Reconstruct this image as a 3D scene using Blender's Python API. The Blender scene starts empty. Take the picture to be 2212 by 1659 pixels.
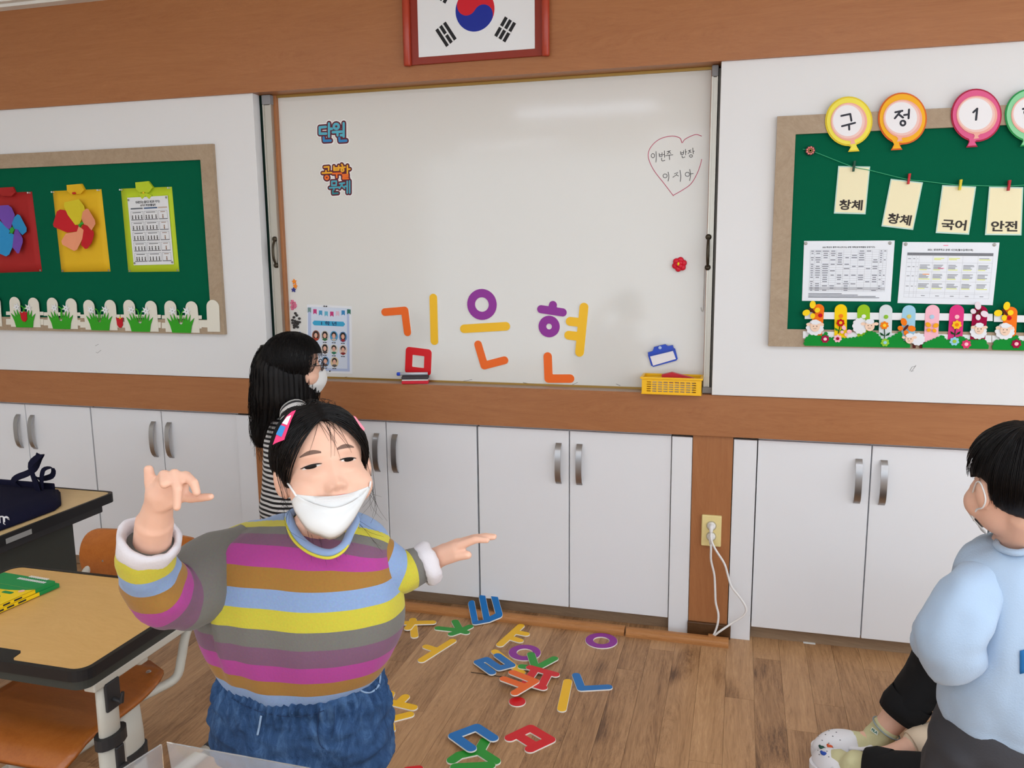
import bpy, bmesh, math, random
import numpy as np
from mathutils import Vector, Matrix, geometry, noise
from mathutils.bvhtree import BVHTree

sc = bpy.context.scene
C = sc.collection
random.seed(7)

# ------------------------------------------------------------------ camera
FPX, IW, IH, EYE = 1788.0, 2212.0, 1659.0, 1.5
YAW, PITCH, ROLL = math.radians(15.5), math.radians(9.2), math.radians(-0.57)
_f = np.array([-math.sin(YAW), math.cos(YAW), 0]); _r = np.array([math.cos(YAW), math.sin(YAW), 0]); _u = np.array([0, 0, 1.0])
_f2 = _f * math.cos(PITCH) - _u * math.sin(PITCH); _u2 = _u * math.cos(PITCH) + _f * math.sin(PITCH)
_r2 = _r * math.cos(ROLL) + _u2 * math.sin(ROLL); _u3 = _u2 * math.cos(ROLL) - _r * math.sin(ROLL)
cam = bpy.data.cameras.new('camera'); cam.sensor_width = 36; cam.lens = FPX / IW * 36; cam.clip_start = 0.02
camo = bpy.data.objects.new('camera', cam); C.objects.link(camo)
camo.matrix_world = Matrix(((_r2[0], _u3[0], -_f2[0], 0), (_r2[1], _u3[1], -_f2[1], 0), (_r2[2], _u3[2], -_f2[2], EYE), (0, 0, 0, 1)))
sc.camera = camo
CAM = np.array([0, 0, EYE])

def ray(px, py):
    return _r2 * (px - IW / 2) / FPX - _u3 * (py - IH / 2) / FPX + _f2
def at(px, py, Y):                       # the point of the upright plane Y = const seen at a pixel
    d = ray(px, py); return CAM + d * (Y / d[1])
def onz(px, py, z):                      # the point of the level plane z = const seen at a pixel
    d = ray(px, py); return CAM + d * ((z - EYE) / d[2])
def wx(px, py, Y): return at(px, py, Y)[0]
def wz(px, py, Y): return at(px, py, Y)[2]

def proj(p):
    d = np.array(p) - CAM; z = d @ _f2; return IW / 2 + FPX * (d @ _r2) / z, IH / 2 - FPX * (d @ _u3) / z

# ------------------------------------------------------------------ world, exposure
w = bpy.data.worlds.new('daylight'); sc.world = w; w.use_nodes = True
w.node_tree.nodes['Background'].inputs[0].default_value = (0.86, 0.93, 1.0, 1)
w.node_tree.nodes['Background'].inputs[1].default_value = 1.22
sc.view_settings.view_transform = 'Standard'; sc.view_settings.look = 'None'
sc.view_settings.gamma = 1; sc.view_settings.use_curve_mapping = False
sc.view_settings.exposure = 0.98
LAMP = 13.0                                # strength of the ceiling light panels

# ------------------------------------------------------------------ materials
def lin(c):
    return tuple(((v / 255) / 12.92 if v / 255 <= 0.04045 else ((v / 255 + 0.055) / 1.055) ** 2.4) for v in c) + (1,)
MATS = {}
def mat(name, col, rough=0.55, metal=0.0, spec=0.4, emit=0, trans=0, ior=1.45, sub=0, sheen=0, bump=0, bscale=60, var=0, vscale=8, coat=0):
    if name in MATS: return MATS[name]
    m = bpy.data.materials.new(name); m.use_nodes = True
    nt = m.node_tree; b = nt.nodes['Principled BSDF']
    b.inputs['Base Color'].default_value = lin(col); b.inputs['Roughness'].default_value = rough
    b.inputs['Metallic'].default_value = metal; b.inputs['Specular IOR Level'].default_value = spec
    b.inputs['IOR'].default_value = ior; b.inputs['Transmission Weight'].default_value = trans
    if coat: b.inputs['Coat Weight'].default_value = coat
    if sub:
        b.inputs['Subsurface Weight'].default_value = sub; b.inputs['Subsurface Radius'].default_value = (0.012, 0.005, 0.003)
        b.inputs['Subsurface Scale'].default_value = 0.5
    if sheen: b.inputs['Sheen Weight'].default_value = sheen
    if emit:
        b.inputs['Emission Color'].default_value = lin(col); b.inputs['Emission Strength'].default_value = emit
    if bump or var:
        tc = nt.nodes.new('ShaderNodeTexCoord')
    if var:
        n = nt.nodes.new('ShaderNodeTexNoise'); n.inputs['Scale'].default_value = vscale; n.inputs['Detail'].default_value = 4
        nt.links.new(tc.outputs['Object'], n.inputs['Vector'])
        mx = nt.nodes.new('ShaderNodeMix'); mx.data_type = 'RGBA'
        c = lin(col); mx.inputs['A'].default_value = tuple(v * (1 - var) for v in c[:3]) + (1,)
        mx.inputs['B'].default_value = tuple(min(1, v * (1 + var)) for v in c[:3]) + (1,)
        nt.links.new(n.outputs['Fac'], mx.inputs['Factor']); nt.links.new(mx.outputs['Result'], b.inputs['Base Color'])
    if bump:
        n2 = nt.nodes.new('ShaderNodeTexNoise'); n2.inputs['Scale'].default_value = bscale; n2.inputs['Detail'].default_value = 3
        nt.links.new(tc.outputs['Object'], n2.inputs['Vector'])
        bp = nt.nodes.new('ShaderNodeBump'); bp.inputs['Strength'].default_value = bump; bp.inputs['Distance'].default_value = 0.003
        nt.links.new(n2.outputs['Fac'], bp.inputs['Height']); nt.links.new(bp.outputs['Normal'], b.inputs['Normal'])
    MATS[name] = m; return m

def wood(name, cols, stretch=(1, 1, 1), rough=0.45, scale=3.0, rnd=False, knots=0, spec=0.35, fine=0.5):
    if name in MATS: return MATS[name]
    m = bpy.data.materials.new(name); m.use_nodes = True; nt = m.node_tree; b = nt.nodes['Principled BSDF']; L = nt.links.new
    b.inputs['Roughness'].default_value = rough; b.inputs['Specular IOR Level'].default_value = spec
    tc = nt.nodes.new('ShaderNodeTexCoord'); mp = nt.nodes.new('ShaderNodeMapping'); mp.inputs['Scale'].default_value = stretch
    L(tc.outputs['Object'], mp.inputs['Vector']); vec = mp.outputs['Vector']
    oi = None
    if rnd:
        oi = nt.nodes.new('ShaderNodeObjectInfo')
        cmb = nt.nodes.new('ShaderNodeCombineXYZ'); mu = nt.nodes.new('ShaderNodeMath'); mu.operation = 'MULTIPLY'; mu.inputs[1].default_value = 53.0
        L(oi.outputs['Random'], mu.inputs[0])
        for i in range(3): L(mu.outputs[0], cmb.inputs[i])
        ad = nt.nodes.new('ShaderNodeVectorMath'); ad.operation = 'ADD'; L(vec, ad.inputs[0]); L(cmb.outputs[0], ad.inputs[1]); vec = ad.outputs[0]
    n1 = nt.nodes.new('ShaderNodeTexNoise'); n1.inputs['Scale'].default_value = scale; n1.inputs['Detail'].default_value = 6
    n1.inputs['Roughness'].default_value = 1.05; n1.inputs['Distortion'].default_value = 1.2
    L(vec, n1.inputs['Vector'])
    n2 = nt.nodes.new('ShaderNodeTexNoise'); n2.inputs['Scale'].default_value = scale * 9; n2.inputs['Detail'].default_value = 3; L(vec, n2.inputs['Vector'])
    mx = nt.nodes.new('ShaderNodeMath'); mx.operation = 'MULTIPLY_ADD'; mx.inputs[1].default_value = fine * 0.5
    sb = nt.nodes.new('ShaderNodeMath'); sb.operation = 'SUBTRACT'; sb.inputs[1].default_value = 0.5; L(n2.outputs['Fac'], sb.inputs[0])
    L(sb.outputs[0], mx.inputs[0]); L(n1.outputs['Fac'], mx.inputs[2]); val = mx.outputs[0]
    if rnd:
        ma = nt.nodes.new('ShaderNodeMath'); ma.operation = 'MULTIPLY_ADD'; ma.inputs[1].default_value = 0.20
        s2 = nt.nodes.new('ShaderNodeMath'); s2.operation = 'SUBTRACT'; s2.inputs[1].default_value = 0.5; L(oi.outputs['Random'], s2.inputs[0])
        L(s2.outputs[0], ma.inputs[0]); L(val, ma.inputs[2]); val = ma.outputs[0]
    if knots:
        mp2 = nt.nodes.new('ShaderNodeMapping'); mp2.inputs['Scale'].default_value = (1.0, 0.55, 1.0); L(tc.outputs['Object'], mp2.inputs['Vector'])
        v2 = mp2.outputs['Vector']
        if rnd:
            ad2 = nt.nodes.new('ShaderNodeVectorMath'); ad2.operation = 'ADD'; L(v2, ad2.inputs[0]); L(cmb.outputs[0], ad2.inputs[1]); v2 = ad2.outputs[0]
        vo = nt.nodes.new('ShaderNodeTexNoise'); vo.inputs['Scale'].default_value = knots; vo.inputs['Detail'].default_value = 2; L(v2, vo.inputs['Vector'])
        mr = nt.nodes.new('ShaderNodeMapRange'); mr.inputs['From Min'].default_value = 0.60; mr.inputs['From Max'].default_value = 0.80
        mr.inputs['To Min'].default_value = 0; mr.inputs['To Max'].default_value = 0.34; L(vo.outputs['Fac'], mr.inputs['Value'])
        s3 = nt.nodes.new('ShaderNodeMath'); s3.operation = 'SUBTRACT'; L(val, s3.inputs[0]); L(mr.outputs[0], s3.inputs[1]); val = s3.outputs[0]
    cr = nt.nodes.new('ShaderNodeValToRGB'); e = cr.color_ramp.elements
    e[0].position = 0.2; e[1].position = 0.8; e[0].color = lin(cols[0]); e[1].color = lin(cols[-1])
    for i, c in enumerate(cols[1:-1]):
        k = e.new(0.2 + 0.6 * (i + 1) / (len(cols) - 1)); k.color = lin(c)
    L(val, cr.inputs['Fac']); L(cr.outputs['Color'], b.inputs['Base Color'])
    bp = nt.nodes.new('ShaderNodeBump'); bp.inputs['Strength'].default_value = 0.08; bp.inputs['Distance'].default_value = 0.002
    L(n2.outputs['Fac'], bp.inputs['Height']); L(bp.outputs['Normal'], b.inputs['Normal'])
    MATS[name] = m; return m

# ------------------------------------------------------------------ mesh helpers: every shape is (V, F) in world space
def join(*parts):
    V, F = [], []
    for v, f in parts:
        o = len(V); V += [tuple(p) for p in v]; F += [tuple(i + o for i in q) for q in f]
    return V, F
def from_bm(bm):
    bm.verts.ensure_lookup_table()
    V = [tuple(v.co) for v in bm.verts]; F = [tuple(v.index for v in f.verts) for f in bm.faces]
    bm.free(); return V, F
def box(x0, x1, y0, y1, z0, z1, b=0, seg=2):
    bm = bmesh.new(); bmesh.ops.create_cube(bm, size=1)
    for v in bm.verts: v.co = Vector(((x0 + x1) / 2 + v.co.x * (x1 - x0), (y0 + y1) / 2 + v.co.y * (y1 - y0), (z0 + z1) / 2 + v.co.z * (z1 - z0)))
    if b: bmesh.ops.bevel(bm, geom=bm.edges[:], offset=b, segments=seg, affect='EDGES', profile=0.5)
    bm.verts.index_update(); return from_bm(bm)
def xform(s, M):
    M = Matrix(M); return [tuple(M @ Vector(p)) for p in s[0]], s[1]
def rot_about(s, c, axis, ang):
    M = Matrix.Translation(c) @ Matrix.Rotation(ang, 4, axis) @ Matrix.Translation(-Vector(c)); return xform(s, M)
def loft(rings, cap=True, closed=True):
    n = len(rings[0]); V = [tuple(p) for r in rings for p in r]; F = []
    for i in range(len(rings) - 1):
        for j in range(n if closed else n - 1):
            k = (j + 1) % n; F.append((i * n + j, i * n + k, (i + 1) * n + k, (i + 1) * n + j))
    if cap and closed:
        F.append(tuple(range(n - 1, -1, -1))); o = (len(rings) - 1) * n; F.append(tuple(o + j for j in range(n)))
    return V, F
def frames(P):
    P = [Vector(p) for p in P]; T = []
    for i in range(len(P)):
        a = P[max(0, i - 1)]; b = P[min(len(P) - 1, i + 1)]; d = (b - a)
        T.append(d.normalized() if d.length > 1e-9 else Vector((0, 0, 1)))
    ref = Vector((0, 0, 1)) if abs(T[0].z) < 0.9 else Vector((1, 0, 0))
    N = (ref - T[0] * ref.dot(T[0])).normalized(); out = []
    for i, t in enumerate(T):
        N = (N - t * N.dot(t)); N = N.normalized() if N.length > 1e-6 else t.orthogonal().normalized()
        out.append((P[i], t, N, t.cross(N)))
    return out
def tube(P, r, n=8, cap=True, flat=1.0):
    rs = r if isinstance(r, (list, tuple)) else [r] * len(P); rings = []
    for (p, t, a, b), q in zip(frames(P), rs):
        rings.append([p + (a * math.cos(2 * math.pi * j / n) + b * math.sin(2 * math.pi * j / n) * flat) * q for j in range(n)])
    return loft(rings, cap)
def smooth_path(P, k=6, closed=False):
    P = [np.array(p, float) for p in P]; n = len(P); out = []
    for i in range(n if closed else n - 1):
        if closed: a, b, c, d = P[i - 1], P[i], P[(i + 1) % n], P[(i + 2) % n]
        else: a, b, c, d = P[max(0, i - 1)], P[i], P[i + 1], P[min(n - 1, i + 2)]
        for s in range(k):
            t = s / k
            out.append(0.5 * (2 * b + (c - a) * t + (2 * a - 5 * b + 4 * c - d) * t * t + (3 * b - a - 3 * c + d) * t ** 3))
    if not closed: out.append(P[-1])
    return out
def lathe(prof, c, axis='Z', n=20):
    rings = []
    for r, h in prof:
        ring = []
        for j in range(n):
            a = 2 * math.pi * j / n; u, v = r * math.cos(a), r * math.sin(a)
            ring.append({'Z': (c[0] + u, c[1] + v, c[2] + h), 'Y': (c[0] + u, c[1] + h, c[2] + v), 'X': (c[0] + h, c[1] + u, c[2] + v)}[axis])
        rings.append(ring)
    return loft(rings)
def ellipsoid(c, rx, ry, rz, sub=3, R=None):
    bm = bmesh.new(); bmesh.ops.create_icosphere(bm, subdivisions=sub, radius=1)
    for v in bm.verts:
        p = Vector((v.co.x * rx, v.co.y * ry, v.co.z * rz))
        if R is not None: p = R @ p
        v.co = p + Vector(c)
    bm.verts.index_update(); return from_bm(bm)

# ---- flat pieces: outlines in a plane, cut from sheet with real thickness
def inside(loops, x, y):
    k = False
    for L in loops:
        n = len(L); j = n - 1
        for i in range(n):
            xi, yi = L[i]; xj, yj = L[j]
            if (yi > y) != (yj > y) and x < (xj - xi) * (y - yi) / (yj - yi) + xi: k = not k
            j = i
    return k
def slab(loops, fmap):
    """closed sheet piece: loops in (u, v) (holes by even-odd), fmap(u, v, h) -> world with h = 1 front, 0 back"""
    pts = []; edges = []
    for L in loops:
        o = len(pts); n = len(L); pts += [Vector((p[0], p[1])) for p in L]; edges += [(o + i, o + (i + 1) % n) for i in range(n)]
    v2, e2, f2, ov, oe, of = geometry.delaunay_2d_cdt(pts, edges, [], 0, 1e-7)
    tri = [t for t in f2 if inside(loops, sum(v2[i].x for i in t) / 3, sum(v2[i].y for i in t) / 3)]
    N = len(v2); V = [tuple(fmap(p.x, p.y, 1)) for p in v2] + [tuple(fmap(p.x, p.y, 0)) for p in v2]
    F = [tuple(t) for t in tri] + [tuple(N + i for i in reversed(t)) for t in tri]
    from collections import Counter
    cnt = Counter()
    for t in tri:
        for a, b in ((t[0], t[1]), (t[1], t[2]), (t[2], t[0])): cnt[(a, b)] += 1
    for (a, b) in list(cnt):
        if (b, a) not in cnt: F.append((b, a, N + a, N + b))
    return V, F
def wallmap(Y, t, c=None): return lambda u, v, h: (u, Y - t * h, v)
def seg_d(X, Y, a, b):
    ax, ay = a; bx, by = b; dx, dy = bx - ax, by - ay; L = dx * dx + dy * dy
    t = np.clip(((X - ax) * dx + (Y - ay) * dy) / (L if L > 1e-12 else 1), 0, 1)
    return np.hypot(X - ax - t * dx, Y - ay - t * dy)
def outline(strokes, r, step=None):
    """union of round-ended strokes of half-width r (list of polylines) -> boundary loops"""
    step = step or r / 6
    P = np.array([p for s in strokes for p in s]); m = r + 3 * step
    x = np.arange(P[:, 0].min() - m, P[:, 0].max() + m, step); y = np.arange(P[:, 1].min() - m, P[:, 1].max() + m, step)
    X, Y = np.meshgrid(x, y); D = np.full(X.shape, 1e9)
    for s in strokes:
        if len(s) == 1: D = np.minimum(D, np.hypot(X - s[0][0], Y - s[0][1]))
        for a, b in zip(s[:-1], s[1:]): D = np.minimum(D, seg_d(X, Y, a, b))
    return contour(D - r, x, y, step)
def contour(D, x, y, step):
    D = np.where(np.abs(D) < 1e-9, 1e-9, D); ny, nx = D.shape; nxt = {}; pos = {}
    def cross(i0, j0, i1, j1):
        k = (min((i0, j0), (i1, j1)), max((i0, j0), (i1, j1)))
        if k not in pos:
            a, b = D[i0, j0], D[i1, j1]; t = a / (a - b)
            pos[k] = (x[j0] + t * (x[j1] - x[j0]), y[i0] + t * (y[i1] - y[i0]))
        return k
    S = D < 0
    act = S[:-1, :-1].astype(int) + S[:-1, 1:] + S[1:, :-1] + S[1:, 1:]
    for i, j in np.argwhere((act > 0) & (act < 4)):
        q = [(i, j), (i, j + 1), (i + 1, j + 1), (i + 1, j)]; ins = [S[p] for p in q]
        cr = []
        for k in range(4):
            a, b = k, (k + 1) % 4
            if ins[a] != ins[b]: cr.append((cross(*q[a], *q[b]), ins[a]))
        if len(cr) == 2:
            o = next(c for c, s in cr if s); e = next(c for c, s in cr if not s); nxt[o] = e
        else:
            for k in range(0, 4):
                if cr[k][1]: nxt[cr[k][0]] = cr[(k + 1) % 4][0] if not cr[(k + 1) % 4][1] else cr[k - 1][0]
    loops = []
    while nxt:
        s, n = next(iter(nxt.items())); L = []; k = s
        while k in nxt:
            L.append(pos[k]); k = nxt.pop(k)
        if len(L) > 3: loops.append(simplify(L, step * 0.12))
    return [l for l in loops if len(l) >= 3]
def simplify(L, tol):
    def dp(A):
        if len(A) < 3: return A
        a, b = np.array(A[0]), np.array(A[-1]); d = b - a; n = np.hypot(*d)
        M = np.array(A)
        dist = np.abs((M[:, 0] - a[0]) * d[1] - (M[:, 1] - a[1]) * d[0]) / n if n > 1e-9 else np.hypot(M[:, 0] - a[0], M[:, 1] - a[1])
        k = int(dist.argmax())
        if dist[k] < tol: return [A[0], A[-1]]
        return dp(A[:k + 1])[:-1] + dp(A[k:])
    h = len(L) // 2
    return dp(L[:h + 1])[:-1] + dp(L[h:] + [L[0]])[:-1]
def circle(c, r, n=28, ry=None, a0=0):
    return [(c[0] + r * math.cos(a0 + 2 * math.pi * i / n), c[1] + (ry or r) * math.sin(a0 + 2 * math.pi * i / n)) for i in range(n)]
def ring_stroke(c, r, n=36): return circle(c, r, n) + [(c[0] + r, c[1])]
def petals(c, n, r, depth=0.28, k=7, a0=math.pi / 2):
    return [(c[0] + r * (1 - depth + depth * abs(math.cos(n * t / 2))) * math.cos(t + a0), c[1] + r * (1 - depth + depth * abs(math.cos(n * t / 2))) * math.sin(t + a0))
            for t in [2 * math.pi * i / (n * k) for i in range(n * k)]]

# ---- lettering
_txt = {}
def glyphs(body, bold=0.0):
    if (body, bold) in _txt: return _txt[(body, bold)]
    cu = bpy.data.curves.new('t', 'FONT'); cu.body = body; cu.fill_mode = 'FRONT'; cu.resolution_u = 3; cu.offset = bold
    o = bpy.data.objects.new('t', cu); C.objects.link(o)
    m = bpy.data.meshes.new_from_object(o.evaluated_get(bpy.context.evaluated_depsgraph_get()))
    V = [(v.co.x, v.co.y) for v in m.vertices]; F = [tuple(p.vertices) for p in m.polygons]
    bpy.data.objects.remove(o); bpy.data.curves.remove(cu); bpy.data.meshes.remove(m)
    x0 = min(v[0] for v in V); x1 = max(v[0] for v in V); y0 = min(v[1] for v in V); y1 = max(v[1] for v in V)
    V = [((v[0] - x0) / (x1 - x0), (v[1] - y0) / (y1 - y0)) for v in V]
    _txt[(body, bold)] = (V, F, (x1 - x0) / (y1 - y0)); return _txt[(body, bold)]
def text(body, rect, fmap, bold=0.0):
    """flat print filling rect (u0, v0, u1, v1) of a sheet"""
    V, F, asp = glyphs(body, bold); u0, v0, u1, v1 = rect
    return [tuple(fmap(u0 + a * (u1 - u0), v0 + b * (v1 - v0), 1)) for a, b in V], F
def quad(corners, Y, lift=0.0, thick=0.001):
    """sheet given by pixel corners TL TR BR BL on plane Y: fmap over u 0..1 left-right, v 0..1 bottom-top"""
    tl, tr, br, bl = [at(px, py, Y) for px, py in corners]
    def f(u, v, h):
        p = bl * (1 - u) * (1 - v) + br * u * (1 - v) + tl * (1 - u) * v + tr * u * v
        return (p[0], p[1] - lift - thick * h, p[2])
    return f
def sheet(f): return slab([[(0, 0), (1, 0), (1, 1), (0, 1)]], f)
def rects(f, rs):
    """print bars: list of (u0, v0, u1, v1)"""
    V, F = [], []
    for a, b, c, d in rs:
        o = len(V); V += [tuple(f(a, b, 1)), tuple(f(c, b, 1)), tuple(f(c, d, 1)), tuple(f(a, d, 1))]; F.append((o, o + 1, o + 2, o + 3))
    return V, F
def grid_lines(u0, v0, u1, v1, us, vs, tu, tv):
    R = []
    for u in us: R.append((u - tu, v0, u + tu, v1))
    for v in vs: R.append((u0, v - tv, u1, v + tv))
    return R

# ------------------------------------------------------------------ scene objects
ORG = {}
def tag(o, label=None, cat=None, group=None, kind=None):
    if label: o['label'] = label
    if cat: o['category'] = cat
    if group: o['group'] = group
    if kind: o['kind'] = kind
    return o
def thing(name, loc, label, cat, group=None):
    o = bpy.data.objects.new(name, None); C.objects.link(o); o.location = loc; o.empty_display_size = 0.05
    ORG[o.name] = Vector(loc); return tag(o, label, cat, group)
def mk(name, shape, m, parent=None, smooth=False, recalc=True, label=None, cat=None, group=None, kind=None, attr=None, origin=None):
    V, F = shape
    if parent is not None: org = ORG[parent.name]
    elif origin is not None: org = Vector(origin)
    else:
        a = np.array(V); org = Vector(((a[:, 0].min() + a[:, 0].max()) / 2, (a[:, 1].min() + a[:, 1].max()) / 2, a[:, 2].min()))
    me = bpy.data.meshes.new(name)
    me.from_pydata([(p[0] - org.x, p[1] - org.y, p[2] - org.z) for p in V], [], F)
    if recalc:
        bm = bmesh.new(); bm.from_mesh(me); bmesh.ops.recalc_face_normals(bm, faces=bm.faces[:]); bm.to_mesh(me); bm.free()
    if smooth: me.polygons.foreach_set('use_smooth', [True] * len(me.polygons))
    if attr is not None:
        at_ = me.attributes.new('stripe', 'FLOAT', 'POINT'); at_.data.foreach_set('value', attr)
    me.materials.append(m if not isinstance(m, str) else MATS[m]); me.update()
    o = bpy.data.objects.new(name, me); C.objects.link(o)
    if parent is not None: o.parent = parent
    else: o.location = org
    ORG[o.name] = org.copy()
    return tag(o, label, cat, group, kind)
def struct(name, shape, m, parent=None, label=None, **k):
    return mk(name, shape, m, parent, kind='structure' if parent is None else None, label=label, **k)
def auto_smooth(o, deg=40):
    me = o.data; me.polygons.foreach_set('use_smooth', [True] * len(me.polygons))
    me.set_sharp_from_angle(angle=math.radians(deg)); return o
# ================================================================== THE SETTING
PY = 3.11          # front of the white wall panels
WB = 3.19          # whiteboard face
beam = wood('beam_wood', [(144, 90, 52), (161, 104, 63), (169, 112, 69), (179, 123, 79)], (0.35, 1, 3.2), 0.38, 3.0, spec=0.35, fine=0.5)
band = wood('band_wood', [(144, 90, 52), (161, 104, 63), (169, 112, 69), (179, 123, 79)], (0.35, 1, 3.2), 0.38, 3.0, spec=0.35, fine=0.5)
postw = wood('post_wood', [(144, 90, 52), (161, 104, 63), (169, 112, 69), (179, 123, 79)], (3.0, 1, 0.35), 0.38, 3.0, spec=0.35, fine=0.5)
white_panel = mat('white_panel', (226, 226, 226), 0.45, spec=0.3, var=0.012, vscale=2)
plaster = mat('ceiling_white', (228, 226, 220), 0.8)
cabw = mat('cabinet_white', (230, 231, 234), 0.32, spec=0.4)
kickw = wood('kick_wood', [(120, 98, 76), (142, 118, 94), (160, 136, 110)], (0.3, 1, 3), 0.5, 4)
steel = mat('brushed_steel', (176, 176, 178), 0.32, 1.0)
dark = mat('dark_gap', (26, 22, 20), 0.8)
floorw = wood('floor_wood', [(98, 68, 43), (148, 109, 73), (174, 133, 93), (190, 148, 106), (206, 165, 123)], (9.0, 0.75, 9.0), 0.40, 1.6, rnd=True, knots=4.0, spec=0.35, fine=0.7)

fl = struct('floor', box(-5.2, 3.4, -4.5, 3.3, -0.06, -0.004), floorw)
# strips of the plank floor, running towards the whiteboard wall
PW = 0.0955
def plank_spans(n, y0, y1):
    y = y0 - random.uniform(0, 0.7); out = []
    while y < y1:
        l = random.choice((0.72, 0.85, 0.98, 1.1)); out.append((max(y, y0), min(y + l, y1))); y += l
    return [s for s in out if s[1] - s[0] > 0.03]
_x = -2.97
while _x < 1.22:
    for a, b in plank_spans(4, 1.15, 3.262):
        g = 0.0004
        mk('plank', box(_x + g, _x + PW - g, a + g, b - g, -0.0038, 0.0), floorw, fl)
    _x += PW

struct('wall_front', box(-4.2, 3.4, 3.25, 3.36, 0, 2.72), mat('wall_plaster', (225, 223, 216), 0.7))
struct('wall_left', box(-4.32, -4.2, -4.5, 3.36, 0, 2.72), mat('wall_plaster', (225, 223, 216), 0.7))
struct('ceiling', box(-4.32, 3.4, -4.5, 3.36, 2.72, 2.8), plaster)
# cornice under the ceiling, its end just in view
zc = wz(0, 26, 3.105)
struct('trim_1', join(box(-4.2, 3.4, 3.02, 3.105, zc + 0.012, 2.72), box(-4.2, 3.4, 3.05, 3.108, zc, zc + 0.014)), plaster)
struct('trim_2', box(-4.2, 3.4, 3.098, 3.24, 2.14, zc + 0.001), beam)                       # broad wooden header
struct('trim_3', box(-4.2, 3.4, 3.118, 3.24, 0.803, 0.960, 0.002), band)                    # wooden rail under the panels
XL, XR = -1.947, -0.0945
struct('wall_front_left', box(-4.2, XL, PY, PY + 0.05, 0.962, 2.1405, 0.0015), white_panel)
struct('wall_front_right', box(XR, 3.4, PY, PY + 0.05, 0.962, 2.1405, 0.0015), white_panel)
struct('trim_4', box(-0.159, -0.012, 3.132, 3.24, 0.0, 0.804), postw)
struct('trim_5', box(-2.046, -1.905, 3.132, 3.24, 0.0, 0.804), postw)
struct('trim_6', box(-0.162, 0.002, 3.118, 3.134, 0.0, 0.058, 0.003), wood('skirt_wood', [(62, 40, 22), (84, 56, 32), (104, 72, 44)], (0.5, 1, 4), 0.35, 4))
# loose quarter-round strips lying along the cabinet foot
qr = wood('moulding_wood', [(150, 96, 52), (176, 120, 70), (192, 136, 84)], (0.4, 4, 4), 0.4, 4)
def moulding(x0, x1, y0, h=0.026, d=0.042):
    prof = [(0, 0), (0.0, 0.010), (0.006, 0.014), (0.010, 0.020), (0.022, h), (d - 0.004, h), (d, h - 0.004), (d, 0)]
    return loft([[(x, y0 + a, b) for a, b in prof] for x in (x0, x1)])
struct('baseboard_front', moulding(-1.9, wx(1349, 1362, 3.07), 3.052), qr, origin=(-1.1, 3.07, 0))
struct('baseboard_front_end', moulding(wx(1353, 1362, 3.07), -0.004, 3.046), qr, origin=(-0.2, 3.07, 0))

# ------------------------------------------------------------------ ceiling light panels (real fixtures behind and above the camera)
lampm = mat('light_panel', (232, 242, 255), 0.5, emit=LAMP)
lframe = mat('light_frame', (235, 235, 235), 0.4)
for i, (lx, ly) in enumerate([(2.2, 1.0), (0.5, 1.0), (-2.5, 1.0), (-1.35, -0.9), (0.35, -0.9), (2.2, -0.9), (-2.6, -3.0), (-0.4, -3.0), (1.8, -3.0)]):
    t = thing('ceiling_light_offscreen', (lx, ly, 2.68), 'long white flush panel light on the classroom ceiling', 'light', 'ceiling panel lights')
    mk('frame', join(box(lx - 0.64, lx + 0.64, ly - 0.08, ly - 0.06, 2.68, 2.722), box(lx - 0.64, lx + 0.64, ly + 0.06, ly + 0.08, 2.68, 2.722),
                     box(lx - 0.64, lx - 0.62, ly - 0.06, ly + 0.06, 2.68, 2.722), box(lx + 0.62, lx + 0.64, ly - 0.06, ly + 0.06, 2.68, 2.722)), lframe, t)
    mk('diffuser', box(lx - 0.62, lx + 0.62, ly - 0.06, ly + 0.06, 2.69, 2.721), lampm, t)

# ------------------------------------------------------------------ cabinets under the rail
def bow_handle(x, z0, z1, y):
    n = 12; rings = []
    for i in range(n + 1):
        s = i / n; z = z0 + (z1 - z0) * s; d = 0.024 * (1 - (2 * s - 1) ** 4) ** 0.8 * (0.75 + 0.25 * math.sin(math.pi * s)); th = 0.006 if 0 < i < n else 0.004
        rings.append([(x - 0.0115, y - d - th, z), (x + 0.0115, y - d - th, z), (x + 0.0115, y - d, z), (x - 0.0115, y - d, z)])
    return loft(rings)
def cabinet(x0, xm, x1, label, fill=None, base=0.055, ztop=0.792):
    t = thing('cabinet', ((x0 + x1) / 2, 3.19, 0), label, 'cabinet', 'white low cabinets under the wooden rail')
    mk('body', box(x0 + 0.003, x1 - 0.003, 3.161, 3.225, base + 0.003, 0.803), cabw, t)
    mk('kick_board', box(x0, x1, 3.170, 3.225, 0.0, base + 0.004), kickw, t)
    for a, b, s in ((x0, xm, 1), (xm, x1, -1)):
        d = mk('door', box(a + 0.0022, b - 0.0022, 3.140, 3.160, base, ztop, 0.0015), cabw, t)
        hx = (b - 0.042) if s > 0 else (a + 0.042)
        auto_smooth(mk('handle', bow_handle(hx, 0.575, 0.742, 3.141), steel, d))
    for a, b in (fill or []):
        mk('filler_panel', box(a + 0.001, b - 0.001, 3.134, 3.150, 0.0, ztop, 0.001), cabw, t)
cabinet(-3.702, -3.298, -2.921, 'white two-door cabinet next to the left wall corner, behind the navy bag')
cabinet(-2.918, -2.531, -2.139, 'white two-door cabinet below the yellow and lime paper charts', [(-2.139, -2.046)])
cabinet(-1.823, -1.423, -1.022, 'white two-door cabinet behind the two girls', [(-1.905, -1.825)])
cabinet(-1.019, -0.638, -0.238, 'white two-door cabinet between the girl\'s pointing hand and the wooden post', [(-0.238, -0.16)])
cabinet(0.076, 0.471, 0.866, 'white two-door cabinet beside the wooden post and behind the boy', [(-0.010, 0.075)])
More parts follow.
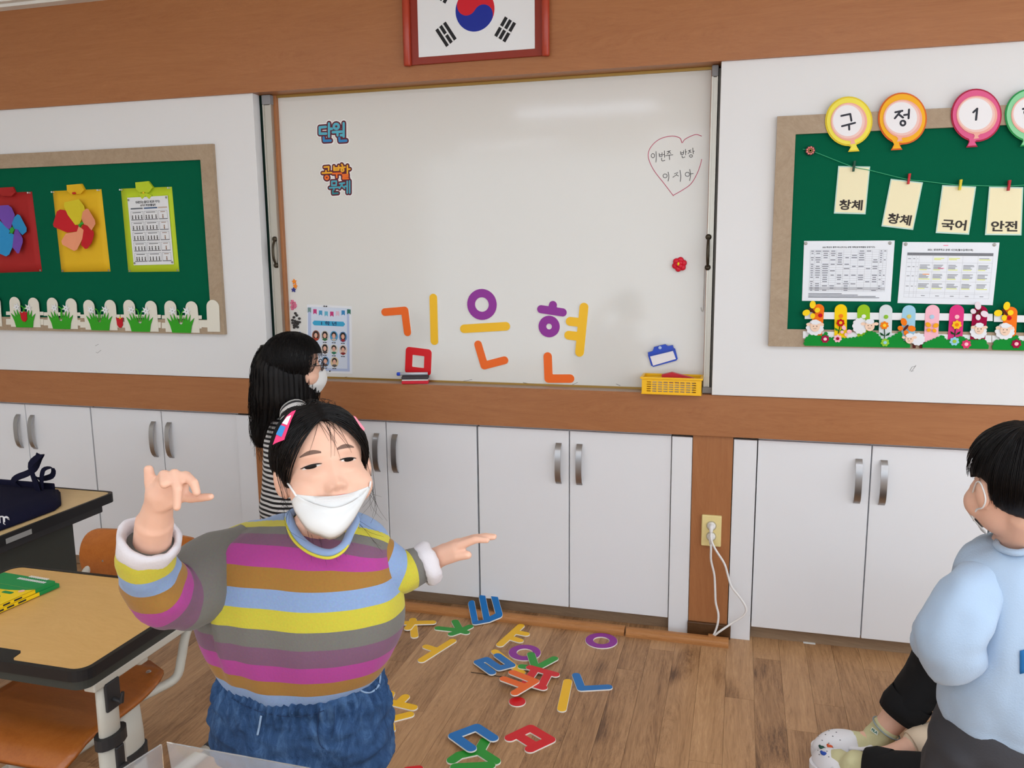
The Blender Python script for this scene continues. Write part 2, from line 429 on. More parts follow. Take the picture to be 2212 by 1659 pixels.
cabinet(0.869, 1.262, 1.655, 'white two-door cabinet hidden behind the boy in blue')

# ------------------------------------------------------------------ socket and two white cords on the post
so = thing('wall_socket', (-0.082, 3.13, 0.36), 'cream double wall socket on the wooden post', 'socket')
sk = mat('socket_cream', (232, 214, 150), 0.4)
x0, z1 = wx(1516, 1112, 3.12), wz(1516, 1112, 3.12); x1, z0 = wx(1557, 1182, 3.12), wz(1557, 1182, 3.12)
mk('plate', box(x0, x1, 3.118, 3.133, z0, z1, 0.004), sk, so)
cx = (x0 + x1) / 2
for zz in (z0 + 0.083, z0 + 0.041):
    mk('socket_hole', lathe([(0.019, 0.0), (0.019, -0.003), (0.016, -0.003), (0.0155, 0.004)], (cx, 3.1185, zz), 'Y', 24), mat('socket_inner', (190, 178, 140), 0.5), so)
cordm = mat('white_cord', (232, 230, 228), 0.4)
def zp(x, y): return (1420 + x / 3.19, 900 + y / 3.19)
def cordpts(P, Ys): return [at(*zp(x, y), Y) for (x, y), Y in zip(P, Ys)]
for P, Ys, pz, lab in (([(370, 800), (372, 850), (400, 915), (460, 1010), (485, 1090), (510, 1170), (575, 1255), (612, 1325), (590, 1375), (520, 1420), (430, 1480), (388, 1515)], [3.086, 3.078, 3.078, 3.086, 3.09, 3.09, 3.09, 3.09, 3.09, 3.09, 3.08, 3.085], 0, 'white plug and cord looping out sideways from the upper socket'),
                   ([(368, 880), (370, 915), (370, 990), (392, 1090), (398, 1190), (402, 1280), (420, 1360), (415, 1430), (395, 1490), (383, 1512)], [3.10, 3.085, 3.09, 3.10, 3.10, 3.10, 3.095, 3.09, 3.09, 3.085], 1, 'white plug and cord hanging straight from the lower socket')):
    pts = cordpts(P, Ys); pts[-1][2] = max(pts[-1][2], 0.024)
    t = thing('power_cord', tuple(pts[-1]), lab, 'cord', 'white power cords on the post')
    mk('cord', tube(smooth_path(pts, 5), 0.0042, 8), cordm, t, smooth=True)
    a = pts[0]; zz = z0 + (0.083 if pz == 0 else 0.041)
    pl = mk('plug', join(lathe([(0.0, 0.006), (0.0155, 0.006), (0.0155, -0.006), (0.010, -0.014), (0.0, -0.014)], (cx, 3.119, zz), 'Y', 20),
                    tube([(cx, 3.108, zz + 0.008), (cx, 3.100, zz - 0.004), tuple(a)], [0.009, 0.0085, 0.0055], 8)), cordm, t, smooth=True)
    if pz: mk('cable_clip', box(pts[-1][0] - 0.018, pts[-1][0] + 0.012, pts[-1][1] - 0.008, pts[-1][1] + 0.008, 0.022, 0.030, 0.001), qr, t)
# ================================================================== WHITEBOARD
def px_poly(P, Y): return [(p[0], p[2]) for p in [at(x, y, Y) for x, y in P]]
def pts2(P, Y): return [tuple(at(x, y, Y)[[0, 2]]) for x, y in P]
def zoomer(ox, oy, s): return lambda P: [(ox + x / s, oy + y / s) for x, y in P]
xl, xr = wx(601, 500, WB) + 0.0, 0
A_ = at(600, 212, WB); B_ = at(1538, 150, WB)
wbx0, wbx1, wbz0, wbz1 = A_[0], B_[0], 0.968, 2.136
board = mat('whiteboard_enamel', (220, 219, 214), 0.09, spec=0.6)
alu = mat('aluminium', (188, 184, 174), 0.4, 0.75)
brass = mat('brass_line', (168, 134, 70), 0.4, 0.6)
wbt = thing('whiteboard', ((wbx0 + wbx1) / 2, WB, 0.96), 'large white magnetic board set into the wall between two white panels', 'whiteboard')
mk('writing_surface', box(wbx0, wbx1, WB, WB + 0.02, wbz0, wbz1), board, wbt)
mk('edge_strip', box(wx(588, 210, 3.175), wbx0 + 0.001, 3.172, 3.21, 0.962, 2.14, 0.002), postw, wbt)
mk('edge_strip', box(wbx1 - 0.001, wbx1 + 0.006, 3.176, 3.21, 0.962, 2.14), postw, wbt)
for a, b in ((wx(571, 210, 3.165), wx(587, 210, 3.165)), (wx(1540, 160, 3.165), wx(1551, 160, 3.165))):
    r_ = mk('sliding_rail', join(box(a, b, 3.155, 3.21, 0.962, 2.10, 0.002), box(a - 0.003, a + 0.003, 3.150, 3.21, 0.962, 2.10), box(b - 0.003, b + 0.001, 3.150, 3.21, 0.962, 2.10)), alu, wbt)
    mk('rail_cap', box(a - 0.003, b + 0.002, 3.146, 3.21, 2.10, 2.138, 0.003), mat('grey_plastic', (140, 140, 142), 0.5), r_)
    zc_ = wz((a > -1) and 1532 or 596, 545, 3.15)
    xm = (a + b) / 2 - (0.008 if a > -1 else -0.004)
    hp = [(0.0, zc_ + 0.058), (-0.006, zc_ + 0.045), (-0.016, zc_ + 0.025), (-0.019, zc_), (-0.016, zc_ - 0.025), (-0.006, zc_ - 0.045), (0.0, zc_ - 0.058)]
    mk('pull_handle', join(tube(smooth_path([(xm, 3.150 + d, z) for d, z in hp], 4), [0.004 + 0.002 * math.sin(math.pi * i / 24) for i in range(25)], 8),
                           lathe([(0.011, 0.004), (0.011, -0.004), (0.004, -0.007)], (xm, 3.151, zc_ + 0.055), 'Y', 10), lathe([(0.011, 0.004), (0.011, -0.004), (0.004, -0.007)], (xm, 3.151, zc_ - 0.055), 'Y', 10)),
       mat('old_bronze', (74, 66, 54), 0.4, 0.8), r_, smooth=True)
mk('outer_rail', box(wx(1553, 160, 3.165), XR + 0.01, 3.17, 3.21, 0.962, 2.13), mat('dark_alu', (96, 92, 86), 0.45, 0.7), wbt)
mk('foot_block', box(wx(1517, 826, 3.15), XR, 3.14, 3.2, 0.961, 0.985, 0.004), mat('grey_plastic', (140, 140, 142), 0.5), wbt)
mk('bottom_track', box(wbx0, wbx1, 3.184, 3.2, 0.961, 0.969), brass, wbt)
mk('top_track', box(wbx0, wbx1, 3.180, 3.2, 2.130, 2.1395), brass, wbt)
mk('ledge_strip', box(wbx0, wbx1, 3.126, 3.19, 0.9595, 0.9612), mat('ledge_strip', (172, 150, 134), 0.45), wbt)
# hand-drawn marker: a pink heart and two lines of writing
hz = zoomer(1320, 120, 4.147)
ink = mat('black_ink', (44, 44, 46), 0.6); pink_ink = mat('pink_ink', (196, 76, 108), 0.6)
def ink_lines(lines, r, m, nm):
    S = []
    for ln, crv in lines:
        P = [at(x, y, WB - 0.0004) for x, y in hz(ln)]
        S.append(tube(smooth_path(P, 5) if crv else P, r, 5, flat=1.0))
    return mk(nm, join(*S), m, wbt, kind='stuff')
heart1 = [(812, 722), (765, 708), (715, 722), (660, 752), (636, 782), (622, 745), (590, 728), (540, 722), (470, 735), (410, 765), (360, 815), (335, 870), (340, 935), (385, 1030), (470, 1140), (560, 1258)]
heart2 = [(556, 1252), (640, 1205), (715, 1150), (770, 1060), (800, 980), (812, 928)]
ink_lines([(heart1, 1), (heart2, 1)], 0.0013, pink_ink, 'heart_drawing')
def circ(x, y, a, b, n=12): return [(x + a * math.cos(2 * math.pi * i / n), y + b * math.sin(2 * math.pi * i / n)) for i in range(n + 1)]
wr = [(circ(375, 897, 15, 18), 1), ([(402, 858), (406, 910), (401, 957)], 1),
      ([(430, 875), (434, 905)], 0), ([(456, 868), (457, 903)], 0), ([(432, 890), (456, 887)], 0), ([(434, 906), (457, 903)], 0), ([(462, 888), (476, 886)], 0), ([(478, 852), (480, 915)], 0), ([(452, 915), (456, 943), (484, 938)], 1),
      ([(500, 862), (535, 852)], 0), ([(520, 858), (512, 875), (500, 884)], 1), ([(520, 862), (536, 878)], 0), ([(486, 898), (555, 888)], 0), ([(522, 895), (524, 934)], 0),
      ([(622, 858), (626, 888)], 0), ([(650, 850), (648, 884)], 0), ([(624, 874), (650, 868)], 0), ([(626, 889), (648, 884)], 0), ([(666, 838), (667, 892)], 0), ([(667, 864), (680, 862)], 0), ([(636, 896), (640, 915), (664, 908)], 1),
      ([(690, 855), (716, 845)], 0), ([(706, 850), (698, 870), (688, 880)], 1), ([(706, 858), (718, 872)], 0), ([(732, 826), (736, 882)], 0), ([(735, 858), (748, 856)], 0), (circ(716, 900, 13, 11), 1),
      (circ(484, 1078, 18, 17), 1), ([(510, 1042), (518, 1085), (510, 1126)], 1),
      ([(566, 1060), (600, 1046), (584, 1070), (552, 1092)], 0), ([(584, 1068), (606, 1080)], 0), ([(617, 1026), (624, 1080), (620, 1130)], 1),
      (circ(684, 1064, 20, 18), 1), ([(704, 1018), (712, 1070), (703, 1122)], 1), ([(712, 1060), (738, 1056)], 0)]
ink_lines(wr, 0.0011, ink, 'marker_writing')
sm = zoomer(800, 600, 4.254)
ink_lines([([((x - 1320) * 4.147, (y - 120) * 4.147) for x, y in [(a, b + 0.6 * math.sin(a))]] * 1 + [((x1_ - 1320) * 4.147, (y1_ - 120) * 4.147)], 0) for (a, b), (x1_, y1_) in
           [((735, 816), (750, 814)), ((790, 817), (805, 821)), ((1000, 823), (1020, 820)), ((1130, 827), (1150, 830)), ((1200, 832), (1225, 835)), ((1236, 832), (1248, 826)), ((1331, 830), (1340, 833)), ((905, 812), (920, 815))]], 0.0007, ink, 'marker_smudge')
# green chalkboard slid behind the left panel
mk('chalkboard', box(-3.2, wx(572, 300, 3.172) + 0.004, 3.168, 3.2, 0.962, 2.139), mat('chalk_green', (12, 46, 38), 0.6), label='dark green chalkboard edge showing behind the white panel beside the whiteboard', cat='chalkboard')

# ---- foam letters
COL = {'orange': (238, 104, 22), 'yellow': (244, 190, 26), 'red': (214, 22, 32), 'purple': (142, 40, 150), 'blue': (22, 112, 184), 'green': (40, 150, 50)}
def lcol(c): return mat('foam_' + c, COL[c], 0.38, spec=0.4)
foamw = mat('foam_white', (236, 232, 224), 0.6)
def wall_letter(label, colour, strokes, rpx, Y=WB, name='magnet_letter'):
    S = []
    for s in strokes:
        if s[0] == 'ring':
            c = at(*sm([s[1]])[0], Y); e = at(*sm([(s[1][0] + s[2], s[1][1])])[0], Y); S.append(ring_stroke((c[0], c[2]), abs(e[0] - c[0])))
        else: S.append(pts2(sm(s), Y))
    k = at(*sm([(1000, 500)])[0], Y); k2 = at(*sm([(1000 + rpx, 500)])[0], Y); r = abs(k2[0] - k[0])
    L = outline(S, r)
    a = np.array([p for l in L for p in l]); t = thing(name, ((a[:, 0].min() + a[:, 0].max()) / 2, Y - 0.003, a[:, 1].min()), label, 'letter', 'foam letters stuck on the whiteboard')
    mk('foam_back', slab(L, wallmap(Y, 0.004)), foamw, t)
    mk('colour_face', slab(outline(S, r - 0.0006), wallmap(Y - 0.004, 0.0012)), lcol(colour), t)
wall_letter('orange foam letter bent like a seven beside the long upright yellow bar', 'orange', [[(138, 315), (320, 300), (345, 500)]], 36)
wall_letter('long upright yellow foam bar above the red square letter', 'yellow', [[(582, 183), (592, 580)]], 37)
wall_letter('red square foam ring letter above the board eraser', 'red', [[(362, 668), (534, 690), (528, 866), (354, 846), (362, 668)]], 35)
wall_letter('large purple foam ring above the level yellow bar', 'purple', [('ring', (1028, 245), 100)], 37)
wall_letter('level yellow foam bar under the large purple ring', 'yellow', [[(865, 468), (1248, 445)]], 39)
wall_letter('tilted orange foam corner letter under the level yellow bar', 'orange', [[(993, 612), (1050, 805), (1235, 757)]], 36)
wall_letter('purple foam bar with a stub on top, above the small purple ring', 'purple', [[(1572, 288), (1770, 318)], [(1680, 250), (1672, 300)]], 36)
wall_letter('small purple foam ring beside the yellow two-armed letter', 'purple', [('ring', (1645, 447), 62)], 35)
wall_letter('yellow foam upright with two arms pointing at the small purple ring', 'yellow', [[(1965, 270), (1925, 683)], [(1838, 400), (1948, 412)], [(1825, 527), (1938, 540)]], 39)
wall_letter('square-set orange foam corner letter standing on the board\'s bottom edge', 'orange', [[(1632, 722), (1640, 925), (1838, 925)]], 38)

# ---- printed word magnets: layered outlines
st = zoomer(560, 180, 4.88)
def word_magnet(label, groups, r, name='word_magnet'):
    allS = [pts2(st(s), WB) for g in groups for s in g[1]]
    a = np.array([p for l in allS for p in l]); t = thing(name, ((a[:, 0].min() + a[:, 0].max()) / 2, WB - 0.002, a[:, 1].min()), label, 'magnet', 'printed word magnets')
    u = abs(wx(700, 300, WB) - wx(700 + 1 / 4.88, 300, WB))
    mk('white_backing', slab(outline(allS, (r + 24) * u, 3 * u), wallmap(WB, 0.0014)), mat('print_white', (238, 238, 236), 0.4), t)
    mk('dark_outline', slab(outline(allS, (r + 14) * u, 3 * u), wallmap(WB - 0.0014, 0.0006)), mat('print_maroon', (92, 14, 38), 0.4), t)
    for nm, S, c in groups:
        mk(nm, slab(outline([pts2(st(s), WB) for s in S], r * u, 2 * u), wallmap(WB - 0.002, 0.0006)), mat('print_%d_%d_%d' % c, c, 0.4), t, kind='stuff')
def circ0(x, y, r, n=16): return circ(x, y, r, r, n)
word_magnet('printed magnet with two pale blue Hangul syllables in maroon outline', [
    ('lettering', [[(705, 460), (640, 465), (640, 532), (708, 530)], [(738, 425), (738, 562)], [(738, 482), (770, 480)], circ0(815, 455, 26), [(778, 516), (872, 510)], [(828, 515), (828, 548)], [(893, 422), (893, 562)], [(862, 548), (893, 546)]], (84, 176, 198)),
    ('lettering', [[(682, 572), (685, 608), (755, 604)], [(846, 576), (850, 610), (920, 605)]], (40, 130, 190))], 12)
word_magnet('printed magnet with orange and teal Hangul syllables in maroon outline', [
    ('lettering', [[(688, 884), (736, 880), (734, 916)], [(706, 922), (706, 942)], [(668, 947), (764, 942)], [(790, 874), (790, 916), (840, 914), (840, 870)], [(790, 894), (840, 892)], [(872, 856), (880, 868)], [(852, 890), (908, 884)], circ0(880, 914, 14), [(932, 868), (932, 950)], [(932, 906), (958, 905)]], (242, 176, 34)),
    ('lettering', [circ0(715, 994, 18), [(778, 952), (868, 948)], [(818, 952), (820, 992)], [(880, 966), (936, 962), (936, 982), (886, 986), (886, 1006), (940, 1003)]], (240, 112, 26)),
    ('lettering', [[(768, 1034), (816, 1032), (814, 1074), (768, 1076), (768, 1034)], [(744, 1102), (842, 1096)], [(790, 1100), (790, 1122)], [(850, 1058), (902, 1050)], [(880, 1056), (848, 1108)], [(874, 1078), (902, 1106)], [(906, 1086), (928, 1084)], [(930, 1034), (930, 1156)], [(956, 1030), (956, 1156)]], (70, 164, 184)),
    ('lettering', [[(778, 1130), (778, 1162), (832, 1158)]], (30, 130, 140))], 8)

# ---- small magnets
def star(c, r, k=0.45, a0=math.pi / 2): return [(c[0] + (r if i % 2 == 0 else r * k) * math.cos(a0 + math.pi * i / 5), c[1] + (r if i % 2 == 0 else r * k) * math.sin(a0 + math.pi * i / 5)) for i in range(10)]
ms = zoomer(580, 560, 5.184)
for p, c, nm, a0 in (((292, 250), (244, 140, 24), 'upper orange star magnet in the row of stars', 1.7), ((303, 300), (244, 140, 24), 'orange star magnet right above the navy star', 1.3), ((285, 342), (34, 44, 130), 'small navy star magnet under the orange stars', 1.5)):
    q = at(*ms([p])[0], WB)
    mk('star_magnet', slab([star((q[0], q[2]), 0.0115, 0.5, a0)], wallmap(WB, 0.006)), mat('star_%d' % c[0], c, 0.35), label=nm, cat='magnet', group='star magnets')
pinkm = mat('pink_magnet', (222, 120, 150), 0.4); darkm = mat('dark_magnet', (62, 58, 56), 0.35)
for P, m, lab, grp in (([(270, 467), (262, 490), (295, 488), (304, 512), (276, 515), (265, 535), (296, 538), (272, 556), (305, 525)], pinkm, 'tiny round pink magnet in the pink cluster', 'pink magnets'),
                       ([(305, 605), (320, 628), (288, 650), (350, 664), (272, 682), (300, 690), (328, 700), (352, 704), (275, 712), (305, 718), (330, 726), (290, 740), (315, 748), (330, 760), (292, 764)], darkm, 'tiny round dark magnet in the dark cluster', 'dark magnets')):
    for p in P:
        q = at(*ms([p])[0], WB)
        mk('round_magnet', lathe([(0.0055, 0), (0.0055, -0.006), (0.004, -0.0075), (0.0022, -0.007), (0.0022, -0.004), (0.0, -0.004)], (q[0], WB, q[2]), 'Y', 12), m, label=lab, cat='magnet', group=grp)
q = at(*ms([(350, 832)])[0], WB)
mk('round_magnet', lathe([(0.008, 0), (0.008, -0.006), (0.005, -0.009), (0, -0.009)], (q[0], WB, q[2]), 'Y', 14), mat('star_34', (34, 44, 130)), label='single blue round magnet under the dark cluster', cat='magnet')
# red flower magnet
q = at(1468, 571, WB); fm = thing('flower_magnet', (q[0], WB - 0.01, q[2] - 0.026), 'red rose-shaped magnet with a yellow centre on the whiteboard', 'magnet')
rm = mat('flower_red', (214, 24, 50), 0.4)
for i in range(6):
    a = i * math.pi / 3 + 0.3
    mk('petal', ellipsoid((q[0] + 0.016 * math.cos(a), WB - 0.009, q[2] + 0.016 * math.sin(a)), 0.0125, 0.0085, 0.0125, 2), rm, fm, smooth=True)
for i in range(3):
    a = i * 2.1 + 1
    mk('petal', ellipsoid((q[0] + 0.007 * math.cos(a), WB - 0.015, q[2] + 0.007 * math.sin(a)), 0.010, 0.007, 0.010, 2), rm, fm, smooth=True)
mk('centre', ellipsoid((q[0] - 0.003, WB - 0.022, q[2] + 0.002), 0.004, 0.004, 0.007, 2), mat('flower_yellow', (244, 208, 40), 0.4), fm, smooth=True)
# blue magnetic clip
cz = zoomer(1320, 500, 4.147)
q = at(*cz([(465, 1210)])[0], WB); t = thing('magnetic_clip', (q[0], WB - 0.01, q[2]), 'blue plastic magnetic clip with a white name field', 'clip')
bl = mat('clip_blue', (18, 66, 186), 0.25, spec=0.5)
mk('body', slab([px_poly(cz([(335, 1085), (550, 1035), (575, 1050), (598, 1140), (585, 1155), (380, 1210), (362, 1200), (333, 1110)]), WB)], wallmap(WB, 0.007)), bl, t)
mk('name_field', slab([px_poly(cz([(352, 1118), (556, 1068), (582, 1140), (378, 1200)]), WB)], wallmap(WB - 0.007, 0.001)), mat('clip_white', (236, 232, 232), 0.4), t)
mk('jaw', slab([px_poly(cz([(333, 1080), (375, 1068), (390, 1030), (488, 1006), (512, 1022), (556, 1014), (566, 1050), (342, 1106)]), WB)], wallmap(WB - 0.006, 0.012)), bl, t)
mk('rivet', lathe([(0.006, 0), (0.006, -0.003), (0.0, -0.004)], (*at(*cz([(443, 1036)])[0], WB)[:1], WB - 0.018, at(*cz([(443, 1036)])[0], WB)[2]), 'Y', 12), mat('clip_pale', (170, 190, 224), 0.3), t)

# ---- class poster with oval photographs
pc = [ms([p])[0] for p in ((430, 505), (930, 528), (938, 1280), (428, 1268))]
t = thing('class_poster', tuple(at(*pc[2], WB) * np.array([1, 0, 1]) + np.array([-0.09, WB - 0.002, 0])), 'laminated class poster with bunting and oval portrait photos on the whiteboard', 'poster')
f0 = quad(pc, WB, 0, 0.001); mk('paper', sheet(f0), mat('poster_white', (228, 230, 234), 0.3), t)
f1 = quad(pc, WB, 0.001, 0.0004); f2 = quad(pc, WB, 0.0014, 0.0004); f3 = quad(pc, WB, 0.0018, 0.0004); f4 = quad(pc, WB, 0.0022, 0.0004)
mk('blue_ground', slab([[(0.03, 0.03), (0.95, 0.03), (0.95, 0.96), (0.03, 0.96)]], f1), mat('poster_blue', (176, 190, 222), 0.4), t)
mk('inner_card', slab([[(0.10, 0.07), (0.90, 0.07), (0.90, 0.97), (0.10, 0.97)]], f2), mat('poster_pale', (208, 218, 234), 0.4), t)
mk('title_banner', slab([[(0.13, 0.735), (0.17, 0.70), (0.82, 0.70), (0.86, 0.735), (0.82, 0.77), (0.17, 0.77)]], f3), mat('poster_cyan', (52, 164, 206), 0.4), t)
mk('title', text('1 학 년', (0.33, 0.708, 0.67, 0.765), f4, 0.02), mat('print_navy', (28, 34, 84), 0.5), t, recalc=False)
fl_cols = [(110, 140, 140), (192, 52, 118), (70, 150, 190), (100, 178, 204), (192, 52, 118), (222, 190, 206), (50, 130, 184), (40, 110, 90)]
for i, c in enumerate(fl_cols):
    u = 0.06 + i * 0.126; dv = -0.05 * math.sin(math.pi * i / 7); v = 0.955 + dv * 0.9
    mk('bunting_flag', slab([[(u - 0.035, v), (u + 0.04, v), (u + 0.04, v - 0.075), (u + 0.002, v - 0.055), (u - 0.035, v - 0.075)]], f3), mat('bunting_%d_%d' % c[:2], c, 0.5), t)
hairc = mat('photo_hair', (30, 24, 24), 0.6); facec = mat('photo_face', (222, 172, 150), 0.6)
tops = [(176, 60, 40), (46, 110, 70), (196, 186, 170), (150, 30, 40), (60, 50, 50), (40, 120, 90), (130, 30, 34), (90, 70, 60), (80, 80, 84)]
bgs = [(150, 90, 70), (200, 196, 186), (80, 150, 190), (90, 140, 190), (216, 206, 196), (214, 210, 200), (220, 200, 190), (110, 150, 190), (214, 190, 150)]
k = 0
for (pu, pv) in [(0.21, 0.55), (0.41, 0.55), (0.61, 0.55), (0.81, 0.545), (0.41, 0.36), (0.61, 0.355), (0.81, 0.35), (0.42, 0.17), (0.62, 0.165)]:
    ov = circle((pu, pv), 0.088, 20, 0.078)
    o = mk('portrait', slab([ov], f3), mat('photo_bg_%d' % k, bgs[k], 0.4), t)
    def clip_(L): return [(u, v) for u, v in L if True]
    mk('clothing', slab([[(pu - 0.06, pv - 0.052), (pu - 0.03, pv - 0.035), (pu + 0.03, pv - 0.035), (pu + 0.06, pv - 0.052), (pu, pv - 0.076)]], f4), mat('photo_top_%d' % k, tops[k], 0.6), o)
    f5 = quad(pc, WB, 0.0026, 0.0003)
    mk('hair', slab([circle((pu, pv + 0.022), 0.055, 14, 0.042) if k in (2, 5, 6, 7, 8) else [(pu - 0.052, pv - 0.035), (pu + 0.052, pv - 0.035), (pu + 0.06, pv + 0.03), (pu + 0.03, pv + 0.065), (pu - 0.03, pv + 0.065), (pu - 0.06, pv + 0.03)]], f4), hairc, o)
    mk('face', slab([circle((pu, pv + 0.004), 0.037, 14, 0.036)], f5), facec, o)
    mk('name_print', rects(f4, [(pu - 0.045, pv - 0.102, pu - 0.01, pv - 0.09), (pu - 0.004, pv - 0.102, pu + 0.04, pv - 0.09)]), ink, t, recalc=False)
    k += 1
for u, v in ((0.40, 0.985), (0.45, 0.985), (0.52, 0.03)):
    q = f1(u, v, 1); mk('pin_magnet', lathe([(0.003, 0), (0.003, -0.004), (0, -0.005)], q, 'Y', 8), darkm, t)

# ---- eraser and marker on the ledge
ez = sm
q = at(*ez([(400, 1000)])[0], 3.14)
t = thing('board_eraser', (q[0], 3.15, 0.961), 'white board eraser with dark felt top and red base on the ledge', 'eraser')
ang = math.radians(-8)
def er(z0, z1, g=0): return rot_about(box(q[0] - 0.048 + g, q[0] + 0.062 - g, 3.118 + g, 3.166 - g, z0, z1, 0.003), (q[0], 3.14, z0), 'Z', math.radians(16))
mk('red_base', er(0.9612, 0.974), mat('eraser_red', (204, 20, 44), 0.4), t); mk('white_band', er(0.974, 0.980, 0.001), mat('eraser_white', (232, 228, 224), 0.5), t); mk('felt_pad', er(0.980, 0.993), mat('eraser_felt', (66, 62, 66), 0.9), t)
a = at(*ez([(278, 909)])[0], 3.14); b = at(*ez([(400, 903)])[0], 3.15)
t = thing('marker_pen', tuple(a), 'silver marker pen with a blue cap lying on the eraser', 'marker')
zz = 0.993 + 0.0065; A1 = Vector((a[0], 3.13, zz)); B1 = Vector((a[0] + 0.11, 3.165, zz)); dd = (B1 - A1).normalized()
mk('barrel', tube([A1, B1], 0.0065, 12), mat('marker_silver', (196, 198, 206), 0.3, 0.3), t, smooth=True)
mk('cap', tube([A1 - dd * 0.012, A1 - dd * 0.010, A1 + dd * 0.002], [0.004, 0.0075, 0.0075], 12), mat('marker_blue', (24, 66, 190), 0.35), t, smooth=True)

# ---- yellow basket on the ledge with a red-handled glue/stapler lying in it
def bz(x, y, Y): return at(*cz([(x, y)])[0], Y)
bx0, bx1 = bz(278, 1460, 3.10)[0], bz(806, 1460, 3.10)[0]; by0, by1 = 3.085, 3.180; bzb, bzt = 0.961, 1.022
t = thing('pencil_basket', ((bx0 + bx1) / 2, 3.13, bzb), 'yellow slotted plastic basket on the board ledge', 'basket')
yb = mat('basket_yellow', (246, 190, 20), 0.35, spec=0.45)
def slotted(axis, fixed, lo, hi, nslot, rows):
    out = []; th = 0.003
    zs = [bzb + 0.010 + i * 0.0085 for i in range(rows)]
    W = hi - lo; m = 0.016; sw = (W - 2 * m) / nslot
    loops = [[(lo, bzb), (hi, bzb), (hi, bzt), (lo, bzt)]]
    for z in zs:
        for i in range(nslot):
            u0 = lo + m + sw * i + sw * 0.12; u1 = u0 + sw * 0.76; loops.append([(u0, z), (u1, z), (u1, z + 0.0042), (u0, z + 0.0042)])
    if axis == 'X': return slab(loops, lambda u, v, h: (u, fixed + th * h, v))
    return slab(loops, lambda u, v, h: (fixed + th * h, u, v))
mk('side', slotted('X', by0, bx0, bx1, 9, 5), yb, t); mk('side', slotted('X', by1 - 0.003, bx0, bx1, 9, 5), yb, t)
mk('side', slotted('Y', bx0, by0 + 0.003, by1 - 0.003, 4, 5), yb, t); mk('side', slotted('Y', bx1 - 0.003, by0 + 0.003, by1 - 0.003, 4, 5), yb, t)
mk('bottom', box(bx0 - 0.002, bx1 + 0.002, by0 - 0.002, by1 + 0.002, bzb, bzb + 0.004, 0.001), yb, t)
e = 0.006
mk('rim', join(box(bx0 - e, bx1 + e, by0 - e, by0 + 0.004, bzt - 0.003, bzt + 0.004, 0.0015), box(bx0 - e, bx1 + e, by1 - 0.004, by1 + e, bzt - 0.003, bzt + 0.004, 0.0015),
               box(bx0 - e, bx0 + 0.004, by0 + 0.004, by1 - 0.004, bzt - 0.003, bzt + 0.004, 0.0015), box(bx1 - 0.004, bx1 + e, by0 + 0.004, by1 - 0.004, bzt - 0.003, bzt + 0.004, 0.0015)), yb, t)
q0 = bz(455, 1290, 3.14); q1 = bz(765, 1318, 3.13)
pl = px_poly(cz([(455, 1275), (545, 1254), (745, 1308), (742, 1325), (560, 1345), (458, 1318)]), 3.13)
gz_ = min(v for u, v in pl) - 0.002          # the handle rests on the box
mk('paper_clip_box', box(bx0 + 0.03, bx1 - 0.03, by0 + 0.014, by1 - 0.016, bzb + 0.004, gz_ + 0.0008, 0.004), mat('clutter_white', (214, 206, 200), 0.5), label='pale box lying at the bottom of the yellow basket', cat='box')
t = thing('plastic_handle', (q0[0] + 0.06, 3.13, gz_), 'red plastic handle lying in the yellow basket', 'handle')
mk('grip', slab([pl], lambda u, v, h: (u, 3.118 + 0.022 * (1 - h), v - 0.002)), mat('handle_red', (192, 30, 44), 0.4), t)
mk('tip', slab([px_poly(cz([(742, 1310), (768, 1312), (768, 1322), (742, 1325)]), 3.13)], lambda u, v, h: (u, 3.122 + 0.012 * (1 - h), v - 0.002)), mat('tip_cream', (226, 220, 196), 0.4), t)

hk = [at(*cz([q_])[0], WB - 0.003) for q_ in ((836, 330), (834, 450), (828, 600), (826, 690), (818, 716), (808, 700), (806, 680))]
mk('hook_wire', tube(smooth_path(hk, 4), 0.0016, 6), mat('wire_pale', (206, 204, 198), 0.4), label='thin pale wire hook hanging at the whiteboard edge beside the rail', cat='wire')
# ---- flag in a red scroll frame on the header beam
FY = 3.098
fr = mat('frame_red', (140, 44, 26), 0.35, spec=0.45); fr2 = mat('frame_red_pole', (170, 58, 34), 0.3, spec=0.5)
fx0, fx1, fz0, fz1 = -1.262, -0.703, 2.194, 2.585
t = thing('flag_frame', ((fx0 + fx1) / 2, FY - 0.02, fz0), 'framed white flag with red and blue disc in a red scroll frame', 'flag')
mk('backboard', box(fx0 + 0.01, fx1 - 0.01, FY - 0.012, FY, fz0 + 0.004, fz1, 0.002), fr, t)
for xx in (fx0 + 0.008, fx1 - 0.012):
    mk('scroll_pole', lathe([(0.012, fz0), (0.0145, fz0 + 0.003), (0.0145, fz1), (0.01, fz1 + 0.004)], (xx, FY - 0.018, 0), 'Z', 16), fr2, t, smooth=True)
gx0, gx1, gz0, gz1 = -1.2085, -0.756, 2.2235, 2.525
mk('flag_sheet', box(gx0, gx1, FY - 0.016, FY - 0.0115, gz0, gz1), mat('flag_white', (232, 234, 236), 0.4), t)
gc = ((gx0 + gx1) / 2, (gz0 + gz1) / 2 - 0.0); R_ = (gz1 - gz0) / 4
th0 = math.radians(-33.7 + 0)
d1 = (math.cos(math.radians(33.7)), -math.sin(math.radians(33.7)))     # diagonal from upper hoist to lower fly
def rotp(p, a): return (gc[0] + p[0] * math.cos(a) - p[1] * math.sin(a), gc[1] + p[0] * math.sin(a) + p[1] * math.cos(a))
